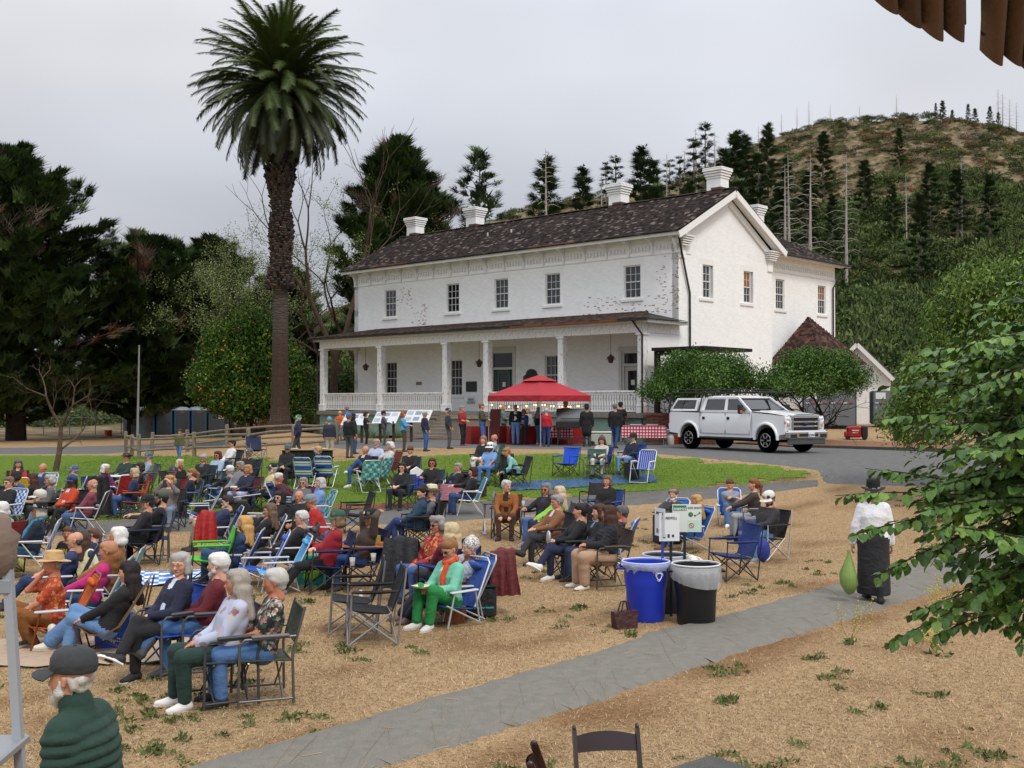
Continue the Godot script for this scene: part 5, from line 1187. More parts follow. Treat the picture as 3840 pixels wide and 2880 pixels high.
func held_kit() -> void:
	var m := MB.new()
	m.lathe([Vector2(0.0, 0.0), Vector2(0.03, 0.0), Vector2(0.042, 0.11), Vector2(0.039, 0.11), Vector2(0.028, 0.006)], 14); kit["cup"] = m.mesh()
	m = MB.new(); m.lathe([Vector2(0.0, 0.007), Vector2(0.0285, 0.007), Vector2(0.034, 0.055), Vector2(0.0, 0.055)], 12); kit["drink"] = m.mesh()
	m = MB.new(); m.box(Vector3(0, 0.04, 0), Vector3(0.075, 0.155, 0.009), Basis(Vector3.RIGHT, -0.3), 0.003); kit["phone"] = m.mesh()
	m = MB.new(); m.lathe([Vector2(0, 0), Vector2(0.08, 0.0), Vector2(0.12, 0.022), Vector2(0.12, 0.026), Vector2(0.078, 0.006), Vector2(0, 0.006)], 20); kit["plate"] = m.mesh()
	m = MB.new()
	m.sheet(func(u, v): return Vector3((u - 0.5) * 0.22, 0.035 * pow(maxf(absf(2 * u - 1), absf(2 * v - 1)), 5), (0.5 - v) * 0.2), 12, 12)
	kit["tray"] = m.mesh()
	m = MB.new(); m.box(Vector3(0, 0.02, 0), Vector3(0.16, 0.045, 0.11), Basis.IDENTITY, 0.008); kit["box"] = m.mesh()
	m = MB.new(); m.blob(Vector3(0, 0.09, 0), Vector3(0.08, 0.12, 0.035), Basis.IDENTITY, 10, 8); kit["bag"] = m.mesh()
	m = MB.new(); m.lathe([Vector2(0.0, 0), Vector2(0.035, 0.002), Vector2(0.005, 0.008), Vector2(0.004, 0.09), Vector2(0.03, 0.12), Vector2(0.038, 0.16), Vector2(0.03, 0.21), Vector2(0.0285, 0.21), Vector2(0.036, 0.16), Vector2(0.0, 0.1)], 14); kit["glass"] = m.mesh()
	m = MB.new(); m.lathe([Vector2(0.0, 0.0), Vector2(0.03, 0.0), Vector2(0.041, 0.11), Vector2(0.043, 0.112), Vector2(0.043, 0.12), Vector2(0.036, 0.125), Vector2(0, 0.126)], 14); kit["coffee"] = m.mesh()
func held(o: Node3D, d: Dictionary) -> void:
	var k: String = d.hold
	var both: bool = d.get("hands", "") in ["read", "photo", "clasp"]
	var l: Vector3 = o.get_meta("hand_l"); var r: Vector3 = o.get_meta("hand_r")
	var p := (l + r) * 0.5 if both else r
	var at := o.transform * (p + Vector3(0, 0.0, 0.11 if k in ["cup", "glass", "coffee", "bag"] else 0.13) + Vector3(0.03 if not both else 0.0, 0.03 if k in ["plate", "box", "tray"] else -0.04, 0))
	var look: Material = {"cup": mat("e8ecee", 0.08, {"alpha": 0.32}), "phone": mat("17181a", 0.2), "plate": mat("e8e6e0", 0.7), "box": mat("e4e2dd", 0.8), "tray": mat("d8cdb8", 0.85), "bag": mat("b5b4b2", 0.35, {"metal": 0.4, "bump": "lumps", "scale": 6.0}), "glass": mat("e8ecee", 0.05, {"alpha": 0.3}), "coffee": mat("2a2422", 0.6)}[k]
	var cat: String = {"phone": "phone", "plate": "plate", "box": "food tray", "tray": "food tray", "bag": "snack bag", "glass": "wine glass"}.get(k, "cup")
	var t := one({"cup": "plastic_cup", "coffee": "coffee_cup", "glass": "wine_glass", "phone": "mobile_phone", "plate": "paper_plate", "box": "food_tray", "tray": "takeout_tray", "bag": "snack_bag"}[k], kit[k], look, d.holds, cat, at, o.rotation.y, "things held in the hand")
	if k == "photo": t.rotation.x = 0.0
	if k == "cup": part("drink", kit["drink"], mat("8a4a1e", 0.2), t)
const HC := Vector3(7.6, 1.15, -52.0)
const HTURN := 2.391 # the long front runs back to the left
func hbox(m: MB, x0: float, x1: float, y0: float, y1: float, z0: float, z1: float, bev := 0.0) -> void:
	m.box(V(x0 + x1,y0 + y1,z0 + z1) * 0.5, V(x1 - x0,y1 - y0,z1 - z0), I, bev)
func pierced(m: MB, l0: float, l1: float, h0: float, h1: float, th: float, holes: Array, at: Callable) -> void:
	var cuts := [l0, l1]
	for o in holes: cuts.push_back(o[0]); cuts.push_back(o[1])
	cuts.sort()
	for k in cuts.size() - 1:
		var a: float = cuts[k]; var b: float = cuts[k + 1]
		if b - a < 0.001: continue
		var runs := [[h0, h1]]
		for o in holes:
			if o[0] <= a + 0.001 and o[1] >= b - 0.001:
				var nxt := []
				for r in runs:
					if o[2] > r[0]: nxt.push_back([r[0], minf(o[2], r[1])])
					if o[3] < r[1]: nxt.push_back([maxf(o[3], r[0]), r[1]])
				runs = nxt
		for r in runs:
			if r[1] - r[0] > 0.001:
				var p := []
				for y in r:
					for q in [[a, 0.0], [b, 0.0], [b, th], [a, th]]: p.push_back(at.call(q[0], y, q[1]))
				m.hexa(p)
func window(parent: Node, tr: Transform3D, w: float, h: float, cols: int, rows: int, blind := "") -> void:
	var key := "win%.2f_%.2f_%d_%d" % [w, h, cols, rows]
	if not mats.has(key):
		var f := MB.new()
		for s in [-1, 1]: f.box(V(s * (w * 0.5 - 0.035), h * 0.5, 0.0), V(0.07,h,0.1))
		f.box(V(0,0.03,0.0), V(w - 0.14,0.06,0.1)); f.box(V(0,h - 0.03,0), V(w - 0.14,0.06,0.1))
		f.box(V(0,h * 0.5,0.012), V(w - 0.14,0.05,0.07))
		for i in range(1, cols): f.box(V(-w * 0.5 + 0.07 + (w - 0.14) * i / cols, h * 0.5, 0.01), V(0.022,h - 0.12,0.03))
		for j in range(1, rows): if j * 2 != rows: f.box(V(0, 0.06 + (h - 0.12) * j / rows, 0.01), V(w - 0.14,0.022,0.028))
		var s := MB.new()
		s.box(V(0,-0.09,0.06), V(w + 0.3,0.14,0.2), I, 0.012)
		var t := MB.new()
		t.box(V(0,h + 0.14,0.075), V(w + 0.34,0.26,0.06))
		var p := MB.new()
		var pw := (w - 0.14) / cols; var ph := (h - 0.12) / rows
		p.box(Vector3.ZERO, V(pw - 0.02,ph - 0.02,0.006))
		mats[key] = [f.mesh(), s.mesh(), t.mesh(), p.mesh(), pw, ph]
	var q: Array = mats[key]
	var fr := part("window", q[0], mat("d9d8d3", 0.7), parent, tr)
	part("sill", q[1], mat("e6e6e2", 0.8), fr); part("lintel", q[2], mat("ecebe8", 0.85), fr)
	for j in rows:
		for i in cols:
			part("pane", q[3], mat("20262b", 0.06, {"spec": 0.6}) if (i * 7 + j * 3) % 5 else mat("2b3237", 0.08, {"spec": 0.6}), fr, T(I,V(-w * 0.5 + 0.07 + q[4] * (i + 0.5), 0.06 + q[5] * (j + 0.5), -0.01)))
	if blind != "":
		var b := MB.new()
		b.box(V(0,h * 0.74,-0.004), V(w - 0.16,h * 0.42,0.02))
		part("blind", b.mesh(), mat(blind, 0.9), fr)
func shingles(parent: Node, a: Vector3, b: Vector3, e: Vector3, d: Vector3, tones: Array, wide := 0.2, step := 0.17) -> void:
	var up := (d - a + e - b) * 0.5
	var rows := int(up.length() / step)
	var nn := (b - a).cross(d - a).normalized()
	if nn.y < 0: nn = -nn
	var trs := []
	var cols := []
	var mb := MB.new()
	mb.box(Vector3.ZERO, V(1,0.02,1))
	for j in rows + 1:
		var t := float(j) / rows
		var p0 := a.lerp(d, t); var p1 := b.lerp(e, t)
		var l := p0.distance_to(p1)
		if l < 0.1: continue
		var ux := (p1 - p0) / l
		var x := rnd(-wide, 0)
		while x < l:
			var w := wide * rnd(0.55, 1.35)
			var x0 := maxf(x, 0.0); var x1 := minf(x + w, l)
			if x1 - x0 > 0.03 and rng.randf() > 0.006:
				var uz := ux.cross(nn).normalized()
				var tilt := Basis(ux, 0.07 + rnd(-0.012, 0.03)) if uz.dot(up) < 0 else Basis(ux, -0.07 - rnd(-0.012, 0.03))
				var ba := tilt * Basis(ux, nn, uz)
				var dep := step * 1.5
				trs.push_back(T(ba * Basis.from_scale(V(x1 - x0 - 0.006,1,dep)), p0 + ux * (x0 + x1) * 0.5 + nn * rnd(0.02, 0.034) + up.normalized() * rnd(-0.02, 0.02)))
				var q := Color.html(tones[rng.randi() % tones.size()]).srgb_to_linear()
				cols.push_back(q * rnd(0.75, 1.2))
			x += w
	many("shingles", mb.mesh(), mat("ffffff", 0.95, {"vc": true, "spec": 0.15}), trs, cols, parent)

func build_house() -> void:
	var o := thing("white_house", "two-storey white painted brick house with a long porch and dark shingle roof", "house", HC, HTURN)
	var brick := mat("ffffff", 0.85, {"tex": "painted", "bump": "courses", "scale": 0.42, "depth": 0.25, "world": false, "spec": 0.3})
	var white := mat("e9e9e6", 0.75)
	var peel := mat("ffffff", 0.9, {"tex": "peeling", "scale": 0.9, "stretch": V(0.9,0.3,0.9)})
	var dark := mat("2b2624", 0.7)
	var L := 23.2; var W := 8.27; var EV := 9.41; var TOP := 11.95
	var xs := [2.63, 7.6, 11.16, 14.81, 19.98]
	var holes := []
	for x in xs: holes.push_back([x - 0.5, x + 0.5, 6.69, 8.25])
	var low := [[19.9, 1.0, 2.2, 4.1], [14.56, 0.95, 2.15, 4.1], [7.66, 0.95, 2.15, 4.15]]
	for w in low: holes.push_back([w[0] - w[1] * 0.5, w[0] + w[1] * 0.5, w[2], w[3]])
	holes.push_back([10.3, 11.9, 1.3, 4.45]); holes.push_back([2.2, 3.25, 1.3, 4.2])
	var m := MB.new()
	pierced(m, 0.0, L, 0.0, EV, 0.35, holes, func(a, y, i): return V(a,y,i))
	part("front_wall", m.mesh(), brick, o)
	m = MB.new()
	var gh := [[1.8, 2.7, 6.69, 8.26], [5.4, 6.3, 6.69, 8.26]]
	pierced(m, 0.0, W, 0.0, EV, 0.35, gh, func(a, y, i): return Vector3(i - 0.004, y, W - a))
	m.prism([W(0,EV), W(W,EV), W(W * 0.5,TOP - 0.15)], 0.35, T(Basis(V(0,0,1), UP, V(-1,0,0)), V(0.171,0,0)))
	part("gable_wall", m.mesh(), brick, o)
	m = MB.new()
	hbox(m, L - 0.35, L + 0.004, 0, EV, 0.0, W)
	hbox(m, 0.35, L - 0.35, 0, EV, W - 0.35, W - 0.003)
	m.prism([W(0,EV), W(W,EV), W(W * 0.5,TOP - 0.15)], 0.35, T(Basis(V(0,0,1), UP, V(-1,0,0)), V(L - 0.17,0,0)))
	part("back_wall", m.mesh(), brick, o)
	m = nb(); hbox(m, 0.6, L - 0.6, 1.3, 1.35, 0.5, W - 0.5); hbox(m, 0.6, L - 0.6, 5.6, 5.7, 0.5, W - 0.5)
	part("floor", m.mesh(), mat("4a4038", 0.9), o)
	for x in xs: window(o, T(Basis(Vector3.LEFT, UP, Vector3.FORWARD), V(x,6.69,0.1)), 1.0, 1.56, 3, 4)
	for w in low: window(o, T(Basis(Vector3.LEFT, UP, Vector3.FORWARD), V(w[0],w[2],0.12)), w[1], w[3] - w[2], 3, 4)
	var side := Basis(V(0,0,1), UP, V(-1,0,0))
	for z in [2.25, 5.85]: window(o, T(side, V(0.1, 6.69, W - (W - z))), 0.9, 1.57, 3, 4, "8a5a33" if z > 5 else "")
	for dd in [[11.1, 1.6, 4.45, "3f5c50"], [2.72, 1.05, 4.2, "c9c7c1"]]:
		m = MB.new()
		var hw: float = dd[1] * 0.5
		for s in [-1, 1]: m.box(V(dd[0] + s * (hw - 0.05), 1.3 + (dd[2] - 1.3) * 0.5, 0.1), V(0.1,dd[2] - 1.3,0.14))
		m.box(V(dd[0],3.55,0.1), V(dd[1] - 0.2,0.12,0.14)); m.box(V(dd[0],dd[2] - 0.05,0.1), V(dd[1] - 0.2,0.1,0.14))
		for s in [-1, 1]: m.box(V(dd[0] + s * (hw + 0.09), 1.3 + (dd[2] - 1.3) * 0.5, -0.02), V(0.16,dd[2] - 1.3 + 0.1,0.05))
		m.box(V(dd[0],dd[2] + 0.12,-0.022), V(dd[1] + 0.4,0.22,0.06))
		var fr := part("door_frame", m.mesh(), mat("cfcfca", 0.75), o)
		m = nb(); m.box(V(dd[0],4.0,0.1), V(dd[1] - 0.2,0.78,0.01)); part("transom_pane", m.mesh(), mat("1c2124", 0.08), fr)
		m = MB.new()
		var lw: float = minf(hw - 0.1, 0.46)
		for s in [-1, 1]: m.box(V(dd[0] + s * (lw - 0.08), 2.4, 0.14), V(0.16,2.16,0.05))
		m.box(V(dd[0],1.75,0.14), V(lw * 2 - 0.32,0.86,0.045)); m.box(V(dd[0],3.38,0.14), V(lw * 2 - 0.32,0.2,0.05))
		var door := part("door", m.mesh(), mat(dd[3], 0.6), o)
		m = nb(); m.box(V(dd[0],2.72,0.145), V(lw * 2 - 0.32,1.1,0.012)); part("door_pane", m.mesh(), mat("14181a", 0.07), door)
		m = nb(); m.box(V(dd[0] - 0.02,2.72,0.132), V(0.22,0.24,0.006)); part("notice", m.mesh(), mat("d8dad6", 0.8), door)
		m = nb(); m.blob(V(dd[0] + lw - 0.07,2.25,0.08), V(0.03,0.03,0.03)); part("door_knob", m.mesh(), mat("3a3430", 0.4, {"metal": 0.8}), door)
		if hw > 0.6:
			for s in [-1, 1]:
				m = nb(); m.box(V(dd[0] + s * (hw - 0.2), 2.4, 0.13), V(0.18,2.1,0.01)); part("side_pane", m.mesh(), mat("222a2b", 0.07), fr)
	m = nb(); m.box(Vector3.ZERO, V(0.17,0.05,0.006)); var fl := m.mesh()
	rng.seed = 44
	for k in 210:
		var q := W(rnd(0, 1), rnd(0, 1))
		var p := V(pow(q.x, 2.2) * 1.3 + 0.02, 5.9 + q.y * 2.6, -0.001) if k < 70 else (V(16.9 + absf(rng.randfn()) * 0.5 + floorf(q.y * 1.9) * 1.3, 6.1 + q.y * 2.2, -0.001) if k < 140 else V(0.6 + q.x * 5.0, 6.0 + pow(q.y, 2.0) * 0.9, -0.001))
		p.y = roundf(p.y / 0.074) * 0.074
		part("bare_brick", fl, mat(["a8927f", "96715e", "b5a596", "8a5c4a"][k % 4], 0.95), get_node("white_house/front_wall"), T(Basis.from_scale(V(rnd(0.25, 1.1), rnd(0.5, 1.0), 1)), p))
	m = nb(); hbox(m, -0.02, L + 0.02, 8.62, 8.68, -0.035, 0.0); hbox(m, -0.035, 0.0, 8.62, 8.68, 0.0, 1.0); part("string_course", m.mesh(), white, o)
	var br := MB.new()
	br.prism([W(0,0), W(0,-0.78), W(0.08,-0.78), W(0.1,-0.45), W(0.2,-0.22), W(0.42,-0.12), W(0.55,-0.1), W(0.55,0)], 0.13, T(Basis(V(0,0,-1), UP, V(1,0,0)), Vector3.ZERO))
	var bm := br.mesh()
	for k in 18: part("eave_bracket", bm, white, o, T(I,V(0.1 + k * 23.0 / 17.0,EV,0.0)))
	var dn := MB.new(); dn.box(Vector3.ZERO, V(0.1,0.2,0.07))
	var dm := dn.mesh()
	for k in 110: part("dentil", dm, white, o, T(I,V(0.2 + k * 0.207,8.95,-0.035)))
	for k in 38: part("dentil", dm, white, o, T(side, V(0.665,8.95,W + 0.2 + k * 0.207)))
	var ov := 0.62; var hy := EV + 0.05
	var sl := (TOP - hy) / (W * 0.5 + ov)
	m = MB.new()
	for s in [0, 1]:
		var ze := -ov if s == 0 else W + ov
		var a := V(-0.5,hy,ze); var b := V(L + 0.5,hy,ze); var e := V(L + 0.5,TOP,W * 0.5); var d := V(-0.5,TOP,W * 0.5)
		var dz := V(0,0.1,0)
		if s == 0: m.hexa([a, d, e, b, a + dz, d + dz, e + dz, b + dz])
		else: m.hexa([d, a, b, e, d + dz, a + dz, b + dz, e + dz])
	var roof := part("roof", m.mesh(), mat("2e2825", 0.95), o)
	var tones := ["332c2a", "282322", "3a322f", "201c1b", "302a28", "3d3531", "252120", "2c2725", "352e2b", "655c55"]
	shingles(roof, V(-0.52,hy + 0.1,-ov - 0.04), V(L + 0.52,hy + 0.1,-ov - 0.04), V(L + 0.52,TOP + 0.1,W * 0.5), V(-0.52,TOP + 0.1,W * 0.5), tones)
	var rows := []
	for k in 24:
		m = nb(); m.box(Vector3.ZERO, V(1.0,0.03,0.3), Basis(Vector3.FORWARD, rnd(-0.03, 0.03)))
		part("ridge_cap", m.mesh(), mat(["6a5e54", "57493f", "766a5f"][k % 3], 0.95), roof, T(I,V(0.0 + k * 1.01,TOP + 0.16,W * 0.5)))
	m = nb(); hbox(m, -0.5, L + 0.5, EV + 0.0, EV + 0.045, -ov, -0.003); hbox(m, -0.5, L + 0.5, EV - 0.06, EV + 0.1, -ov - 0.03, -ov - 0.003); part("soffit", m.mesh(), white, o)
	for k in 8:
		m = nb(); hbox(m, 0, 3.02, 0, 0.11, 0, 0.1, 0.01)
		part("gutter", m.mesh(), mat("6d3f2a" if k in [2, 6] else "231f1e", 0.6), o, T(I,V(-0.48 + k * 3.03,EV + 0.08,-ov - 0.135)))
	for s in [0, 1]:
		var ze := -ov - 0.02 if s == 0 else W + ov + 0.02
		m = MB.new()
		m.bar(V(-0.47,hy - 0.13,ze), V(-0.47,TOP - 0.13,W * 0.5), 0.08, 0.3)
		m.bar(V(-0.26, hy - 0.12, ze * 0.93 + (0.03 if s == 0 else 0.28)), V(-0.26,TOP - 0.2,W * 0.5), 0.3, 0.06)
		m.bar(V(-0.06, hy - 0.42, ze * 0.9 + (0.1 if s == 0 else 0.36)), V(-0.06,TOP - 0.5,W * 0.5), 0.1, 0.3)
		part("raking_cornice", m.mesh(), white, o)
		for k in 5:
			m = MB.new()
			var zc := 0.3 if s == 0 else W - 0.25
			m.box(V(-0.12 - k * 0.02,EV - 0.42 + k * 0.1,zc), V(0.24 + k * 0.04,0.07,0.62 + k * 0.09), I, 0.008)
			part("cornice_return", m.mesh(), white, o)
		m = MB.new()
		var z0 := 0.0 if s == 0 else W - 0.5
		hbox(m, -0.07, -0.002, EV - 1.0, EV - 0.46, z0 + 0.05, z0 + 0.5); part("pilaster", m.mesh(), brick, o)
	for cx in [[0.55, 4.13], [6.6, 4.13], [17.2, 4.13], [22.4, 4.13], [3.6, 12.6]]:
		chimney(o, V(cx[0],TOP if cx[1] < 9 else 11.55,cx[1]), brick)
	for x in [12.4, 14.2]:
		m = nb(); m.tube([V(x,TOP - 1.5,2.1), V(x,TOP - 0.75,2.1)], 0.045, 8); part("vent_pipe", m.mesh(), mat("c9c9c6", 0.5), o)
	var wx := 0.7; var we := 16.4
	m = MB.new()
	pierced(m, W, we, 0.0, EV, 0.35, [[9.35, 10.25, 6.69, 8.26], [13.9, 14.8, 6.66, 8.26]], func(a, y, i): return V(wx + i,y,we + W - a))
	hbox(m, wx + 0.35, 12.0, 0, EV, we - 0.35, we - 0.003)
	part("wing_wall", m.mesh(), brick, o)
	for z in [we + W - 9.8, we + W - 14.35]: window(o, T(side, V(wx + 0.1,6.68,z)), 0.9, 1.57, 3, 4, "7d5a3e" if z > 12 else "")
	m = MB.new()
	var A := V(wx - ov,hy,we + ov); var B := V(wx - ov,hy,W); var C := V(wx + 4.6,12.3,W); var D := V(wx + 4.6,12.3,we - 4.6); var E2 := V(12.0,hy,we + ov); var G := V(12.0,12.3,we - 4.6)
	m.quad(A, B, C, D); m.quad(E2, A, D, G)
	m.quad(A + V(0,-0.1,0), E2 + V(0,-0.1,0), E2, A); m.quad(B + V(0,-0.1,0), A + V(0,-0.1,0), A, B)
	var wr := part("wing_roof", m.mesh(), mat("2e2825", 0.95), o)
	shingles(wr, A + V(0,0.02,0), B + V(0,0.02,0), C + V(0,0.02,0), D + V(0,0.02,0), tones)
	m = nb(); hbox(m, wx - ov, wx - 0.003, EV, EV + 0.045, W + 0.2, we + ov); hbox(m, wx - ov - 0.03, wx - ov - 0.003, EV - 0.04, EV + 0.08, W + 0.2, we + ov)
	hbox(m, wx - 0.035, wx - 0.001, 8.62, 8.68, W + 0.02, we); part("wing_cornice", m.mesh(), white, o)
	m = nb(); hbox(m, wx - ov - 0.13, wx - ov - 0.032, EV + 0.0, EV + 0.1, W + 0.25, we + ov, 0.01); part("gutter", m.mesh(), dark, o)
	m = nb(); m.tube([V(-0.4,EV + 0.05,-ov + 0.02), V(-0.12,EV - 0.8,0.1), V(-0.09,EV - 2.6,0.78), V(-0.09,0.3,0.8)], 0.05, 8); part("downpipe", m.mesh(), dark, o)
	m = nb(); m.tube([V(wx - 0.5,EV,we + 0.3), V(wx - 0.1,EV - 1.2,we - 0.4), V(wx - 0.09,0.3,we - 0.42)], 0.05, 8); part("downpipe", m.mesh(), dark, o)
	m = nb(); m.tube([V(L + 0.4,EV + 0.05,-ov + 0.02), V(L + 0.1,EV - 0.9,0.0), V(L + 0.06,EV - 1.7,0.12)], 0.045, 8); part("downpipe", m.mesh(), dark, o)
	porch(o, brick, white, peel, tones)
	m = MB.new()
	hbox(m, -1.7, 0.69, 0, 3.75, 9.7, 13.6)
	part("entrance_wall", m.mesh(), brick, o)
	for z in [10.1, 11.2, 12.3]: window(o, T(side, V(-1.71,2.2,z + 0.35)), 0.75, 1.25, 2, 2)
	m = MB.new()
	var ap := V(-0.2,6.3,11.65)
	var cs := [V(-2.25,3.85,14.1), V(-2.25,3.85,9.2), V(0.7,3.85,9.2), V(0.7,3.85,14.1)]
	for k in 4:
		m.tri(cs[k], cs[(k + 1) % 4], ap);
	hbox(m, -2.2, 0.69, 3.75, 3.84, 9.25, 14.05)
	var er := part("entrance_roof", m.mesh(), mat("3b2b27", 0.95), o)
	var et := ["4f3a35", "3d2d2a", "5d463f", "352825"]
	shingles(er, cs[0], cs[1], ap, ap, et, 0.18, 0.15)
	shingles(er, cs[1], cs[2], ap, ap, et, 0.18, 0.15)

func chimney(o: Node, at: Vector3, brick: Material) -> void:
	var m := MB.new()
	m.box(at + V(0,0.35,0), V(0.8,1.5,0.72))
	for k in 4: m.box(at + V(0,0.72 + k * 0.12,0), V(0.87 + k * 0.08,0.09,0.79 + k * 0.08), I, 0.008)
	m.box(at + V(0,1.17,0), V(1.1,0.06,1.02), I, 0.01)
	var c := part("chimney", m.mesh(), brick, o)
	m = MB.new()
	m.box(at + V(0,-0.18,0), V(0.83,0.6,0.75)); m.box(at + V(-0.16,0.17,-0.17), V(0.56,0.12,0.48))
	part("flashing", m.mesh(), mat("57423c", 0.8), c)

func porch(o: Node, brick: Material, white: Material, peel: Material, tones: Array) -> void:
	var P := -2.75; var DK := 1.3; var BM := 4.85
	var L := 22.95
	var m := MB.new(); hbox(m, -0.1, L + 0.1, DK - 0.22, DK, P - 0.15, -0.01, 0.01); part("porch_deck", m.mesh(), mat("c4bcae", 0.9, {"tex": "tar", "scale": 0.8}), o)
	m = nb(); hbox(m, 0.0, L, 0.0, DK - 0.23, P, -0.02); part("porch_base", m.mesh(), mat("7f9c8c", 0.85, {"bump": "lumps", "scale": 0.7, "depth": 0.6}), o)
	var px := [0.11, 4.74, 9.61, 12.56, 17.71, 22.76]
	for k in px.size():
		m = MB.new()
		m.box(V(px[k], (DK + BM) * 0.5, P + 0.15), V(0.34,BM - DK,0.34), I, 0.02)
		var po := part("porch_post", m.mesh(), peel, o)
		m = nb(); m.box(V(px[k],BM - 0.06,P + 0.15), V(0.46,0.09,0.46), I, 0.01); part("capital", m.mesh(), white, po)
		m = nb(); m.box(V(px[k],DK + 0.33,P + 0.15), V(0.44,0.1,0.44), I, 0.01); m.box(V(px[k],DK + 0.14,P + 0.15), V(0.42,0.27,0.42), I, 0.01); part("plinth", m.mesh(), peel, po)
	m = nb(); hbox(m, -0.05, L + 0.05, BM, BM + 0.42, P + 0.0, P + 0.3, 0.01); hbox(m, -0.05, 0.25, BM, BM + 0.42, P + 0.31, -0.01); hbox(m, L - 0.25, L + 0.05, BM, BM + 0.42, P + 0.31, -0.01)
	part("porch_beam", m.mesh(), peel, o)
	m = nb(); hbox(m, 0.26, L - 0.26, BM + 0.36, BM + 0.4, P + 0.31, -0.01); part("porch_ceiling", m.mesh(), mat("d8d4cc", 0.9), o)
	m = nb(); hbox(m, -0.02, 0.12, 3.4, BM - 0.003, P + 0.34, -0.01); part("end_panel", m.mesh(), white, o)
	m = nb(); hbox(m, -0.5, L + 0.5, BM + 0.42, BM + 0.56, P - 0.3, -0.01); part("porch_cornice", m.mesh(), peel, o)
	var y0 := BM + 0.57; var y1 := 5.98
	var A := V(-0.6,y0,P - 0.42); var B := V(L + 0.6,y0,P - 0.42); var C := V(L - 1.8,y1,0.0); var D := V(1.8,y1,0.0)
	m = MB.new()
	m.quad(B, A, D, C); m.tri(A, V(-0.6,y0,0), D); m.tri(V(L + 0.6,y0,0), B, C)
	m.quad(B + V(0,-0.02,0), V(L + 0.6,y0 - 0.02,0), V(-0.6,y0 - 0.02,0), A + V(0,-0.02,0))
	var rf := part("porch_roof", m.mesh(), mat("2c2624", 0.95), o)
	shingles(rf, A + V(0,0.03,0), B + V(0,0.03,0), C + V(0,0.03,0), D + V(0,0.03,0), ["3a312d", "2d2725", "4b403a", "352d2a"])
	m = nb(); hbox(m, 1.7, L - 1.7, y1 - 0.03, y1 + 0.06, -0.14, -0.02); part("flashing", m.mesh(), mat("5a4038", 0.8), o)
	m = nb(); hbox(m, -0.6, L + 0.6, y0 - 0.08, y0 + 0.03, P - 0.53, P - 0.43, 0.01); part("gutter", m.mesh(), mat("2a2422", 0.6), o)
	m = nb(); hbox(m, 1.0, 7.5, y0 - 0.07, y0 + 0.035, P - 0.545, P - 0.534); part("rusty_gutter_strip", m.mesh(), mat("7a4327", 0.9), o)
	m = nb(); m.tube([V(0.3,y0,P - 0.42), V(-0.05,BM - 0.1,P - 0.1), V(-0.05,0.2,P - 0.1)], 0.045, 8); part("downpipe", m.mesh(), mat("2a2422", 0.6), o)
	m = nb(); m.tube([V(L + 0.35,y0,P - 0.42), V(L + 0.1,BM - 0.1,P - 0.1), V(L + 0.1,0.2,P - 0.1)], 0.045, 8); part("downpipe", m.mesh(), mat("2a2422", 0.6), o)
	var bal := MB.new(); bal.box(V(0,0.35,0), V(0.075,0.7,0.05))
	var balm := bal.mesh()
	for k in px.size() - 1:
		if k == 2: continue
		var a: float = px[k] + 0.2; var b: float = px[k + 1] - 0.2
		m = MB.new()
		hbox(m, a, b, DK + 0.92, DK + 1.0, P + 0.06, P + 0.24, 0.012); hbox(m, a, b, DK + 0.82, DK + 0.91, P + 0.11, P + 0.2)
		var ra := part("handrail", m.mesh(), peel, o)
		m = nb(); hbox(m, a, b, DK + 0.06, DK + 0.12, P + 0.1, P + 0.2); part("bottom_rail", m.mesh(), peel, ra)
		var cnt := int((b - a) / 0.15)
		for i in cnt: part("baluster", balm, peel, ra, T(Basis(Vector3.FORWARD, rnd(-0.03, 0.03)), V(a + (b - a) * (i + 0.5) / cnt, DK + 0.12, P + 0.15)))
	var stair := part("porch_steps", steps_mesh(7, 2.6, DK - 0.02), mat("d2c8b8", 0.9, {"tex": "tar", "scale": 0.8}), o, T(I,V(11.1,0,P - 0.16)))
	for s in [-1, 1]:
		m = MB.new()
		hbox(m, 11.1 + s * 1.65 - 0.32, 11.1 + s * 1.65 + 0.32, 0, 0.95, P - 2.3, P - 0.17, 0.015)
		hbox(m, 11.1 + s * 1.65 - 0.38, 11.1 + s * 1.65 + 0.38, 0.955, 1.06, P - 2.36, P - 0.172, 0.015)
		part("stair_cheek", m.mesh(), mat("cfc5b6", 0.9, {"tex": "tar", "scale": 0.7}), o)
	for x in [2.9, 11.5, 20.6]:
		m = MB.new()
		m.tube([V(x,BM + 0.36,-1.3), V(x,4.0,-1.3)], 0.012, 5)
		m.lathe([W(0.03,4.02), W(0.05,3.97), W(0.19,3.86), W(0.2,3.84), W(0.19,3.82)].map(func(p): return p), 10, T(I,V(x,0,-1.3)))
		m.lathe([W(0.06,3.6), W(0.1,3.62), W(0.15,3.81)], 8, T(I,V(x,0,-1.3)))
		m.tube([V(x - 0.3,3.78,-1.3), V(x + 0.3,3.78,-1.3)], 0.012, 5)
		part("porch_lantern", m.mesh(), mat("5b443a", 0.6, {"metal": 0.4}), o)
	m = nb(); hbox(m, 12.95, 13.75, 2.35, 2.9, -0.05, -0.003, 0.01); part("plaque", m.mesh(), mat("2a2b2b", 0.6), o)
	m = nb(); hbox(m, 17.3, 17.75, 2.75, 2.93, -0.02, -0.003); part("vent_plate", m.mesh(), mat("8a7563", 0.9), o)
	m = nb(); m.prism([W(-0.55,0), W(0.55,0), W(0.55,0.75), W(0.38,0.85), W(0.3,1.02), W(0.12,1.12), W(-0.12,1.12), W(-0.3,1.02), W(-0.38,0.85), W(-0.55,0.75)], 0.06, T(Basis(Vector3.LEFT, UP, Vector3.FORWARD), V(9.0,2.35,-0.04)))
	part("plaque", m.mesh(), mat("2b2724", 0.6), o)
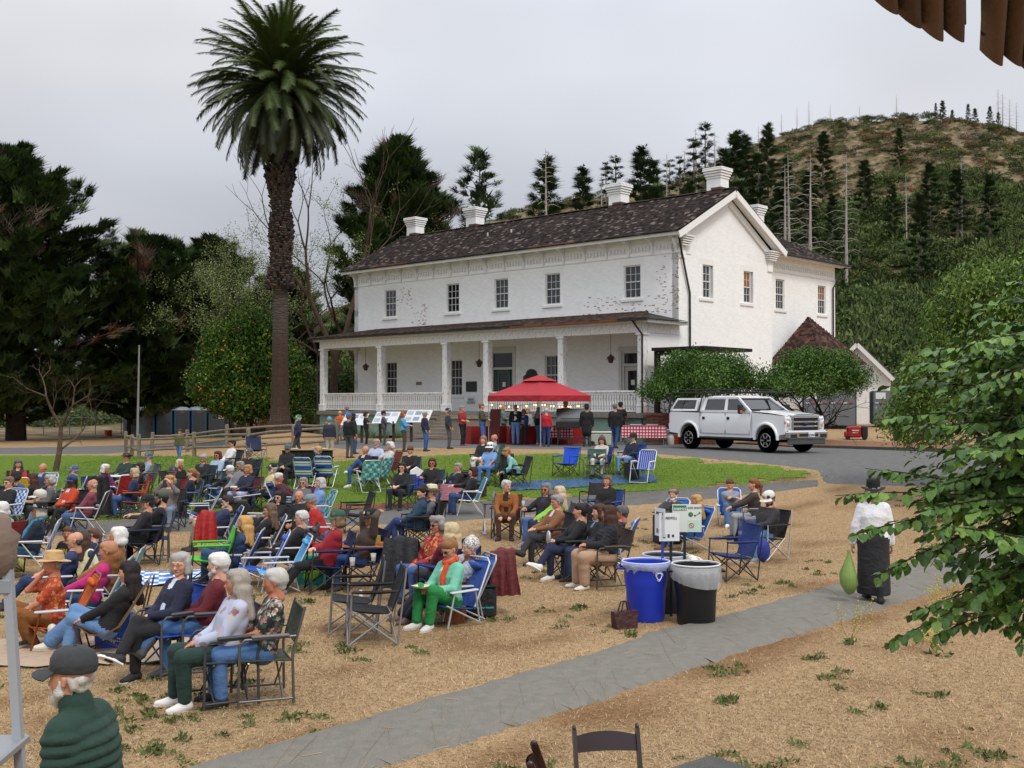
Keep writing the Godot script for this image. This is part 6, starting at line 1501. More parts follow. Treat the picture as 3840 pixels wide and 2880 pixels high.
	m = nb(); hbox(m, 13.1, 13.66, 1.72, 2.1, -0.03, -0.005);
	var sg := part("area_closed_sign", m.mesh(), mat("dfe0dc", 0.7), o)
	for t in [["AREA", 1.93], ["CLOSED", 1.77]]:
		part("lettering", letters(t[0], 0.13), mat("26282a", 0.8), sg, T(Basis(Vector3.LEFT, UP, Vector3.FORWARD), V(13.38,t[1],-0.034)))
	m = MB.new()
	hbox(m, -3.3, -0.62, 4.0, 4.14, P - 0.2, 0.9)
	var lean := part("lean_to_roof", m.mesh(), mat("4d3832", 0.9, {"tex": "bark", "scale": 0.7}), o)
	m = nb(); hbox(m, -0.85, -0.65, 1.0, 3.99, P - 0.05, P + 0.15); m.bar(V(-0.95,2.9,P + 0.05), V(-1.75,3.95,P + 0.05), 0.14, 0.14); hbox(m, -3.2, -0.64, 3.8, 3.99, P - 0.02, P + 0.12)
	part("timber_post", m.mesh(), mat("4a4039", 0.9, {"tex": "wood", "scale": 0.9}), lean)
	m = nb(); hbox(m, -4.6, -0.55, 0.0, 1.2, P - 0.5, P - 0.2); part("brick_parapet", m.mesh(), mat("c9b8ae", 0.9, {"tex": "brick", "scale": 0.84, "world": true}), o)
	m = nb(); hbox(m, -4.65, -0.5, 1.205, 1.32, P - 0.56, P - 0.14, 0.01); part("parapet_coping", m.mesh(), mat("8a5c4c", 0.9), o)
func steps_mesh(cnt: int, wide: float, high: float) -> ArrayMesh:
	var m := MB.new()
	for k in cnt:
		var y := high * (cnt - k) / (cnt + 1.0)
		m.box(V(0,y * 0.5,-0.16 - k * 0.31), V(wide,y,0.308), I, 0.01)
	return m.mesh()
func letters(t: String, h: float) -> TextMesh:
	var f := SystemFont.new()
	f.font_names = PackedStringArray(["Droid Sans"])
	f.font_weight = 700
	var tm := TextMesh.new()
	tm.font = f; tm.text = t; tm.font_size = 48; tm.pixel_size = h / 36.0; tm.depth = 0.004; tm.curve_step = 4.0
	return tm
# ---- foliage pieces
func leaf_tuft(count: int, len_: float, wide: float, seed_: int, flat := 0.0, spread := 1.0) -> ArrayMesh:
	var r := RandomNumberGenerator.new(); r.seed = seed_
	var m := MB.new()
	for k in count:
		var d := V(r.randf_range(-1, 1), r.randf_range(-1, 1) * (1.0 - flat) + 0.25, r.randf_range(-1, 1)).normalized()
		var o := V(r.randf_range(-1, 1), r.randf_range(-1, 1) * (1.0 - flat * 0.8), r.randf_range(-1, 1)) * 0.5 * spread
		var s := d.cross(V(r.randf_range(-1, 1), r.randf_range(-1, 1), r.randf_range(-1, 1))).normalized()
		var l := len_ * r.randf_range(0.7, 1.25)
		var nn := d.cross(s).normalized()
		if nn.y < 0: nn = -nn; s = -s
		var mid := o + d * l * 0.5 - nn * wide * 0.2
		var q := r.randf_range(0.8, 1.2)
		m.col = Color(q, q, q)
		var a := m.vert(o, nn); var b := m.vert(mid + s * wide * 0.5, nn); var e := m.vert(o + d * l, nn); var f := m.vert(mid - s * wide * 0.5, nn)
		var want := (m.v[b] - m.v[a]).cross(m.v[e] - m.v[a])
		if want.dot(nn) > 0: m.face(a, b, e); m.face(a, e, f)
		else: m.face(a, e, b); m.face(a, f, e)
	return m.mesh()
func turned(p: Vector3, s: float) -> Transform3D:
	return T(Basis.from_euler(V(rnd(-0.5, 0.5), rnd(0, TAU), rnd(-0.5, 0.5))).scaled(Vector3.ONE * s), p)
func limb(m: MB, p: Vector3, dir: Vector3, l: float, r0: float, r1: float, segs: int, wander: float, lift: float, sides := 5) -> Array:
	var pts := [p]
	var rs := [r0]
	var d := dir.normalized()
	for k in segs:
		d = (d + V(rnd(-1, 1), rnd(-1, 1), rnd(-1, 1)) * wander + V(0,lift,0)).normalized()
		pts.push_back(pts[-1] + d * l / segs)
		rs.push_back(lerpf(r0, r1, (k + 1.0) / segs))
	m.tube(pts, rs, sides, false)
	return pts
func grow(m: MB, tips: Array, p: Vector3, d: Vector3, l: float, r: float, level: int, o: Dictionary) -> void:
	var pts := limb(m, p, d, l, r, r * o.get("taper", 0.6), o.get("segs", 4), o.get("wander", 0.16), o.get("lift", 0.03), 7 if level > 3 else (5 if level > 1 else 3))
	var e: Vector3 = pts[-1]
	var ed := (pts[-1] - pts[-2] as Vector3).normalized()
	if level <= o.get("leafy", 1):
		for k in pts.size(): tips.push_back([pts[k], ed])
	if level == 0: return
	var n: int = o.get("kids", 3)
	var turn := rnd(0, TAU)
	for k in n:
		var az := turn + TAU * k / n + rnd(-0.5, 0.5)
		var x := ed.cross(V(0.31,0.2,0.93)).normalized()
		var s: float = o.get("spread", 0.6) * rnd(0.6, 1.3)
		var nd := (ed * cos(s) + (x * cos(az) + ed.cross(x) * sin(az)) * sin(s)).normalized()
		nd.y = maxf(nd.y, o.get("floor", -0.4))
		var at: Vector3 = e if k < 2 else pts[pts.size() / 2]
		grow(m, tips, at, nd, l * o.get("shrink", 0.72) * rnd(0.8, 1.2), r * o.get("taper", 0.6) * (0.9 if k < 2 else 0.6), level - 1, o)

func leafy(tips: Array, per: int, jitter: float, size: float, tones: Array, trs: Array, cols: Array) -> void:
	for t in tips:
		for k in per:
			trs.push_back(turned(t[0] + V(rnd(-1, 1), rnd(-0.8, 0.8), rnd(-1, 1)) * jitter, size * rnd(0.7, 1.3)))
			cols.push_back(lin(tones[rng.randi() % tones.size()]) * rnd(0.7, 1.25))

func cypress(label: String, at: Vector3, high: float, wide: float, seed_: int, lean := 0.0, dead := 0.12, bare := 0.16) -> void:
	rng.seed = seed_
	var o := thing("cypress_tree", label, "tree", at)
	var m := MB.new()
	var top := high * 0.93
	var tr := limb(m, V(0,-0.2,0), V(lean,1,0), top, high * 0.034, 0.05, 9, 0.05, 0.1, 9)
	var trs := []; var cols := []; var dtr := []; var dcol := []
	var nb := int(high * 6.5)
	for k in nb:
		var t := bare + (1.0 - bare) * (k + rng.randf()) / nb
		var bp: Vector3 = tr[int(t * 8.99)].lerp(tr[mini(int(t * 8.99) + 1, 9)], fmod(t * 8.99, 1.0))
		var prof := (0.5 + 0.5 * sin(PI * pow(t, 0.7))) * (1.0 - pow(t, 4.0) * 0.75)
		var l := wide * prof * rnd(0.55, 1.12)
		var az := k * 2.4 + rnd(-0.5, 0.5)
		var d := V(cos(az), rnd(-0.05, 0.3) + t * 0.55, sin(az))
		var is_dead := rng.randf() < dead
		var pts := limb(m, bp, d, l, 0.02 + 0.018 * l, 0.012, 6, 0.1, 0.05, 4)
		for s in range(2, 7):
			var q: Vector3 = pts[s]
			var nt := 12 if s > 3 else 8
			for j in nt:
				var w := l * (0.14 if s < 6 else 0.07)
				var pos := q.lerp(pts[s - 1], rng.randf()) + V(rnd(-1, 1) * w, rnd(-0.25, 0.3) * w + 0.1, rnd(-1, 1) * w)
				var tt := T(Basis.looking_at((d + V(rnd(-0.7, 0.7), rnd(-0.1, 0.6), rnd(-0.7, 0.7))).normalized() + V(0.001,0,0)).scaled(Vector3.ONE * rnd(1.1, 1.9)), pos)
				if is_dead:
					if j % 3 == 0: dtr.push_back(tt); dcol.push_back(lin(["6a5d52", "574b43", "7a6b5d", "7c4c2e"][rng.randi() % 4]))
				else:
					trs.push_back(tt); cols.push_back(lin(["3d4f32", "475936", "32432a", "526339", "5d6e42"][rng.randi() % 5]) * rnd(0.6, 1.25))
	part("trunk", m.mesh(), mat("8b7f74", 0.95, {"tex": "bark", "scale": 0.5}), o)
	many("crown", spray_mesh(), mat("ffffff", 0.9, {"vc": true, "spec": 0.2, "back": "5a6630"}), trs, cols, o)
	if dtr.size(): many("dead_sprays", twig_mesh(), mat("ffffff", 0.95, {"vc": true}), dtr, dcol, o)
func spray_mesh() -> ArrayMesh:
	if not mats.has("spray"):
		var r := RandomNumberGenerator.new(); r.seed = 3
		var m := MB.new()
		for k in 26:
			var a := r.randf_range(-0.9, 0.9)
			var d := V(sin(a), r.randf_range(-0.25, 0.4), -cos(a)).normalized()
			var o := V(r.randf_range(-0.22, 0.22), r.randf_range(-0.1, 0.1), r.randf_range(-0.2, 0.25))
			var l := r.randf_range(0.25, 0.5)
			var s := d.cross(UP).normalized() * r.randf_range(0.035, 0.06)
			var up := V(0, r.randf_range(0.01, 0.04), 0)
			var q := r.randf_range(0.7, 1.3); m.col = Color(q, q, q)
			m.tri(o - s, o + s, o + d * l); m.tri(o + up * 2 - s * 0.4, o + up * 2 + s * 0.4, o + d * l * 0.7 + up * 3)
		mats["spray"] = m.mesh()
	return mats["spray"]
func twig_mesh() -> ArrayMesh:
	if not mats.has("twigs"):
		var r := RandomNumberGenerator.new(); r.seed = 8
		var m := MB.new()
		for k in 9:
			var d := V(r.randf_range(-0.9, 0.9), r.randf_range(-0.3, 0.5), -1).normalized()
			var o := V(r.randf_range(-0.1, 0.1), r.randf_range(-0.1, 0.1), r.randf_range(-0.1, 0.2))
			m.tube([o, o + d * 0.3, o + d * 0.55 + V(0, r.randf_range(-0.1, 0.1), 0)], [0.011, 0.008, 0.004], 3, false)
		mats["twigs"] = m.mesh()
	return mats["twigs"]

func broadleaf(called: String, label: String, at: Vector3, o2: Dictionary, seed_: int) -> Node3D:
	rng.seed = seed_
	var o := thing(called, label, "tree", at)
	var m := MB.new()
	var tips := []
	for k in o2.get("stems", 1):
		grow(m, tips, V(0,-0.1,0), V(rnd(-0.3, 0.3) * o2.get("splay", 0.4), 1, rnd(-0.3, 0.3) * o2.get("splay", 0.4)), o2.first, o2.girth, o2.levels, o2)
	part("trunk", m.mesh(), mat(o2.get("bark", "9a8d80"), 0.95, {"tex": "bark", "scale": 0.8}), o)
	if o2.get("per", 0) > 0:
		var trs := []; var cols := []
		leafy(tips, o2.per, o2.jitter, o2.size, o2.tones, trs, cols)
		many("crown", leaf_tuft(o2.get("leaves", 9), o2.get("leaf", 0.16), o2.get("leafw", 0.07), seed_, 0.3, o2.get("tuft", 0.6)), mat("ffffff", 0.6, {"vc": true, "spec": 0.3, "back": o2.get("through", "3a4a10")}), trs, cols, o)
	return o
func massed(o: Node3D, masses: Array, count: int, tuft: Mesh, size: float, tones: Array, through := "3a4a10") -> void:
	var trs := []; var cols := []
	var vol := 0.0
	for q in masses: vol += q[1].x * q[1].x
	for q in masses:
		var c := int(count * q[1].x * q[1].x / vol)
		for k in c:
			var d := V(rng.randfn(), rng.randfn(), rng.randfn()).normalized()
			var rr := pow(rng.randf(), 0.4) * (1.0 + 0.16 * noise.get_noise_3dv(d * 26.0 + q[0] * 9.0) + 0.1 * rnd(-1, 1))
			trs.push_back(turned(q[0] + d * q[1] * rr, size * rnd(0.7, 1.3)))
			cols.push_back(lin(tones[rng.randi() % tones.size()]) * rnd(0.75, 1.25))
	many("crown", tuft, mat("ffffff", 0.55, {"vc": true, "spec": 0.35, "back": through}), trs, cols, o)

func frond_mesh(l: float, droop: float, lift: float, seed_: int) -> ArrayMesh:
	var r := RandomNumberGenerator.new(); r.seed = seed_
	var m := MB.new()
	var pts := []
	var rs := []
	var p := Vector3.ZERO; var an := lift
	var n := 16
	for k in n + 1:
		pts.push_back(p); rs.push_back(lerpf(0.045, 0.008, float(k) / n))
		p += V(0, sin(an), cos(an)) * l / n
		an -= droop / n * (0.5 + 1.0 * k / n)
	m.col = Color(1.25, 1.2, 0.9)
	m.tube(pts, rs, 4, false)
	for k in 92:
		var t := 0.1 + 0.9 * k / 92.0
		var i := mini(int(t * n), n - 1)
		var q: Vector3 = pts[i].lerp(pts[i + 1], t * n - i)
		var d: Vector3 = (pts[i + 1] - pts[i]).normalized()
		var up := d.cross(Vector3.LEFT).normalized()
		for s in [-1, 1]:
			var ll := 0.62 * pow(sin(PI * (0.12 + 0.8 * t)), 0.6) * r.randf_range(0.85, 1.1)
			var dir := (V(s,0,0) * 0.75 + d * 0.75 + up * r.randf_range(0.05, 0.4)).normalized()
			var w := d * 0.034
			var gq := r.randf_range(0.8, 1.2); m.col = Color(gq, gq, gq)
			if s > 0: m.tri(q - w, q + w, q + dir * ll)
			else: m.tri(q + w, q - w, q + dir * ll)
	return m.mesh()

func palm() -> void:
	rng.seed = 99
	var base := on(-12.6, -62.0)
	var o := thing("date_palm", "tall date palm with a shaggy trunk and round crown of arching fronds", "palm tree", base)
	var top := 19.3 - base.y
	var m := MB.new()
	m.lathe([W(0.85,-0.2), W(0.74,0.2), W(0.56,0.7), W(0.5,1.3), W(0.44,4.0), W(0.4,top * 0.4), W(0.4,top)], 18)
	var trunk := part("trunk", m.mesh(), mat("a89c92", 0.95, {"tex": "bark", "scale": 0.9}), o)
	var sc := MB.new(); sc.box(Vector3.ZERO, V(0.2,0.05,0.05), Basis(Vector3.RIGHT, -0.5), 0.008)
	var trs := []; var cols := []
	var y := 0.5
	while y < top * 0.43:
		var rr := 0.415 - y * 0.004 + 0.3 * exp(-y * 1.3)
		for k in 13:
			var a := TAU * (k + (0.5 if int(y / 0.075) % 2 else 0.0)) / 13
			trs.push_back(T(Basis(UP, PI / 2 - a), V(cos(a) * rr, y + rnd(-0.02, 0.02), sin(a) * rr)))
			cols.push_back(lin("574d46") * rnd(0.7, 1.15))
		y += 0.075
	many("leaf_scars", sc.mesh(), mat("ffffff", 0.95, {"vc": true}), trs, cols, trunk)
	var st := MB.new(); st.box(V(0,0.1,0.03), V(0.17,0.3,0.1), Basis(Vector3.RIGHT, 0.55), 0.015)
	trs = []; cols = []
	while y < top + 0.1:
		var bulge := 0.5 + 0.1 * sin(y * 1.9) + 0.09 * sin(y * 0.9 + 1.0)
		for k in 15:
			var a := TAU * (k + rnd(0, 0.6)) / 15 + y
			var rr: float = bulge + rnd(-0.03, 0.06) + (0.07 if sin(a * 1.0 + y * 0.8) > 0.3 else 0.0)
			trs.push_back(T(Basis(UP, PI / 2 - a) * Basis(Vector3.RIGHT, rnd(-0.4, 0.4)), V(cos(a) * rr, y, sin(a) * rr)))
			cols.push_back(lin(["463a33", "372d28", "53453b", "2d2622", "4a372c"][rng.randi() % 5]) * rnd(0.7, 1.1))
		y += 0.13
	many("leaf_stubs", st.mesh(), mat("ffffff", 0.95, {"vc": true}), trs, cols, trunk)
	var meshes := [frond_mesh(4.7, 1.1, 0.3, 1), frond_mesh(5.0, 1.35, 0.35, 2), frond_mesh(4.6, 1.6, 0.3, 3), frond_mesh(5.1, 0.9, 0.2, 4)]
	var green := mat("455327", 0.5, {"vc": true, "back": "46520f", "spec": 0.4})
	var old := mat("3c4226", 0.6, {"vc": true, "back": "303010"})
	var dry := mat("5d5142", 0.9, {"vc": true})
	var young := mat("55662f", 0.5, {"vc": true, "back": "56620f", "spec": 0.4})
	var nf := 290
	for k in nf:
		var t := float(k) / nf # 0 hangs lowest, 1 stands upright
		var el := lerpf(-1.4, 1.4, pow(t, 1.0)) + rnd(-0.1, 0.1)
		var az := k * 2.39996 + rnd(-0.15, 0.15)
		var ms: Mesh = meshes[rng.randi() % 4]
		var b := Basis(UP, az) * Basis(Vector3.RIGHT, -el) * Basis(Vector3.BACK, rnd(-0.5, 0.5))
		var sc2 := rnd(0.88, 1.05) * (0.8 if t < 0.12 else 1.0) * (0.88 if t > 0.85 else 1.0)
		part("frond", ms, dry if t < 0.11 else (old if t < 0.3 else (young if t > 0.82 else green)), o, T(b.scaled(Vector3.ONE * sc2), V(sin(az) * 0.3 * cos(el), top + 0.25 + t * 1.1, cos(az) * 0.3 * cos(el))))
	var fm := MB.new()
	for k in 60:
		var d := V(rnd(-0.5, 0.5), rnd(-0.3, 0.6), 1).normalized()
		fm.tube([Vector3.ZERO, d * 0.5, d * 0.95 + V(0,-0.1,0)], [0.012, 0.01, 0.006], 3, false)
	var fmm := fm.mesh()
	for k in 14:
		var az := k * 2.4 + 0.3
		part("fruit_stalk", fmm, mat(["a1542a", "8a4a2c", "b4652f", "7c4636"][k % 4], 0.8), o, T(Basis(UP, az) * Basis(Vector3.RIGHT, -0.35 - rnd(0, 0.5)), V(sin(az) * 0.45, top + 1.0, cos(az) * 0.45)))

func build_trees() -> void:
	palm()
	cypress("huge dark cypress with open top standing at the far left roadside", on(-36.5, -84), 22.5, 9.5, 501, -0.04, 0.1, 0.06)
	cypress("broad dark cypress behind the bare trunk by the wire fence", on(-30.5, -92), 17.0, 8.5, 502, 0.03, 0.14, 0.08)
	cypress("dark cypress rising behind the row of portable toilets", on(-26.5, -101), 18.0, 8.5, 503, 0.04, 0.1, 0.06)
	cypress("low dark cypress between the lamp post and the orange tree", on(-21.5, -104), 15.0, 7.5, 507, 0.03, 0.1, 0.05)
	cypress("cypress with a rust-coloured dead branch behind the house's far gable", on(-7.4, -82), 22.0, 6.6, 508, -0.04, 0.1, 0.25)
	rng.seed = 61
	var ot := thing("orange_tree", "round orange tree full of small fruit beside the palm trunk", "tree", on(-15.6, -68))
	var m := MB.new(); var tips := []
	grow(m, tips, V(0,-0.1,0), V(0.1,1,0), 1.6, 0.2, 3, {"spread": 0.7})
	part("trunk", m.mesh(), mat("6f6257", 0.95, {"tex": "bark", "scale": 0.8}), ot)
	var tuft := leaf_tuft(10, 0.2, 0.1, 5, 0.2, 0.6)
	var masses := [[V(0,5.1,0), V(2.9,2.7,2.9)], [V(-1.6,4.0,0.6), V(2.0,2.0,2.0)], [V(1.7,4.2,0.4), V(2.0,2.1,2.0)], [V(0.3,6.6,0), V(1.9,1.7,1.9)], [V(0,3.0,1.0), V(2.4,1.4,2.0)], [V(-1.4,6.0,0.3), V(1.5,1.4,1.5)]]
	massed(ot, masses, 7000, tuft, 1.0, ["3f5a1c", "4b681f", "34501a", "587524", "6a8430", "2f4716"])
	var fr := MB.new(); fr.blob(Vector3.ZERO, Vector3.ONE * 0.05, I, 8, 5)
	var fm := fr.mesh()
	for k in 150:
		var q: Array = masses[rng.randi() % masses.size()]
		var d := V(rng.randfn(), rng.randfn(), absf(rng.randfn()) + 0.3).normalized()
		part("orange", fm, mat("c4701c", 0.5), ot, T(I,q[0] + d * q[1] * rnd(0.95, 1.06)))
	broadleaf("bare_tree", "leafless forked grey tree between the palm and the house", on(-11.2, -72), {"first": 5.2, "girth": 0.34, "levels": 6, "kids": 2, "spread": 0.36, "shrink": 0.78, "taper": 0.66, "wander": 0.14, "lift": 0.06, "bark": "cfc6bb", "splay": 0.2, "stems": 1}, 628)
	var pale := {"first": 4.2, "girth": 0.28, "levels": 5, "kids": 2, "spread": 0.5, "shrink": 0.8, "taper": 0.66, "wander": 0.15, "per": 3, "jitter": 0.55, "size": 1.0, "leaves": 8, "leaf": 0.15, "leafw": 0.06, "tuft": 0.7, "tones": ["66743f", "768350", "57653a", "879163"], "bark": "a59b8e", "stems": 2, "splay": 1.0}
	broadleaf("locust_tree", "pale green loose-crowned tree behind the orange tree", on(-20.5, -88), pale, 633)
	broadleaf("locust_tree", "thin pale green tree leaning over the portable toilets", on(-22.5, -93), pale, 634)
	broadleaf("locust_tree", "grey-green half-bare tree between bare tree and house wall", on(-10.6, -79), pale, 635)
	var lowo := {"first": 1.6, "girth": 0.16, "levels": 4, "kids": 3, "spread": 0.7, "shrink": 0.75, "per": 3, "jitter": 0.5, "size": 1.1, "tones": ["3a4a22", "46572a", "2f3d1e", "54632f"], "leafy": 2}
	for q in [[-14.0, -80.0, "dark leafy shrub behind the palm foot"], [-10.8, -74.0, "dark leafy shrub beside the porch's far end"], [-45.0, -80.0, "tangled shrub under the huge cypress"], [-40.0, -78.0, "round shrub at the foot of the huge cypress"], [-18.5, -96.0, "dark shrub between toilets and orange tree"], [-12.5, -92.0, "green shrub on the slope left of the house"]]:
		broadleaf("shrub", q[2], on(q[0], q[1]), lowo, int(700 - q[0] * 3))
	for q in [[8.1, -47.6, 2.4, "low spreading apple tree behind the truck bed", 0.0], [12.75, -47.4, 2.15, "spreading apple tree with forked trunk beside the grey containers", 0.2]]:
		rng.seed = 640 + int(q[0])
		var t := thing("apple_tree", q[3], "tree", on(q[0], q[1]))
		m = nb(); tips = []
		for s in 3: grow(m, tips, V(0,-0.1,0), V(rnd(-0.9, 0.9), 1, rnd(-0.5, 0.5)), 1.25, 0.12, 4, {"spread": 0.6, "shrink": 0.75, "lift": -0.02})
		part("trunk", m.mesh(), mat("5f544b", 0.95, {"tex": "bark", "scale": 1.2}), t)
		var r: float = q[2]
		var ms := [[V(0,2.9,0), V(r * 0.85,0.75,r * 0.75)], [V(-r * 0.6,2.5,0.2), V(r * 0.5,0.62,r * 0.5)], [V(r * 0.6,2.65,0.1), V(r * 0.5,0.6,r * 0.5)], [V(-r * 0.25,3.4,0), V(r * 0.5,0.55,r * 0.5)], [V(r * 0.35,3.3,0), V(r * 0.45,0.6,r * 0.45)], [V(-r * 0.95,2.2,0.1), V(r * 0.28,0.4,0.5)]]
		massed(t, ms, 3400, leaf_tuft(10, 0.1, 0.05, 17, 0.2, 0.4), 1.0, ["3c5a20", "486a26", "314c1c", "57792e"])
		var tr2 := []; var co2 := []
		tips = tips.filter(func(e): return e[0].y > 2.1)
		leafy(tips, 2, 0.3, 1.0, ["57792e", "486a26", "6a8a3a"], tr2, co2)
		many("outer_twigs", leaf_tuft(8, 0.1, 0.05, 18, 0.2, 0.35), mat("ffffff", 0.55, {"vc": true, "back": "3a4a10"}), tr2, co2, t)
	rng.seed = 655
	var wt := thing("plum_tree", "light green drooping tree at the right beyond the near branches", "tree", on(12.4, -29.0))
	m = nb(); tips = []
	for s in 3: grow(m, tips, V(0,-0.1,0), V(rnd(-0.7, 0.9), 1, rnd(-0.5, 0.5)), 1.7, 0.14, 4, {"spread": 0.55, "shrink": 0.75})
	part("trunk", m.mesh(), mat("5f544b", 0.95, {"tex": "bark", "scale": 1.2}), wt)
	massed(wt, [[V(0,4.2,0), V(2.0,2.0,1.8)], [V(-1.4,2.9,0.3), V(1.3,1.2,1.2)], [V(1.3,4.8,0), V(1.8,1.9,1.6)], [V(-0.4,5.2,0), V(1.2,1.1,1.2)], [V(1.0,2.6,0.6), V(1.9,1.5,1.5)], [V(-2.3,2.2,0.2), V(0.8,0.7,0.8)]], 7500, leaf_tuft(9, 0.13, 0.045, 19, 0.0, 0.4), 1.0, ["5b7430", "4a642a", "6c8438", "3d5523", "7c9244"], "5a6a18")
	broadleaf("sapling", "small mossy half-bare tree growing on the lawn", on(-18.2, -45.5), {"first": 1.9, "girth": 0.13, "levels": 5, "kids": 3, "spread": 0.7, "shrink": 0.66, "taper": 0.6, "wander": 0.12, "per": 0, "bark": "e0dcd2", "floor": -0.25}, 660)
func conifer(o: Node3D, h: float, kind: int, seed_: int) -> void:
	rng.seed = seed_
	var m := MB.new()
	m.tube([V(0,-1.0,0), V(0,h * 0.5,0), V(0,h,0)], [h * 0.016 + 0.05, h * 0.011, 0.03], 6, false)
	var trs := []; var cols := []
	var nb: int = [34, 54, 64, 60][kind]
	var open: float = [0.62, 1.0, 1.0, 0.85][kind]
	for k in nb:
		var t: float = [0.35, 0.14, 0.1, 0.2][kind] + (1.0 - [0.35, 0.14, 0.1, 0.2][kind]) * (k + rng.randf()) / nb
		var l: float = h * [0.16, 0.2, 0.26, 0.24][kind] * pow(1.0 - t, 0.75) * rnd(0.6, 1.2) + 0.3
		if kind == 3: l = h * 0.22 * sin(PI * pow(t, 0.8)) * rnd(0.5, 1.2) + 0.3
		var az := k * 2.4 + rnd(-0.4, 0.4)
		var d := V(cos(az), rnd(-0.15, 0.25) + (0.3 if kind == 3 else 0.0), sin(az))
		var a := V(0,h * t,0)
		m.tube([a, a + d * l], [0.05, 0.015], 3, false)
		for j in int(3 * open) + 2:
			var s := rnd(0.3, 1.0)
			trs.push_back(T(Basis.looking_at(d + V(rnd(-0.6, 0.6), rnd(-0.2, 0.4), rnd(-0.6, 0.6))).scaled(Vector3.ONE * rnd(1.6, 3.2) * (h / 22.0) * (0.7 if kind in [0, 3] else 1.0)), a + d * l * s + V(rnd(-0.3, 0.3), rnd(-0.3, 0.2), rnd(-0.3, 0.3))))
			cols.push_back(lin(["56684a", "627555", "4a5a40", "6e7d5b"][rng.randi() % 4]) * rnd(0.7, 1.2))
	part("trunk", m.mesh(), mat("7a6f66", 0.95), o)
	many("crown", spray_mesh(), mat("ffffff", 0.9, {"vc": true, "spec": 0.15, "back": "404a20"}), trs, cols, o)
func snag(o: Node3D, h: float, seed_: int) -> void:
	rng.seed = seed_
	var m := MB.new()
	m.tube([V(0,-1.0,0), V(0,h * 0.5,0), V(0.1,h,0)], [h * 0.013 + 0.03, h * 0.008 + 0.02, 0.02], 6, false)
	part("trunk", m.mesh(), mat("a39a90", 0.95), o)
	m = MB.new()
	var nb := 46
	for k in nb:
		var t := 0.25 + 0.74 * (k + rng.randf()) / nb
		var l := h * 0.2 * pow(1.0 - t, 0.6) * rnd(0.4, 1.2) + 0.2
		var az := k * 2.4 + rnd(-0.5, 0.5)
		var a := V(0,h * t,0)
		var d := V(cos(az), 0.15, sin(az))
		m.tube([a, a + d * l * 0.5, a + d * l - V(0,l * 0.3,0)], [0.05, 0.035, 0.012], 3, false)
	part("dead_branch", m.mesh(), mat("a8a096", 0.95), o)
func bush_mesh(seed_: int) -> ArrayMesh:
	var r := RandomNumberGenerator.new(); r.seed = seed_
	var m := MB.new()
	for k in 380:
		var d := V(r.randfn(), absf(r.randfn()) * 0.8 + 0.05, r.randfn()).normalized()
		var p := d * r.randf_range(0.6, 1.0) * (1.0 + 0.3 * sin(d.x * 7.0) * cos(d.z * 6.0 + seed_))
		p.y *= 0.85
		var t := d.cross(V(r.randf_range(-1, 1), r.randf_range(-1, 1), r.randf_range(-1, 1))).normalized()
		var q := (d + t * r.randf_range(0.2, 0.9)).normalized()
		var s := q.cross(t).normalized() * r.randf_range(0.04, 0.075)
		var g := r.randf_range(0.7, 1.3); m.col = Color(g, g, g)
		m.tri(p - s, p + s, p + q * r.randf_range(0.12, 0.26));
	return m.mesh()
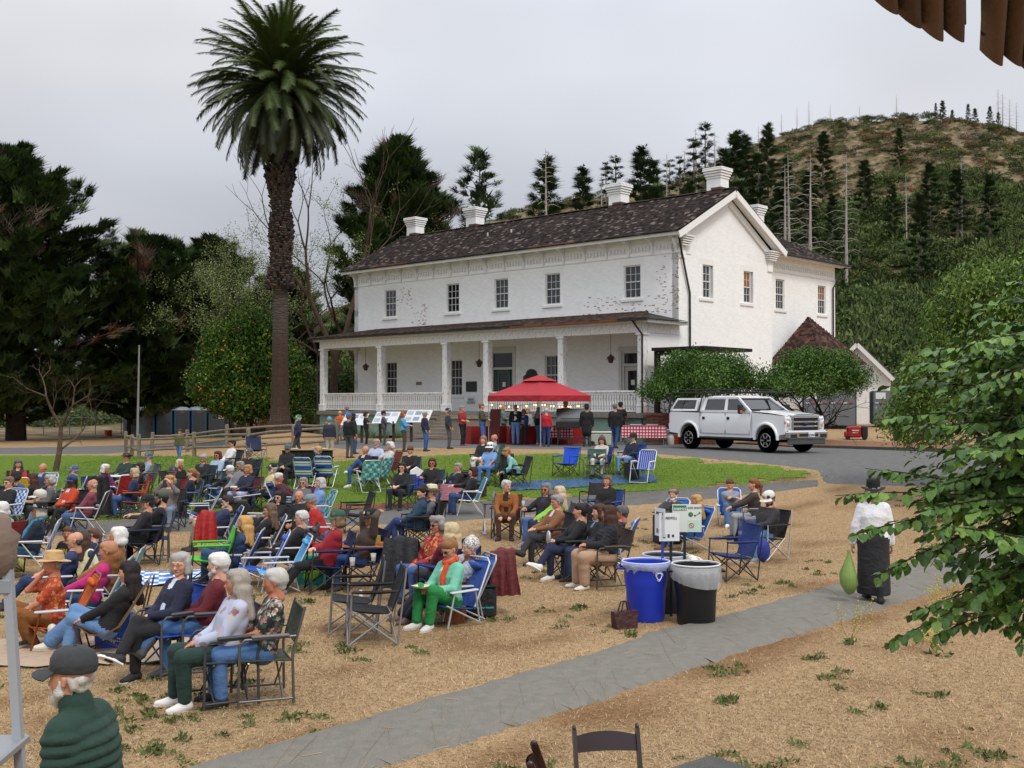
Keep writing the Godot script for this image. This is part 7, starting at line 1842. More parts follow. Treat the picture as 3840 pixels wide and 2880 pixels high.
func build_hill() -> void:
	var proto := {}
	var said := ["open-crowned pine on the wooded slope", "dark pointed fir on the wooded slope", "broad dark fir on the wooded slope", "tall sparse pine behind the roof ridge"]
	for k in CONIFERS.size():
		var q: Array = CONIFERS[k]
		var kind: int = q[3]
		var at := on(q[0], q[1])
		var h: float = maxf(q[2] - at.y, 5.0)
		if not proto.has(kind):
			var o := thing("hill_conifer", said[kind], "tree", at, 0.0, "conifers on the hill")
			conifer(o, 20.0, kind, 800 + kind)
			proto[kind] = o
			o.scale = Vector3.ONE * (h / 20.0)
		else:
			var o: Node3D = proto[kind].duplicate()
			o.name = numbered("hill_conifer"); add_child(o)
			o.position = at; o.rotation.y = k * 1.7; o.scale = V(rnd(0.85, 1.2), 1, rnd(0.85, 1.2)) * (h / 20.0)
	var sp := []
	for k in SNAGS.size():
		var q: Array = SNAGS[k]
		var at := on(q[0], q[1])
		var h: float = maxf(q[2] - at.y, 5.0)
		var o: Node3D
		if k < 3:
			o = thing("dead_tree", "grey dead standing tree on the burnt slope", "tree", at, 0.0, "dead trees on the hill")
			snag(o, 20.0, 830 + k); sp.push_back(o)
		else:
			o = sp[k % 3].duplicate(); o.name = numbered("dead_tree"); add_child(o); o.position = at; o.rotation.y = k * 1.3
		o.scale = Vector3.ONE * (h / 20.0)
	rng.seed = 850
	var kinds := [["brush", [], []], ["woodland", [], []]]
	for k in 36000:
		var d := 78.0 + 310.0 * pow(rng.randf(), 0.8)
		var x := rnd(-0.46, 0.5) * d
		var up := (d - 90.0) / 290.0
		if x < 4.0 and d < 128.0 and not (x > -14.0 and d > 88.0): continue
		var n := noise.get_noise_2d(x * 1.2, d * 1.2)
		var wood := clampf(1.35 - up * 1.85 - (0.35 if x < 0 else 0.0) + n * 0.8, 0, 1)
		if d < 95 and x > 14: wood *= 0.3
		if rng.randf() < wood * 0.55:
			var s := rnd(1.4, 3.8) * (0.7 + up * 0.5)
			kinds[1][1].push_back(T(Basis(UP, rnd(0, TAU)).scaled(V(s, s * rnd(0.7, 1.3), s)), on(x, -d, -0.3)))
			kinds[1][2].push_back(lin(["4a5a34", "56663c", "3f4d2e", "62703f", "545c3c", "6a7548", "6d6044"][rng.randi() % 6]) * rnd(0.7, 1.25))
		elif rng.randf() < (0.5 if up < 0.55 else 0.3):
			var s := rnd(0.5, 1.7) * (0.8 + up * 0.7)
			kinds[0][1].push_back(T(Basis(UP, rnd(0, TAU)).scaled(V(s, s * rnd(0.5, 0.9), s)), on(x, -d, -0.1)))
			kinds[0][2].push_back(lin(["565e3c", "666846", "4a5234", "72694e", "73784e", "82623f", "5e6842", "8a8070"][rng.randi() % 8]) * rnd(0.7, 1.2))
	tag(many("brush", bush_mesh(1), mat("ffffff", 0.9, {"vc": true, "spec": 0.15}), kinds[0][1], kinds[0][2]), "low grey-green brush scattered over the hillside", "brush")
	tag(many("woodland", bush_mesh(2), mat("ffffff", 0.9, {"vc": true, "spec": 0.15}), kinds[1][1], kinds[1][2]), "dense dark green oak woodland on the lower slope", "woodland")
func blades(count: int, tall: float, wide: float, splay: float, seed_: int) -> ArrayMesh:
	var r := RandomNumberGenerator.new(); r.seed = seed_
	var m := MB.new()
	for k in count:
		var a := r.randf() * TAU
		var o := V(r.randf_range(-1, 1), 0, r.randf_range(-1, 1)) * splay * 0.5
		var d := V(cos(a) * splay, 1.0, sin(a) * splay).normalized() * tall * r.randf_range(0.5, 1.2)
		var s := V(-sin(a), 0, cos(a)) * wide
		var g := r.randf_range(0.75, 1.25); m.col = Color(g, g, g)
		var mid := o + d * 0.55 + V(0,tall * 0.1,0)
		m.quad(o - s, o + s, mid + s * 0.7, mid - s * 0.7); m.tri(mid - s * 0.7, mid + s * 0.7, o + d + V(cos(a), -0.15, sin(a)) * tall * splay * 0.4)
	return m.mesh()
func build_grass() -> void:
	rng.seed = 910
	var lawn := outline(LAWN)
	var paved := []
	for q in [[PATH_FAR, PATH_NEAR], [LANE_FAR, LANE_NEAR], [DRIVE_FAR, DRIVE_NEAR], [ROAD_FAR, ROAD_NEAR]]:
		var p := outline(q[0]); var e := outline(q[1]); e.reverse(); p.append_array(e); paved.push_back(p)
	var dry := []; var dryc := []; var gr := []; var grc := []; var wd := []; var wdc := []
	for k in 60000:
		var d := 5.0 + 40.0 * pow(rng.randf(), 1.2)
		var x := rnd(-0.5, 0.5) * d
		var p := W(x,-d)
		var bare := false
		for q in paved:
			if Geometry2D.is_point_in_polygon(p, q): bare = true; break
		if bare: continue
		var in_lawn := Geometry2D.is_point_in_polygon(p + W(noise.get_noise_2d(x * 14, -d * 14), noise.get_noise_2d(x * 14 + 500, -d * 14)) * 0.9, lawn)
		if in_lawn:
			gr.push_back(T(Basis(UP, rnd(0, TAU)).scaled(Vector3.ONE * rnd(0.7, 1.5)), on(x, -d)))
			grc.push_back(lin(["56742f", "617f35", "4b6829", "6f8a3f", "7c8c4a"][rng.randi() % 5]) * rnd(0.75, 1.2))
		elif soil(x, -d) < 0.35:
			dry.push_back(T(Basis(UP, rnd(0, TAU)).scaled(V(1, rnd(0.5, 1.2), 1) * rnd(0.6, 1.25)), on(x, -d)))
			dryc.push_back(lin(["a58c68", "b59c76", "8f7654", "c2aa86", "7f674a", "a88f6b", "c9b596"][rng.randi() % 7]) * rnd(0.75, 1.15))
	for k in 26000:
		var p := W(rnd(-30, 9), rnd(-58, -27))
		if Geometry2D.is_point_in_polygon(p + W(noise.get_noise_2d(p.x * 14, p.y * 14), noise.get_noise_2d(p.x * 14 + 500, p.y * 14)) * 0.9, lawn):
			gr.push_back(T(Basis(UP, rnd(0, TAU)).scaled(Vector3.ONE * rnd(1.0, 1.9)), on(p.x, p.y)))
			grc.push_back(lin(["56742f", "617f35", "4b6829", "6f8a3f", "7c8c4a"][rng.randi() % 5]) * rnd(0.75, 1.2))
	for k in 520:
		var d := 6.0 + 26.0 * pow(rng.randf(), 1.3)
		var x := rnd(-0.48, 0.48) * d
		if noise.get_noise_2d(x * 5 + 300, d * 5) < -0.02: continue
		if Geometry2D.is_point_in_polygon(W(x,-d), lawn): continue
		var bare := false
		for q in paved:
			if Geometry2D.is_point_in_polygon(W(x,-d), q): bare = true; break
		if bare: continue
		for j in rng.randi_range(1, 4):
			var x2 := x + rnd(-0.22, 0.22); var d2 := d + rnd(-0.2, 0.2)
			wd.push_back(T(Basis(UP, rnd(0, TAU)).scaled(Vector3.ONE * rnd(0.3, 0.75)), on(x2, -d2)))
			wdc.push_back(lin(["5f6a3e", "525e34", "6c7348", "5a6638"][rng.randi() % 4]) * rnd(0.8, 1.2))
	var gm := mat("ffffff", 0.85, {"vc": true, "spec": 0.2, "back": "2c3a08"})
	tag(many("dry_grass", blades(13, 0.042, 0.0028, 1.7, 5), mat("ffffff", 0.9, {"vc": true, "spec": 0.2}), dry, dryc), "short dry straw-coloured grass over the near ground", "grass")
	tag(many("lawn_grass", blades(22, 0.034, 0.0045, 1.6, 6), gm, gr, grc), "short green mown grass of the lawn", "grass")
	tag(many("weeds", leaf_tuft(22, 0.1, 0.04, 33, 0.75, 0.22), gm, wd, wdc), "low green weeds sprouting in the dry grass", "weeds")
	var lt := []; var lc := []
	for k in 1500:
		var d := 8.0 + 24.0 * rng.randf(); var x := rnd(-0.5, 0.5) * d
		for q in [0, 1]:
			if Geometry2D.is_point_in_polygon(W(x,-d), paved[q]):
				lt.push_back(T(Basis(UP, rnd(0, TAU)).scaled(V(rnd(0.04, 0.16), 1, 1)), on(x, -d, 0.05))); lc.push_back(lin("b39a74") * rnd(0.5, 1.2))
	var sm := MB.new(); sm.box(Vector3.ZERO, V(1,0.004,0.006))
	tag(many("straw_litter", sm.mesh(), mat("ffffff", 0.9, {"vc": true}), lt, lc), "loose straw scattered over the paved paths", "straw")
	var at := [[4.05, -13.75, 0.6], [6.3, -16.6, 0.45], [5.9, -15.9, 0.4], [6.4, -12.0, 0.4], [5.9, -11.0, 0.35], [4.9, -13.2, 0.3]]
	for k in at.size():
		var o := thing("mustard_weed", ["tall thin weed with yellow flowers at the path edge", "yellow-flowered weed beside the walker's path", "short yellow-flowered weed at the path kerb", "yellow-flowered weed under the near branches", "small flowering weed in the near dry grass", "low flowering weed on bare soil by the path"][k], "weed", on(at[k][0], at[k][1]), k * 1.1, "flowering weeds")
		var m := MB.new(); var tips := []
		for s in 4: grow(m, tips, Vector3.ZERO, V(rnd(-0.5, 0.5), 1, rnd(-0.5, 0.5)), at[k][2] * 0.5, 0.004, 2, {"spread": 0.4, "shrink": 0.6, "segs": 2, "taper": 0.7})
		part("stem", m.mesh(), mat("7c8a4a", 0.8), o)
		var f := MB.new()
		for t in tips:
			if rng.randf() < 0.6: f.blob(t[0], Vector3.ONE * 0.008, I, 5, 3)
		var fl := part("flowers", f.mesh(), mat("d0b828", 0.7), o); fl.set_meta("kind", "stuff")
		part("leaves", leaf_tuft(16, 0.12, 0.05, 40 + k, 0.8, 0.2), mat("5a6a34", 0.8), o).set_meta("kind", "stuff")
func side_pair(called: String, m_right: Callable, mt: Material, o: Node) -> void:
	for s in [-1.0, 1.0]:
		var m := MB.new(); m_right.call(m, s); part(called, m.mesh(), mt, o)
func build_truck() -> void:
	var o := thing("pickup_truck", "white crew-cab pickup truck with camper shell and black roof rack", "truck", on(8.5, -41.6, 0.03), 0.57)
	var white := mat("e6e8ea", 0.25, {"coat": 0.6, "spec": 0.5})
	var black := mat("1b1c1e", 0.6); var chrome := mat("c6c8cb", 0.15, {"metal": 1.0}); var glass := mat("1a2024", 0.04, {"spec": 0.7})
	var arch := func(zc: float, r: float) -> Array:
		var p := []
		for k in 13: p.push_back(W(zc + cos(PI - PI * k / 12.0) * r, 0.46 + sin(PI * k / 12.0) * r * 1.05))
		return p
	var out: Array = [W(-3.1,0.62)] + [W(-2.52,0.56)] + arch.call(-1.98, 0.52) + [W(-1.4,0.5), W(1.4,0.5)] + arch.call(1.98, 0.52) + [W(2.6,0.62), W(2.86,0.66), W(2.88,1.1), W(2.84,1.27), W(1.25,1.38), W(1.2,1.42), W(-1.36,1.42), W(-1.37,1.36), W(-3.14,1.4), W(-3.16,0.9)]
	var m := MB.new()
	var tr := T(Basis(V(0,0,1), UP, V(-1,0,0)), Vector3.ZERO)
	m.prism(out, 1.88, tr)
	part("body", m.mesh(), white, o)
	side_pair("body_side", func(b, s):
		b.sheet(func(u, v):
			var y := lerpf(0.6, 1.34, v if s > 0 else v)
			return V(s * (0.945 + 0.05 * sin(PI * clampf((y - 0.45) / 1.0, 0, 1))), y, lerpf(-1.33, 1.28, (1.0 - u) if s > 0 else u)), 6, 8), white, o)
	for s in [-1, 1]:
		for zc in [-1.98, 1.98]:
			m = MB.new()
			var pts := []
			for k in 15: pts.push_back(V(s * 0.955, 0.44 + sin(PI * k / 14.0) * 0.57, zc + cos(PI * k / 14.0) * 0.55))
			m.tube(pts, 0.055, 8); part("fender_flare", m.mesh(), white, o)
			m = nb(); m.lathe([W(0.0,-0.13), W(0.24,-0.13), W(0.27,-0.14), W(0.4,-0.13), W(0.425,-0.1), W(0.425,0.1), W(0.4,0.13), W(0.0,0.13)], 26, T(Basis(UP, V(s,0,0), V(0,0,s)).orthonormalized(), V(s * 0.84,0.425,zc)))
			var wl := part("wheel", m.mesh(), mat("1c1c1d", 0.85, {"bump": "lumps", "scale": 6.0}), o)
			m = MB.new()
			var hub := V(s * 0.975,0.425,zc)
			m.lathe([W(0.0,0.0), W(0.06,0.0), W(0.065,0.025), W(0.0,0.03)], 12, T(Basis(UP, V(s,0,0), V(0,0,s)), hub))
			for k in 6:
				var a := TAU * k / 6
				var d := V(0, sin(a), cos(a))
				m.bar(hub + d * 0.05, hub + d * 0.225, 0.05, 0.025, V(s,0,0))
			var ring := []
			for k in 21: ring.push_back(hub + V(0, sin(TAU * k / 20), cos(TAU * k / 20)) * 0.232)
			m.tube(ring, 0.016, 6, false)
			part("rim", m.mesh(), mat("9b9c9e", 0.3, {"metal": 0.8}), wl)
	var bz := [-1.34, 1.2]; var tz := [-1.3, 0.42]
	m = MB.new()
	var A := [V(-0.93,1.42,1.2), V(0.93,1.42,1.2), V(0.93,1.42,-1.34), V(-0.93,1.42,-1.34)]
	var B := [V(-0.76,1.9,0.42), V(0.76,1.9,0.42), V(0.76,1.9,-1.26), V(-0.76,1.9,-1.26)]
	m.hexa(A + B)
	part("cab_glass", m.mesh(), glass, o)
	m = MB.new()
	m.sheet(func(u, v):
		var e := minf(minf(u, 1 - u), minf(v, 1 - v))
		return V(lerpf(-0.8, 0.8, u), 1.9 + 0.09 * pow(clampf(e * 5, 0, 1), 0.5), lerpf(0.5, -1.32, v)), 12, 12)
	m.quad(V(-0.8,1.9,0.5), V(-0.8,1.9,-1.32), V(0.8,1.9,-1.32), V(0.8,1.9,0.5))
	part("cab_roof", m.mesh(), white, o)
	m = MB.new()
	for s in [-1, 1]:
		m.bar(V(s * 0.925,1.4,1.22), V(s * 0.77,1.92,0.44), 0.07, 0.07); m.bar(V(s * 0.935,1.4,-1.3), V(s * 0.775,1.92,-1.24), 0.26, 0.04, V(s,0,0))
		m.bar(V(s * 0.94,1.4,-0.02), V(s * 0.78,1.92,-0.1), 0.13, 0.035, V(s,0,0)); m.bar(V(s * 0.94,1.42,1.2), V(s * 0.94,1.42,-1.34), 0.04, 0.08)
		m.bar(V(s * 0.78,1.89,0.42), V(s * 0.78,1.89,-1.3), 0.05, 0.07)
	m.bar(V(-0.76,1.91,0.45), V(0.76,1.91,0.45), 0.06, 0.06)
	part("pillars", m.mesh(), white, o)
	for s in [-1, 1]:
		for q in [[-1.28, -0.03], [0.01, 1.2]]:
			m = MB.new()
			for e in q: m.bar(V(s * 0.985,0.62,e), V(s * 0.965,1.38,e), 0.012, 0.012)
			m.bar(V(s * 0.97,0.62,q[0]), V(s * 0.97,0.62,q[1]), 0.012, 0.012)
			var dr := part("door_seam", m.mesh(), mat("77797c", 0.8), o)
			m = nb(); m.box(V(s * 1.0,1.17,q[0] + 0.14), V(0.03,0.1,0.13), I, 0.01); part("door_handle", m.mesh(), black, dr)
		m = nb(); m.box(V(s * 1.16,1.5,0.95), V(0.2,0.34,0.13), I, 0.03); m.bar(V(s * 0.95,1.45,0.95), V(s * 1.08,1.45,0.95), 0.05, 0.06)
		var mi := part("wing_mirror", m.mesh(), black, o)
		m = nb(); m.box(V(s * 1.18,1.42,1.02), V(0.1,0.1,0.02)); part("turn_lamp", m.mesh(), mat("c0601c", 0.4), mi)
		m = nb(); m.bar(V(s * 0.945,0.6,-1.37), V(s * 0.945,1.4,-1.37), 0.03, 0.02); m.bar(V(s * 0.93,1.41,-1.4), V(s * 0.93,1.41,-3.1), 0.03, 0.03); part("bed_gap", m.mesh(), black, o)
		m = nb(); m.box(V(s * 0.9,0.46,-0.05), V(0.22,0.06,2.7), I, 0.02); part("running_board", m.mesh(), black, o)
	m = MB.new()
	m.sheet(func(u, v):
		var w := lerpf(0.9, 0.86, v)
		return V(lerpf(-w, w, u), lerpf(1.405, 1.275, v * v) + 0.035 * pow(sin(PI * u), 0.4) + (0.02 if absf(u - 0.5) < 0.28 else 0.0), lerpf(1.22, 2.86, v)), 20, 10)
	for k in m.n.size():
		if m.n[k].y < 0: m.n[k] = -m.n[k]
	for k in range(0, m.ix.size(), 3):
		var w := m.ix[k + 1]; m.ix[k + 1] = m.ix[k + 2]; m.ix[k + 2] = w
	part("bonnet", m.mesh(), white, o)
	m = nb(); m.box(V(0,1.435,1.2), V(1.7,0.03,0.14)); part("cowl", m.mesh(), black, o)
	for s in [-0.4, 0.35]:
		m = nb(); m.tube([V(s,1.45,1.22), V(s + 0.5,1.52,1.08)], 0.012, 5); part("wiper", m.mesh(), black, o)
	m = nb(); m.box(V(0,0.99,2.87), V(1.2,0.56,0.05)); part("grille_back", m.mesh(), mat("111214", 0.5), o)
	for k in 4:
		m = nb(); m.box(V(0,0.76 + k * 0.155,2.905), V(1.18,0.055 if k in [1,2] else 0.04,0.04), I, 0.01); part("grille_bar", m.mesh(), chrome, o)
	m = MB.new()
	for q in [[-0.62, 0.0], [0.62, 0.0]]: m.box(V(q[0],0.99,2.895), V(0.06,0.58,0.06), I, 0.01)
	m.box(V(0,1.275,2.88), V(1.36,0.05,0.06), I, 0.01); part("grille_frame", m.mesh(), chrome, o)
	m = nb(); m.blob(V(0,0.995,2.93), V(0.12,0.055,0.02), I, 16, 6); var em := part("oval_badge", m.mesh(), mat("1c2f5c", 0.3, {"metal": 0.4}), o)
	for s in [-1, 1]:
		m = nb(); m.box(V(s * 0.8,1.02,2.83), V(0.28,0.4,0.12), Basis(UP, s * 0.22), 0.03); var hl := part("headlight", m.mesh(), mat("d4d8da", 0.08, {"metal": 0.3}), o)
		m = nb(); m.box(V(s * 0.915,1.05,2.83), V(0.06,0.1,0.1), Basis(UP, s * 0.4), 0.01); part("side_marker", m.mesh(), mat("c96a1c", 0.3), hl)
		m = nb(); m.blob(V(s * 0.8,1.0,2.885), V(0.09,0.12,0.03), I, 12, 6); part("lamp_bowl", m.mesh(), mat("f0f2f2", 0.05, {"metal": 0.9}), hl)
		m = nb(); m.box(V(s * 0.72,0.6,3.055), V(0.3,0.12,0.02), I, 0.005); part("fog_lamp", m.mesh(), black, o)
	m = nb(); m.box(V(0,0.63,2.96), V(2.0,0.3,0.18), I, 0.06); part("bumper", m.mesh(), chrome, o)
	m = nb(); m.box(V(0,0.4,2.95), V(1.8,0.2,0.08), I, 0.02); part("air_dam", m.mesh(), mat("4a4b4d", 0.7), o)
	m = nb(); m.box(V(0,0.62,3.05), V(0.9,0.1,0.02)); part("bumper_slot", m.mesh(), mat("141517", 0.6), o)
	m = nb(); m.box(V(0.12,0.64,3.07), V(0.31,0.16,0.012)); var pl := part("number_plate", m.mesh(), mat("dfe2e4", 0.5), o)
	part("lettering", letters("2J50W0", 0.075), mat("25356a", 0.6), pl, T(I,V(0.12,0.62,3.078)))
	m = MB.new()
	var C := [V(-0.92,1.42,-1.6), V(0.92,1.42,-1.6), V(0.92,1.42,-3.12), V(-0.92,1.42,-3.12)]
	var D := [V(-0.76,1.9,-1.62), V(0.76,1.9,-1.62), V(0.76,1.9,-2.85), V(-0.76,1.9,-2.85)]
	m.hexa(C + D); part("camper_shell", m.mesh(), white, o)
	for s in [-1, 1]:
		var nrm := V(s * 0.96,0.29,0) * 0.008
		m = MB.new()
		var w := [V(s * 0.895,1.5,-1.72), V(s * 0.895,1.5,-2.98), V(s * 0.79,1.83,-2.76), V(s * 0.79,1.83,-1.72)]
		for k in 4: w[k] += nrm
		if s < 0: w.reverse()
		m.quad(w[0], w[1], w[2], w[3]); m.quad(w[3], w[2], w[1], w[0])
		part("shell_window", m.mesh(), mat("4a4c4b", 0.06, {"spec": 0.7}), o)
		m = nb(); m.bar(V(s * 0.9,1.49,-2.45) + nrm, V(s * 0.795,1.84,-2.35) + nrm, 0.02, 0.02); part("window_bar", m.mesh(), black, o)
		m = nb(); m.box(V(s * 0.9,1.15,-3.14), V(0.12,0.4,0.06), I, 0.01); part("tail_lamp", m.mesh(), mat("7c1416", 0.3), o)
		m = nb(); m.bar(V(s * 0.98,1.4,-1.42), V(s * 0.85,2.12,-1.3), 0.07, 0.05); m.bar(V(s * 0.98,1.35,-3.1), V(s * 0.85,2.12,-3.05), 0.07, 0.05)
		m.tube([V(s * 0.85,2.1,-3.1), V(s * 0.85,2.1,1.4), V(s * 0.8,2.1,1.5)], 0.03, 6); m.tube([V(s * 0.85,2.22,-3.1), V(s * 0.85,2.2,0.3), V(s * 0.85,2.12,0.6)], 0.022, 6)
		part("rack_rail", m.mesh(), black, o)
	for z in [-3.05, -2.1, -1.3, -0.2, 0.8, 1.5]:
		m = nb(); m.tube([V(-0.85,2.1,z), V(0.85,2.1,z)], 0.025, 6); part("rack_bar", m.mesh(), black, o)
	m = nb(); m.box(V(0,0.62,-3.24), V(1.9,0.2,0.16), I, 0.03); part("rear_bumper", m.mesh(), mat("8f9296", 0.3, {"metal": 0.7}), o)
	m = nb(); m.box(V(0,0.5,-0.2), V(1.1,0.3,4.6)); part("chassis", m.mesh(), mat("17171a", 0.9), o)
func build_yard() -> void:
	var m := MB.new()
	var t0 := V(-28.6,0,-89.0)
	for k in 5:
		var gray := k == 4
		var w := 1.5 if gray else 1.1
		var p := t0 + V(0.9,0,-0.52) * (1.3 * k + (0.2 if gray else 0.0))
		var o := thing("portable_toilet", ["blue portable toilet at the row's end with a side sticker", "blue portable toilet second from the lamp post", "blue portable toilet in the middle of the row", "blue portable toilet next to the wide grey one", "wide grey portable toilet ending the row"][k], "toilet", on(p.x, p.z), 0.52, "portable toilets")
		o.scale = Vector3.ONE * 1.08
		var blue := mat("2f5876" if not gray else "4a4e52", 0.55)
		m = nb(); m.box(V(0,1.02,0), V(w,2.0,1.1), I, 0.04); part("cabin", m.mesh(), blue, o)
		m = nb(); m.box(V(0,1.0,0.56), V(w - 0.24,1.86,0.04), I, 0.015); var d := part("door", m.mesh(), mat("3f4347", 0.6), o)
		m = nb(); m.box(V(w * 0.5 - 0.22,1.05,0.59), V(0.05,0.16,0.03)); part("latch", m.mesh(), mat("15161a", 0.5), d)
		m = nb(); m.box(V(0,1.86,0.585), V(0.3,0.07,0.01)); part("sticker", m.mesh(), mat("b5442a", 0.6), d)
		m = nb(); m.lathe([W(w * 0.74,2.02), W(w * 0.72,2.1), W(w * 0.5,2.25), W(0.0,2.29)], 4, T(Basis(UP, PI / 4) * I, Vector3.ZERO), false); part("roof", m.mesh(), mat("a9b4bc", 0.5), o)
		m = nb(); m.box(V(0,0.03,0), V(w + 0.05,0.1,1.2)); part("skid", m.mesh(), mat("26282a", 0.8), o)
		if k == 0 or gray:
			m = nb(); m.box(V(-w * 0.5 - 0.006,1.5,0.1) if k == 0 else V(0.2,1.55,0.6), V(0.01,0.34,0.5) if k == 0 else V(0.5,0.34,0.01)); part("company_sticker", m.mesh(), mat("7a2a20", 0.6), o)
			for t in [["Honey", 1.54], ["Bucket", 1.4]]:
				part("lettering", letters(t[0], 0.11), mat("d8d4cc", 0.7), o, T(Basis(V(0,0,1), UP, V(-1,0,0)) if k == 0 else I, V(-w * 0.5 - 0.014,t[1],0.1) if k == 0 else V(0.2,t[1] + 0.03,0.608)))
	m = nb(); m.box(V(0,0.55,0), V(0.9,1.1,0.6), I, 0.05); m.box(V(0,1.3,-0.15), V(0.6,0.4,0.2), I, 0.03)
	one("wash_station", m.mesh(), mat("33373b", 0.6), "grey hand-wash station beside the portable toilets", "wash station", on(-29.2, -89.0), 0.4)
	m = nb(); m.tube([V(0,-0.1,0), V(0.1,7.0,0)], [0.1, 0.06], 8)
	one("light_pole", m.mesh(), mat("8c8a88", 0.6), "tall slender grey pole beside the portable toilets", "pole", on(-27.4, -83.5))
	rail_fence([[-21.3, -63.0], [-18.28, -55.94], [-15.02, -53.96], [-11.44, -49.56], [-9.22, -48.2], [-7.7, -47.6]], "weathered split-rail fence along the lawn edge")
	rail_fence([[-19.0, -60.3], [-17.4, -61.2], [-14.84, -59.4], [-11.0, -58.2], [-8.6, -56.0]], "weathered split-rail fence round the palm bed")
	var f := thing("wire_fence", "tall chain-link fence with angled tops behind the cypresses", "fence", on(-36, -97))
	for k in 8:
		m = nb(); m.tube([V(k * 2.2 - 6,-0.3,0), V(k * 2.2 - 6,2.6,0), V(k * 2.2 - 6.3,3.1,0.3)], 0.04, 6); part("post", m.mesh(), mat("9a9c9c", 0.5), f)
	for y in [0.3, 1.5, 2.6]:
		m = nb(); m.tube([V(-6,y,0), V(9.4,y,0)], 0.025, 5); part("rail", m.mesh(), mat("9a9c9c", 0.5), f)
	m = MB.new()
	for k in 90:
		var x := -6.0 + k * 0.2
		m.bar(V(x,0.0,0), V(x + 2.6,2.6,0), 0.008, 0.008); m.bar(V(x,2.6,0), V(x + 2.6,0.0,0), 0.008, 0.008)
	part("wire_mesh", m.mesh(), mat("777a7a", 0.6), f).set_meta("kind", "stuff")
	m = nb(); m.box(V(0,1.0,0), V(3.2,2.0,2.0), I, 0.03); m.box(V(0,2.06,0), V(3.4,0.12,2.2))
	one("shed", m.mesh(), mat("6f777e", 0.7), "low blue-grey shed behind the chain-link fence", "shed", on(-33.5, -104))
	m = nb(); m.lathe([W(0,0), W(0.3,0), W(0.3,0.5), W(0.27,0.5), W(0.0,0.5)], 12)
	for q in [[-31.2, -95.6, "orange tub on the straw below the wire fence"], [-33.6, -95.0, "orange tub half hidden behind a cypress trunk"]]: one("orange_tub", m.mesh(), mat("c2481c", 0.6), q[2], "tub", on(q[0], q[1]))
	for q in [[15.9, -57.2, "grey roll-off container with red and white reflectors"], [20.4, -60.4, "second grey roll-off container beyond the corner"]]:
		var c := thing("waste_container", q[2], "container", on(q[0], q[1]), -0.28, "grey containers")
		m = nb(); m.box(V(0,1.05,-2.2), V(2.5,1.8,4.6)); part("hull", m.mesh(), mat("5a5f64", 0.7, {"bump": "lumps", "scale": 1.0, "depth": 0.3}), c)
		for s in [-1, 1]:
			m = nb(); m.box(V(s * 0.62,1.05,0.13), V(1.2,1.76,0.05), I, 0.01); var d := part("door_leaf", m.mesh(), mat("666b70", 0.7), c)
			m = nb(); m.box(V(s * 0.62,1.3,0.165), V(1.16,0.06,0.03)); part("rib", m.mesh(), mat("6d7277", 0.6), d)
			for j in 4:
				m = nb(); m.box(V(s * 0.62 - 0.42 + j * 0.28,1.3,0.185), V(0.2,0.045,0.008)); part("reflector", m.mesh(), mat("b32a24" if j % 2 else "d8d8d4", 0.4), d)
			m = nb(); m.bar(V(s * 0.3,0.7,0.18), V(s * 0.95,0.68,0.18), 0.03, 0.03); part("lock_bar", m.mesh(), mat("9aa0a4", 0.5), d)
		for j in 6:
			for s in [-1, 1]:
				m = nb(); m.box(V(s * 1.28,1.05,-0.3 - j * 0.75), V(0.08,1.76,0.12)); part("side_rib", m.mesh(), mat("54595e", 0.7), c)
		m = nb(); m.box(V(0,0.1,-2.2), V(1.8,0.16,4.4)); part("skid", m.mesh(), mat("2c2c2c", 0.9), c)
		m = nb(); m.box(V(-0.85,1.68,0.165), V(0.5,0.34,0.01)); part("paper_notice", m.mesh(), mat("d9dadb", 0.8), c)
	var gn := thing("generator", "red and black portable generator on the bark mulch", "generator", on(14.95, -49.6), -0.2)
	m = nb(); m.box(V(-0.1,0.34,0), V(0.6,0.5,0.45), I, 0.06); m.box(V(-0.42,0.22,0), V(0.16,0.26,0.4), I, 0.04); part("housing", m.mesh(), mat("a31a1c", 0.5), gn)
	m = nb(); m.box(V(0.34,0.34,0), V(0.27,0.52,0.46), I, 0.05); part("end_cover", m.mesh(), mat("1a1a1b", 0.6), gn)
	for s in [-0.35, 0.35]:
		m = nb(); m.lathe([W(0,-0.24), W(0.09,-0.24), W(0.09,0.24), W(0,0.24)], 12, T(Basis(Vector3.RIGHT, PI / 2), V(s,0.09,0))); part("wheel", m.mesh(), mat("1a1a1b", 0.8), gn)
	m = nb(); m.box(V(-0.05,0.4,0.229), V(0.3,0.05,0.006)); m.box(V(-0.05,0.31,0.229), V(0.24,0.04,0.006)); part("label_strip", m.mesh(), mat("d8c8c4", 0.7), gn).set_meta("kind", "stuff")
	m = MB.new()
	m.sheet(func(u, v): return on(lerpf(lerpf(11.4, 18.2, u), lerpf(9.0, 20.0, u), v), lerpf(-44.4 + u * 6.2, -50.5 + u * 4.5, v), 0.05), 30, 10)
	structure("mulch_bed", m.mesh(), mat("ffffff", 0.95, {"tex": "chips", "scale": 0.7, "world": true}))
	m = MB.new()
	for k in 12:
		var a := on(lerpf(11.2, 18.3, k / 12.0), lerpf(-44.3, -38.1, k / 12.0), 0.05); var b := on(lerpf(11.2, 18.3, (k + 0.97) / 12.0), lerpf(-44.3, -38.1, (k + 0.97) / 12.0), 0.05)
		m = nb(); m.bar(a, b, 0.15, 0.16);
		if k == 0: structure("kerb", m.mesh(), mat("77736c", 0.9, {"tex": "tar", "scale": 1.0}))
		else: part("kerb_stone", m.mesh(), mat("77736c", 0.9, {"tex": "tar", "scale": 1.0}), get_node("kerb"))
	var ob := thing("outbuilding", "small white brick outbuilding with a shingled gable roof", "building", V(21.5,1.5,-71.0), -0.35)
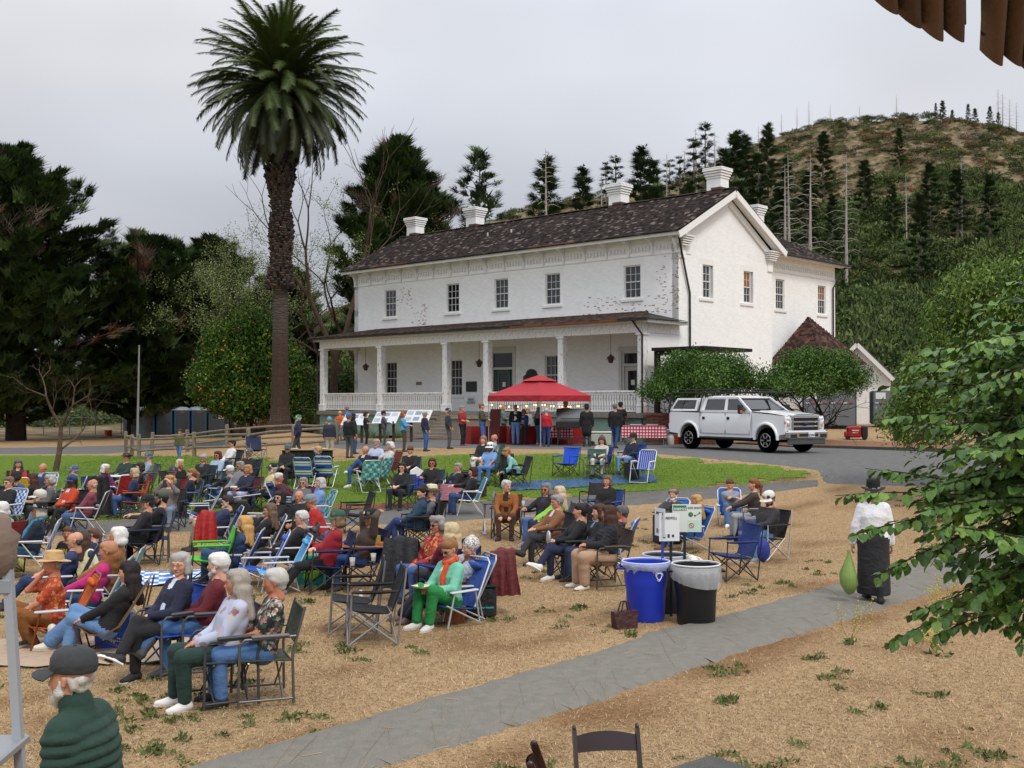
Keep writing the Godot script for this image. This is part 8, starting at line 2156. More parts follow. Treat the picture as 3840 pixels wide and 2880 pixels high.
	var brick := mat("f2f2f0", 0.85, {"tex": "painted", "bump": "courses", "scale": 0.42, "depth": 0.6, "spec": 0.3})
	m = nb(); m.box(V(0,1.6,-3), V(3.6,3.2,6.0)); m.prism([W(-1.8,3.2), W(1.8,3.2), W(0,5.0)], 6.0, T(I,V(0,0,-3.0))); part("wall", m.mesh(), brick, ob)
	m = MB.new()
	for s in [-1, 1]: m.bar(V(s * 2.15,2.95,-2.9), V(0,5.15,-2.9), 6.6, 0.1, V(0,1,0))
	var r := part("roof", m.mesh(), mat("4a423c", 0.95), ob)
	shingles(r, V(-2.2,3.02,-6.2), V(-2.2,3.02,0.42), V(0,5.24,0.42), V(0,5.24,-6.2), ["6a5f56", "574d45", "7a6e64"])
	m = MB.new()
	for s in [-1, 1]: m.bar(V(s * 2.15,2.8,0.41), V(0,5.02,0.41), 0.06, 0.24)
	part("barge_board", m.mesh(), mat("dcdcd8", 0.7), ob)
	m = nb(); m.box(V(0,1.6,0), V(9,3.2,3))
	one("brick_building", m.mesh(), mat("d0bcb0", 0.9, {"tex": "brick", "scale": 0.84}), "low red brick building behind the orange tree", "building", on(-17.0, -97.0, 0.4), 0.2)
	for q in [[-7.6, -55.2, 0], [-5.9, -53.6, 1], [-4.3, -52.1, 2]]:
		var b := thing("information_board", ["slanted white information board nearest the palm", "slanted white information board in the middle of three", "slanted white information board nearest the porch steps"][q[2]], "sign", on(q[0], q[1]), -0.35, "information boards")
		m = nb(); m.box(V(0,1.18,0), V(1.25,0.04,0.8), Basis(Vector3.RIGHT, 0.75), 0.008); part("panel", m.mesh(), mat("c9ced2", 0.5), b)
		for j in 5:
			m = nb(); m.box(V(-0.42 + (j % 3) * 0.4, 1.18, 0) + Basis(Vector3.RIGHT, 0.75) * V(0, 0.024, -0.2 + (j / 3) * 0.38), V(0.3,0.004,0.24), Basis(Vector3.RIGHT, 0.75)); part("printed_picture", m.mesh(), mat(["9aa6ae", "7d8890", "aab2b4"][j % 3], 0.6), b)
		for s in [-0.35, 0.35]:
			m = nb(); m.box(V(s,0.55,-0.05), V(0.1,1.12,0.1)); part("post", m.mesh(), mat("3f2f28", 0.8), b)
	for k in 9:
		var p := HC + Basis(UP, HTURN) * V(13.5 + k * 1.05,0,-3.25)
		one("iris_clump", blades(40, 0.6, 0.014, 0.45, 90 + k), mat("46603a", 0.7, {"back": "2c3a08"}), "clump of green iris leaves at the porch base", "plant", on(p.x, p.z), k * 1.0, "iris clumps")

func rail_fence(p: Array, label: String) -> void:
	var o := thing("rail_fence", label, "fence", on(p[0][0], p[0][1]))
	var wood := mat("e0dcd6", 0.95, {"tex": "wood", "scale": 1.2})
	for k in p.size():
		var a := on(p[k][0], p[k][1]) - o.position
		var m := MB.new(); m.box(a + V(0,0.55,0), V(0.17,1.3,0.17), Basis(Vector3.FORWARD, rnd(-0.04, 0.04)), 0.03); part("post", m.mesh(), wood, o)
		if k < p.size() - 1:
			var b := on(p[k + 1][0], p[k + 1][1]) - o.position
			var n := maxi(1, int(a.distance_to(b) / 3.4))
			for j in n:
				for y in [0.42, 0.95]:
					m = MB.new()
					var q0 := a.lerp(b, float(j) / n); var q1 := a.lerp(b, (j + 1.0) / n)
					m.tube([q0 + V(0, y + rnd(-0.05, 0.05), 0), q0.lerp(q1, 0.5) + V(0, y + rnd(-0.03, 0.03), 0), q1 + V(0, y + rnd(-0.05, 0.05), 0)], [0.05, 0.062, 0.05], 5)
					part("rail", m.mesh(), wood, o)
				if j > 0:
					m = nb(); m.box(a.lerp(b, float(j) / n) + V(0,0.5,0), V(0.18,1.2,0.18), I, 0.03); part("post", m.mesh(), wood, o)
func draped(m: MB, w: float, dp: float, h: float, drop: float, wave := 0.02) -> void:
	m.box(V(0,h,0), V(w,0.02,dp))
	var ring := []
	for k in 49:
		var t := fmod(k / 48.0 * 2 * (w + dp), 2 * (w + dp))
		var p := W(-w / 2 + t,dp / 2)
		if t > w: p = W(w / 2, dp / 2 - (t - w))
		if t > w + dp: p = W(w / 2 - (t - w - dp), -dp / 2)
		if t > 2 * w + dp: p = W(-w / 2, -dp / 2 + (t - 2 * w - dp))
		ring.push_back(p)
	m.sheet(func(u, v):
		var p: Vector2 = ring[int(round(u * 48))]
		var o: Vector2 = p.normalized() * (v * 0.03 + wave * v * sin(u * 70.0))
		return V(p.x + o.x, h + 0.011 - drop * (1.0 - v) if false else h + 0.011 - drop * v, p.y + o.y), 48, 5)
	for k in range(m.ix.size() - 48 * 5 * 6, m.ix.size(), 3):
		var q := m.ix[k + 1]; m.ix[k + 1] = m.ix[k + 2]; m.ix[k + 2] = q
	for k in range(m.n.size() - 49 * 6, m.n.size()): m.n[k] = -m.n[k]
func build_stall() -> void:
	var c := V(1.12,1.15,-46.9)
	var o := thing("canopy_tent", "red pop-up canopy tent hung with a string of bulbs", "canopy", c, PI / 4)
	var red := mat("a01c28", 0.7, {"bump": "folds", "scale": 0.8, "depth": 0.4})
	var m := MB.new()
	var e := 1.5; var h := 2.05
	var cs := [V(-e,h,e), V(e,h,e), V(e,h,-e), V(-e,h,-e)]
	for k in 4:
		var a: Vector3 = cs[k]; var b: Vector3 = cs[(k + 1) % 4]
		var a2 := V(a.x * 0.24,h + 0.62,a.z * 0.24); var b2 := V(b.x * 0.24,h + 0.62,b.z * 0.24)
		m.sheet(func(u, v): return a.lerp(b, u).lerp(a2.lerp(b2, u), v) - V(0, 0.07 * sin(PI * u) * sin(PI * v), 0), 10, 8)
		m.quad(a - V(0,0.24,0), b - V(0,0.24,0), b, a)
	part("canopy", m.mesh(), red, o)
	m = MB.new()
	for k in 4:
		var a := V(cs[k].x * 0.36,h + 0.6,cs[k].z * 0.36); var b := V(cs[(k + 1) % 4].x * 0.36, h + 0.6, cs[(k + 1) % 4].z * 0.36)
		m.tri(a, b, V(0,h + 0.86,0))
	part("vent_cap", m.mesh(), red, o)
	for k in 4:
		m = nb(); m.tube([V(cs[k].x * 0.98,0,cs[k].z * 0.98), V(cs[k].x * 0.98,h,cs[k].z * 0.98)], 0.022, 6); part("leg", m.mesh(), mat("b8babc", 0.4, {"metal": 0.6}), o)
	var bulb := MB.new(); bulb.blob(V(0,-0.06,0), V(0.03,0.045,0.03), I, 8, 6)
	var bm := bulb.mesh()
	for k in 4:
		var a: Vector3 = cs[k]; var b: Vector3 = cs[(k + 1) % 4]
		var pts := []
		for j in 13: pts.push_back(a.lerp(b, j / 12.0) + V(0, -0.3 - 0.1 * sin(PI * j / 12.0), 0))
		m = nb(); m.tube(pts, 0.006, 4); part("light_cord", m.mesh(), mat("17171a", 0.7), o)
		for j in 6: part("light_bulb", bm, mat("ffe0a8", 0.3, {"glow": "ffb45a", "power": 2.2}), o, T(I,pts[j * 2 + 1]))
	for q in [[-1.1, -48.4, 0.5, "red-clothed serving table left of the canopy pole"], [0.7, -48.2, 0.2, "red-clothed serving table under the canopy"], [2.2, -48.6, 0.1, "red-clothed serving table beside the grill"]]:
		m = nb(); draped(m, 1.75, 0.72, 0.76, 0.72)
		one("serving_table", m.mesh(), cloth("8c1d1c"), q[3], "table", on(q[0], q[1]), q[2], "red tables")
	var g := thing("barbecue_grill", "large barbecue grill with a grey hood and black legs", "grill", on(2.5, -46.4), -0.1)
	m = MB.new()
	m.sheet(func(u, v): return V((u - 0.5) * 1.35, 1.0 + 0.52 * sin(PI * 0.5 * minf(v * 1.25, 1.0)), 0.36 - 0.72 * pow(v, 1.4)), 2, 12)
	for s in [-1, 1]: m.prism([W(-0.36,1.0), W(0.36,1.0), W(0.3,1.3), W(0.1,1.5), W(-0.36,1.52)], 0.02, T(Basis(V(0,0,1), UP, V(-1,0,0)), V(s * 0.675,0,0)))
	part("hood", m.mesh(), mat("5d6064", 0.45, {"metal": 0.4}), g)
	m = nb(); m.box(V(0,0.86,0), V(1.4,0.26,0.74), I, 0.02); part("firebox", m.mesh(), mat("232426", 0.6), g)
	for k in 4:
		m = nb(); m.box(V(-0.62 + (k % 2) * 1.24, 0.38, -0.3 + (k / 2) * 0.6), V(0.06,0.76,0.06)); part("leg", m.mesh(), mat("1d1d1f", 0.6), g)
	m = nb(); m.tube([V(-0.5,1.12,0.42), V(0.5,1.12,0.42)], 0.018, 6); part("handle", m.mesh(), mat("1d1d1f", 0.5), g)
	m = nb(); m.box(V(0,0.3,0), V(1.2,0.03,0.6)); part("shelf", m.mesh(), mat("2b2b2d", 0.6), g)
	for q in [[5.45, -47.0, -0.25, 1.75, "table with red checked cloth near the brick parapet"], [2.0, -47.6, 0.1, 0.9, "small table with red checked cloth beside the grill"]]:
		m = nb(); draped(m, q[3], 0.7, 0.8, 0.48)
		var t := one("checked_table", m.mesh(), mat("ffffff", 0.85, {"tex": "gingham", "scale": 2.0}), q[4], "table", on(q[0], q[1]), q[2], "checked tables")
		for k in 4:
			m = nb(); m.tube([V((k % 2 - 0.5) * (q[3] - 0.1), 0, (k / 2 - 0.5) * 0.6), V((k % 2 - 0.5) * (q[3] - 0.1), 0.79, (k / 2 - 0.5) * 0.6)], 0.015, 5); part("leg", m.mesh(), mat("77797c", 0.5), t)
	m = nb(); m.box(V(0,0.04,0), V(0.5,0.06,0.34), I, 0.01)
	for q in [[5.1, 0.815, -46.9, "foil food tray on the checked table"], [5.8, 0.815, -47.1, "steel food tray at the end of the checked table"], [0.5, 0.775, -48.1, "food tray on the canopy's red table"]]: one("food_pan", m.mesh(), mat("b4b6b8", 0.3, {"metal": 0.7}), q[3], "food tray", V(q[0], gy(q[0], q[2]) + q[1] - 0.01, q[2]), -0.25, "food trays")
	m = nb(); m.box(V(0,0.27,0), V(0.85,0.5,0.48), I, 0.05)
	var ck := one("wheeled_cooler", m.mesh(), mat("aeb2a4", 0.6), "pale wheeled cooler beside the grill", "cooler", on(3.6, -46.3), -0.1)
	m = nb(); m.lathe([W(0,-0.04), W(0.11,-0.04), W(0.11,0.04), W(0,0.04)], 12, T(Basis(Vector3.RIGHT, PI / 2), V(-0.34,0.11,0.27))); part("wheel", m.mesh(), mat("222324", 0.7), ck)
	m = nb(); m.box(V(0,0.56,0), V(0.87,0.07,0.5), I, 0.02); part("lid", m.mesh(), mat("c2c4ba", 0.6), ck)
	var gb := thing("gas_bottle", "white propane gas bottle standing on the driveway", "gas bottle", on(6.55, -47.2))
	m = nb(); m.lathe([W(0,0.02), W(0.14,0.02), W(0.155,0.08), W(0.155,0.32), W(0.12,0.4), W(0.0,0.43)], 16); part("tank", m.mesh(), mat("b5b6b2", 0.5), gb)
	m = nb(); m.lathe([W(0.1,0.4), W(0.1,0.5)], 12); part("collar", m.mesh(), mat("a5a6a2", 0.5), gb)
	var jg := thing("water_jug", "clear water dispenser on an orange bucket", "water jug", on(6.85, -47.9))
	m = nb(); m.lathe([W(0,0), W(0.16,0), W(0.19,0.4), W(0,0.4)], 16); part("bucket", m.mesh(), mat("c9481a", 0.6), jg)
	m = nb(); m.lathe([W(0,0.405), W(0.16,0.405), W(0.17,0.75), W(0.1,0.85), W(0,0.86)], 16); part("dispenser", m.mesh(), mat("c6cdd0", 0.1, {"alpha": 0.5}), jg)
	var sb := thing("easel_sign", "dark red easel sign by the canopy pole", "sign", on(-0.7, -47.2), -0.3)
	m = nb(); m.box(V(0,0.95,0), V(0.45,1.1,0.03), Basis(Vector3.RIGHT, -0.15)); part("board", m.mesh(), mat("5c1c1a", 0.7), sb)
	for s in [-1, 1]:
		m = nb(); m.bar(V(s * 0.2,0,0.16), V(s * 0.16,1.4,-0.08), 0.03, 0.03); part("leg", m.mesh(), mat("4a3a30", 0.8), sb)
# ---- seats; the origin is on the ground under the sitter's hips, the front looks along +z
func sling(m: MB, a: Vector3, b: Vector3, c: Vector3, d: Vector3, sag: Vector3, th := 0.012) -> void:
	var f := func(u, v, off):
		var p: Vector3 = a.lerp(b, u).lerp(d.lerp(c, u), v)
		return p + sag * (1.0 - pow(2.0 * u - 1.0, 2.0)) * (1.0 - 0.6 * pow(2.0 * v - 1.0, 2.0)) + off
	var n := (b - a).cross(d - a).normalized() * th
	m.sheet(func(u, v): return f.call(u, v, Vector3.ZERO), 8, 6)
	m.sheet(func(u, v): return f.call(1.0 - u, v, -n), 8, 6)
	for q in [[a, b], [b, c], [c, d], [d, a]]: m.tube([q[0] - n * 0.5, q[1] - n * 0.5], th * 0.75, 5)
func rod(p: Array, r: float, sides := 6) -> ArrayMesh:
	var m := MB.new(); m.tube(p, r, sides); return m.mesh()
func chair_kit() -> void:
	var k := {}
	var m := MB.new()
	sling(m, V(-0.27,0.44,0.26), V(0.27,0.44,0.26), V(0.24,0.38,-0.22), V(-0.24,0.38,-0.22), V(0,-0.05,0)); k["quad_seat"] = m.mesh()
	m = nb(); sling(m, V(-0.25,0.4,-0.235), V(0.25,0.4,-0.235), V(0.28,0.9,-0.4), V(-0.28,0.9,-0.4), V(0,0,-0.05)); k["quad_back"] = m.mesh()
	for s in [-1, 1]:
		m = nb(); sling(m, V(s * 0.31 - 0.045,0.66,0.24), V(s * 0.31 + 0.045,0.66,0.24), V(s * 0.31 + 0.045,0.66,-0.3), V(s * 0.31 - 0.045,0.66,-0.3), V(0,-0.025,0)); k["quad_arm%d" % s] = m.mesh()
	k["quad_legs"] = []
	for s in [-1, 1]:
		k["quad_legs"] += [rod([V(s * 0.31,0.02,0.28), V(s * 0.3,0.67,0.24)], 0.012), rod([V(s * 0.3,0.02,-0.3), V(s * 0.29,0.92,-0.41)], 0.012),
			rod([V(s * 0.31,0.03,0.29), V(-s * 0.25,0.4,0.26)], 0.011), rod([V(s * 0.3,0.03,-0.29), V(-s * 0.24,0.38,-0.23)], 0.011),
			rod([V(s * 0.315,0.03,0.28), V(s * 0.27,0.4,-0.24)], 0.011), rod([V(s * 0.305,0.03,-0.29), V(s * 0.28,0.44,0.26)], 0.011)]
	m = nb(); sling(m, V(-0.26,0.45,0.25), V(0.26,0.45,0.25), V(0.26,0.43,-0.24), V(-0.26,0.43,-0.24), V(0,-0.025,0)); k["arm_seat"] = m.mesh()
	m = nb(); sling(m, V(-0.275,0.6,-0.27), V(0.275,0.6,-0.27), V(0.275,0.9,-0.36), V(-0.275,0.9,-0.36), V(0,0,-0.03)); k["arm_back"] = m.mesh()
	for s in [-1, 1]:
		m = nb(); m.box(V(s * 0.3,0.675,-0.04), V(0.055,0.028,0.36), I, 0.01); k["arm_arm%d" % s] = m.mesh()
	k["arm_legs"] = []
	for s in [-1, 1]:
		k["arm_legs"] += [rod([V(s * 0.3,0.02,0.26), V(s * 0.3,0.6,0.25), V(s * 0.3,0.65,0.2), V(s * 0.3,0.66,-0.28)], 0.014), rod([V(s * 0.3,0.02,-0.26), V(s * 0.29,0.5,-0.25), V(s * 0.285,0.93,-0.37)], 0.014),
			rod([V(s * 0.3,0.07,0.26), V(s * 0.3,0.07,-0.26)], 0.012), rod([V(s * 0.28,0.07,0.16), V(-s * 0.26,0.42,0.16)], 0.01), rod([V(s * 0.28,0.07,-0.16), V(-s * 0.26,0.42,-0.16)], 0.01)]
	m = nb(); sling(m, V(-0.25,0.41,0.27), V(0.25,0.41,0.27), V(0.25,0.37,-0.2), V(-0.25,0.37,-0.2), V(0,-0.02,0)); k["web_seat"] = m.mesh()
	m = nb(); sling(m, V(-0.25,0.38,-0.22), V(0.25,0.38,-0.22), V(0.25,0.92,-0.42), V(-0.25,0.92,-0.42), V(0,0,-0.02)); k["web_back"] = m.mesh()
	for s in [-1, 1]:
		m = nb(); m.box(V(s * 0.3,0.63,-0.02), V(0.05,0.025,0.4), I, 0.01); k["web_arm%d" % s] = m.mesh()
	k["web_legs"] = [rod([V(-0.27,0.39,-0.22), V(-0.27,0.9,-0.43), V(-0.22,0.95,-0.45), V(0.22,0.95,-0.45), V(0.27,0.9,-0.43), V(0.27,0.39,-0.22)], 0.013)]
	for s in [-1, 1]:
		k["web_legs"] += [rod([V(s * 0.28,0.02,0.32), V(s * 0.29,0.6,0.16)], 0.013), rod([V(s * 0.28,0.02,-0.34), V(s * 0.29,0.6,0.1)], 0.013), rod([V(s * 0.27,0.41,0.28), V(s * 0.27,0.37,-0.22)], 0.013), rod([V(s * 0.3,0.62,0.16), V(s * 0.29,0.6,-0.3)], 0.012)]
	k["web_legs"].push_back(rod([V(-0.28,0.02,0.32), V(0.28,0.02,0.32)], 0.012)); k["web_legs"].push_back(rod([V(-0.28,0.02,-0.34), V(0.28,0.02,-0.34)], 0.012))
	m = nb(); sling(m, V(-0.25,0.3,0.27), V(0.25,0.3,0.27), V(0.25,0.22,-0.2), V(-0.25,0.22,-0.2), V(0,-0.03,0)); k["beach_seat"] = m.mesh()
	m = nb(); sling(m, V(-0.25,0.24,-0.22), V(0.25,0.24,-0.22), V(0.25,0.8,-0.5), V(-0.25,0.8,-0.5), V(0,0,-0.03)); k["beach_back"] = m.mesh()
	for s in [-1, 1]:
		m = nb(); m.box(V(s * 0.31,0.47,0.0), V(0.075,0.025,0.46), I, 0.01); k["beach_arm%d" % s] = m.mesh()
	m = nb(); m.blob(V(0,0.73,-0.44), V(0.17,0.06,0.045), Basis(Vector3.RIGHT, 0.45), 12, 8); k["beach_pillow"] = m.mesh()
	k["beach_legs"] = [rod([V(-0.27,0.24,-0.22), V(-0.27,0.78,-0.49), V(-0.2,0.84,-0.52), V(0.2,0.84,-0.52), V(0.27,0.78,-0.49), V(0.27,0.24,-0.22)], 0.014)]
	for s in [-1, 1]:
		k["beach_legs"] += [rod([V(s * 0.28,0.02,0.26), V(s * 0.3,0.46,0.16)], 0.013), rod([V(s * 0.28,0.02,-0.32), V(s * 0.28,0.31,0.28)], 0.013), rod([V(s * 0.3,0.46,-0.2), V(s * 0.28,0.03,-0.3)], 0.012)]
	m = MB.new()
	m.sheet(func(u, v): return V((u - 0.5) * (0.52 + 0.1 * v), [0.34, 0.22, 0.2, 0.3, 0.55, 0.82][int(minf(v * 5, 4.999))] + ([0.22, 0.2, 0.3, 0.55, 0.82, 0.82][int(minf(v * 5, 4.999))] - [0.34, 0.22, 0.2, 0.3, 0.55, 0.82][int(minf(v * 5, 4.999))]) * fmod(minf(v * 5, 4.999), 1.0) + 0.06 * pow(2 * u - 1, 2), 0.34 - 0.8 * v), 8, 15)
	k["sling_seat"] = m.mesh()
	k["sling_legs"] = []
	for s in [-1, 1]: k["sling_legs"] += [rod([V(s * 0.26,0.02,0.24), V(s * 0.27,0.4,0.34)], 0.01), rod([V(s * 0.24,0.02,-0.3), V(s * 0.3,0.84,-0.48)], 0.01), rod([V(s * 0.26,0.02,0.24), V(-s * 0.1,0.16,0.0), V(-s * 0.24,0.02,-0.3)], 0.01), rod([V(s * 0.27,0.4,0.34), V(s * 0.1,0.17,0.0)], 0.01)]
	kit["chairs"] = k
const CHAIR_NAME := {"quad": "camp_chair", "arm": "arm_chair", "web": "lawn_chair", "beach": "beach_chair", "sling": "sling_chair"}
func chair(c: Array, at: Vector3, yaw: float, label: String, group := "folding seats of the audience") -> Node3D:
	var k: Dictionary = kit["chairs"]
	var o := thing(CHAIR_NAME[c[0]], label, "chair", at, deg_to_rad(yaw), group)
	var cm: Material
	if tex.has(c[1]): cm = mat("ffffff", 0.85, {"tex": c[1], "stretch": V(2,2,1)})
	else: cm = cloth(c[1])
	var fr: String = c[2] if c.size() > 2 else "2b2b2c"
	var fm := mat(fr, 0.35, {"metal": 0.6}) if Color.html(fr).v > 0.4 else mat(fr, 0.5)
	part("seat", k[c[0] + "_seat"], cm, o)
	if k.has(c[0] + "_back"): part("backrest", k[c[0] + "_back"], cm, o)
	for s in [-1, 1]:
		if k.has(c[0] + "_arm%d" % s): part("armrest", k[c[0] + "_arm%d" % s], cm if c[0] == "quad" else mat(fr if c[0] != "beach" else "b9bcc0", 0.6), o)
	if k.has(c[0] + "_pillow"): part("headrest", k[c[0] + "_pillow"], cm, o)
	for l in k[c[0] + "_legs"]: part("leg", l, fm, o)
	return o
func bin(label: String, at: Vector3, hex: String, liner: String, deep: float, mark: bool) -> void:
	var o := thing("waste_bin", label, "trash can", at, 0.0, "bins at the path")
	var m := MB.new()
	m.lathe([W(0,0.01), W(0.235,0.0), W(0.25,0.03), W(0.265,0.42), W(0.275,0.45), W(0.29,0.56), W(0.295,0.72), W(0.31,0.74), W(0.31,0.77), W(0.285,0.77), W(0.24,0.06), W(0,0.05)], 40)
	part("tub", m.mesh(), mat(hex, 0.45), o)
	for s in [-1, 1]:
		m = nb(); m.tube([V(s * 0.285,0.7,0.09), V(s * 0.36,0.7,0.08), V(s * 0.36,0.7,-0.08), V(s * 0.285,0.7,-0.09)], 0.018, 6); part("handle", m.mesh(), mat(hex, 0.45), o)
	m = MB.new()
	m.sheet(func(u, v):
		var a: float = u * TAU
		var w := noise.get_noise_2d(cos(a) * 60.0 + v * 14.0, sin(a) * 60.0 + deep * 99.0)
		if v < 0.45:
			var t: float = v / 0.45
			return V(cos(a) * (0.262 + t * 0.05), 0.5 + 0.285 * t, -sin(a) * (0.262 + t * 0.05)) + V(cos(a), 0, -sin(a)) * w * 0.03 * (1 - t)
		var t2: float = (v - 0.45) / 0.55
		var low := deep * (0.75 + 0.25 * cos(a + 0.9))
		return V(cos(a), 0, -sin(a)) * (0.318 + 0.02 * sin(PI * t2) + w * 0.03 * t2) + V(0,0.785 - low * t2,0), 56, 14)
	part("liner", m.mesh(), mat(liner, 0.3, {"alpha": 0.5, "bump": "lumps", "scale": 5.0, "depth": 0.8}), o)
	m = MB.new()
	var ring := []
	for k in 33: ring.push_back(V(cos(TAU * k / 32), 0, sin(TAU * k / 32)) * 0.316 + V(0,0.785,0))
	m.tube(ring, 0.012, 6, false); part("rim", m.mesh(), mat(liner, 0.4), o)
	if mark:
		m = MB.new()
		for k in 3:
			var a := TAU * k / 3 + PI / 2
			var c := W(cos(a), sin(a)) * 0.035
			var d := W(-sin(a), cos(a))
			var q := func(p: Vector2) -> Vector3: return V(sin(0.5 + p.x / 0.3) * 0.303, 0.62 + p.y, cos(0.5 + p.x / 0.3) * 0.303)
			m.tube([q.call(c - d * 0.045), q.call(c * 1.15), q.call(c + d * 0.03)], 0.008, 4)
			m.tube([q.call(c + d * 0.03 + c * 0.5), q.call(c + d * 0.058), q.call(c + d * 0.03 - c * 0.5)], 0.006, 4)
		part("recycling_mark", m.mesh(), mat("dfe2ea", 0.6), o).set_meta("kind", "stuff")
func cooler_bag(label: String, at: Vector3, s: Vector3, hex: String, yaw := 0.0, mark := "") -> Node3D:
	var o := thing("cooler_bag", label, "bag", at, yaw, "bags and coolers")
	var m := MB.new(); m.box(V(0,s.y * 0.5,0), s, I, minf(s.x, s.z) * 0.12); part("bag_body", m.mesh(), cloth(hex, 0.75), o)
	m = nb(); m.box(V(0,s.y + 0.01,0), V(s.x * 1.02,0.03,s.z * 1.02), I, 0.01); part("lid", m.mesh(), cloth(hex, 0.75), o)
	m = nb(); m.tube([V(-s.x * 0.3,s.y,s.z * 0.3), V(-s.x * 0.25,s.y + 0.1,s.z * 0.3), V(s.x * 0.25,s.y + 0.1,s.z * 0.3), V(s.x * 0.3,s.y,s.z * 0.3)], 0.012, 5); part("strap", m.mesh(), cloth(hex), o)
	if mark != "":
		m = nb(); m.box(V(-s.x * 0.25,s.y * 0.38,s.z * 0.5 + 0.006), V(0.05,0.016,0.004)); m.box(V(-s.x * 0.25,s.y * 0.38,s.z * 0.5 + 0.005), V(0.016,0.05,0.004)); part("cross_mark", m.mesh(), mat("4fc0c4" if hex.begins_with("1") else "d8dce4", 0.6), o)
		part("lettering", letters(mark, 0.026), mat("4fc0c4" if hex.begins_with("1") else "d8dce4", 0.6), o, T(I,V(s.x * 0.12,s.y * 0.36,s.z * 0.5 + 0.006)))
	return o
func blanket(label: String, at: Vector3, w: float, d: float, mt: Material, yaw := 0.0) -> void:
	var m := MB.new()
	m.sheet(func(u, v):
		var p := V((u - 0.5) * w, 0, (0.5 - v) * d)
		var q := at + Basis(UP, yaw) * p
		var r := absf(noise.get_noise_2d(p.x * 40 + at.x * 90, p.z * 40)) * 0.06
		return V(p.x + noise.get_noise_2d(p.z * 30, at.x * 50) * 0.12, gy(q.x, q.z) - at.y + 0.02 + r, p.z + noise.get_noise_2d(p.x * 30, at.z * 50) * 0.12), 26, 18)
	one("picnic_blanket", m.mesh(), mt, label, "blanket", at, yaw, "blankets on the ground")
func tote(label: String, at: Vector3, w: float, h: float, d: float, hex: String, yaw := 0.0) -> Node3D:
	var o := thing("tote_bag", label, "bag", at, yaw, "bags and coolers")
	var m := MB.new(); m.hexa([V(-w * 0.42,0,d * 0.5), V(w * 0.42,0,d * 0.5), V(w * 0.42,0,-d * 0.5), V(-w * 0.42,0,-d * 0.5), V(-w * 0.5,h,d * 0.3), V(w * 0.5,h,d * 0.3), V(w * 0.5,h,-d * 0.3), V(-w * 0.5,h,-d * 0.3)]); part("bag_body", m.mesh(), cloth(hex, 0.6), o)
	for s in [-1, 1]:
		m = nb(); m.tube([V(-w * 0.2,h,s * d * 0.28), V(-w * 0.1,h + 0.12,s * d * 0.2), V(w * 0.1,h + 0.12,s * d * 0.2), V(w * 0.2,h,s * d * 0.28)], 0.01, 5); part("strap", m.mesh(), cloth(hex), o)
	return o
func camp_table(label: String, at: Vector3, w: float, d: float, h: float, hex: String, leg: String, yaw := 0.0) -> void:
	var o := thing("camp_table", label, "table", at, yaw, "small tables")
	var m := MB.new(); m.box(V(0,h,0), V(w,0.025,d), I, 0.008); part("table_top", m.mesh(), mat(hex, 0.5), o)
	for s in [-1, 1]:
		for k in [-1, 1]:
			m = nb(); m.bar(V(s * (w * 0.5 - 0.05), 0.01, k * (d * 0.5 - 0.02)), V(s * (w * 0.5 - 0.05) + s * -0.02, h - 0.013, -k * (d * 0.5 - 0.06)), 0.03, 0.02); part("leg", m.mesh(), mat(leg, 0.4, {"metal": 0.4}), o)
		m = nb(); m.bar(V(s * (w * 0.5 - 0.03), 0.015, -d * 0.5), V(s * (w * 0.5 - 0.03), 0.015, d * 0.5), 0.03, 0.03); part("foot", m.mesh(), mat(leg, 0.4, {"metal": 0.4}), o)
func small(called: String, key: String, label: String, cat: String, at: Vector3, mt: Material) -> void:
	one(called, kit[key], mt, label, cat, at, 0.0, "things on tables")
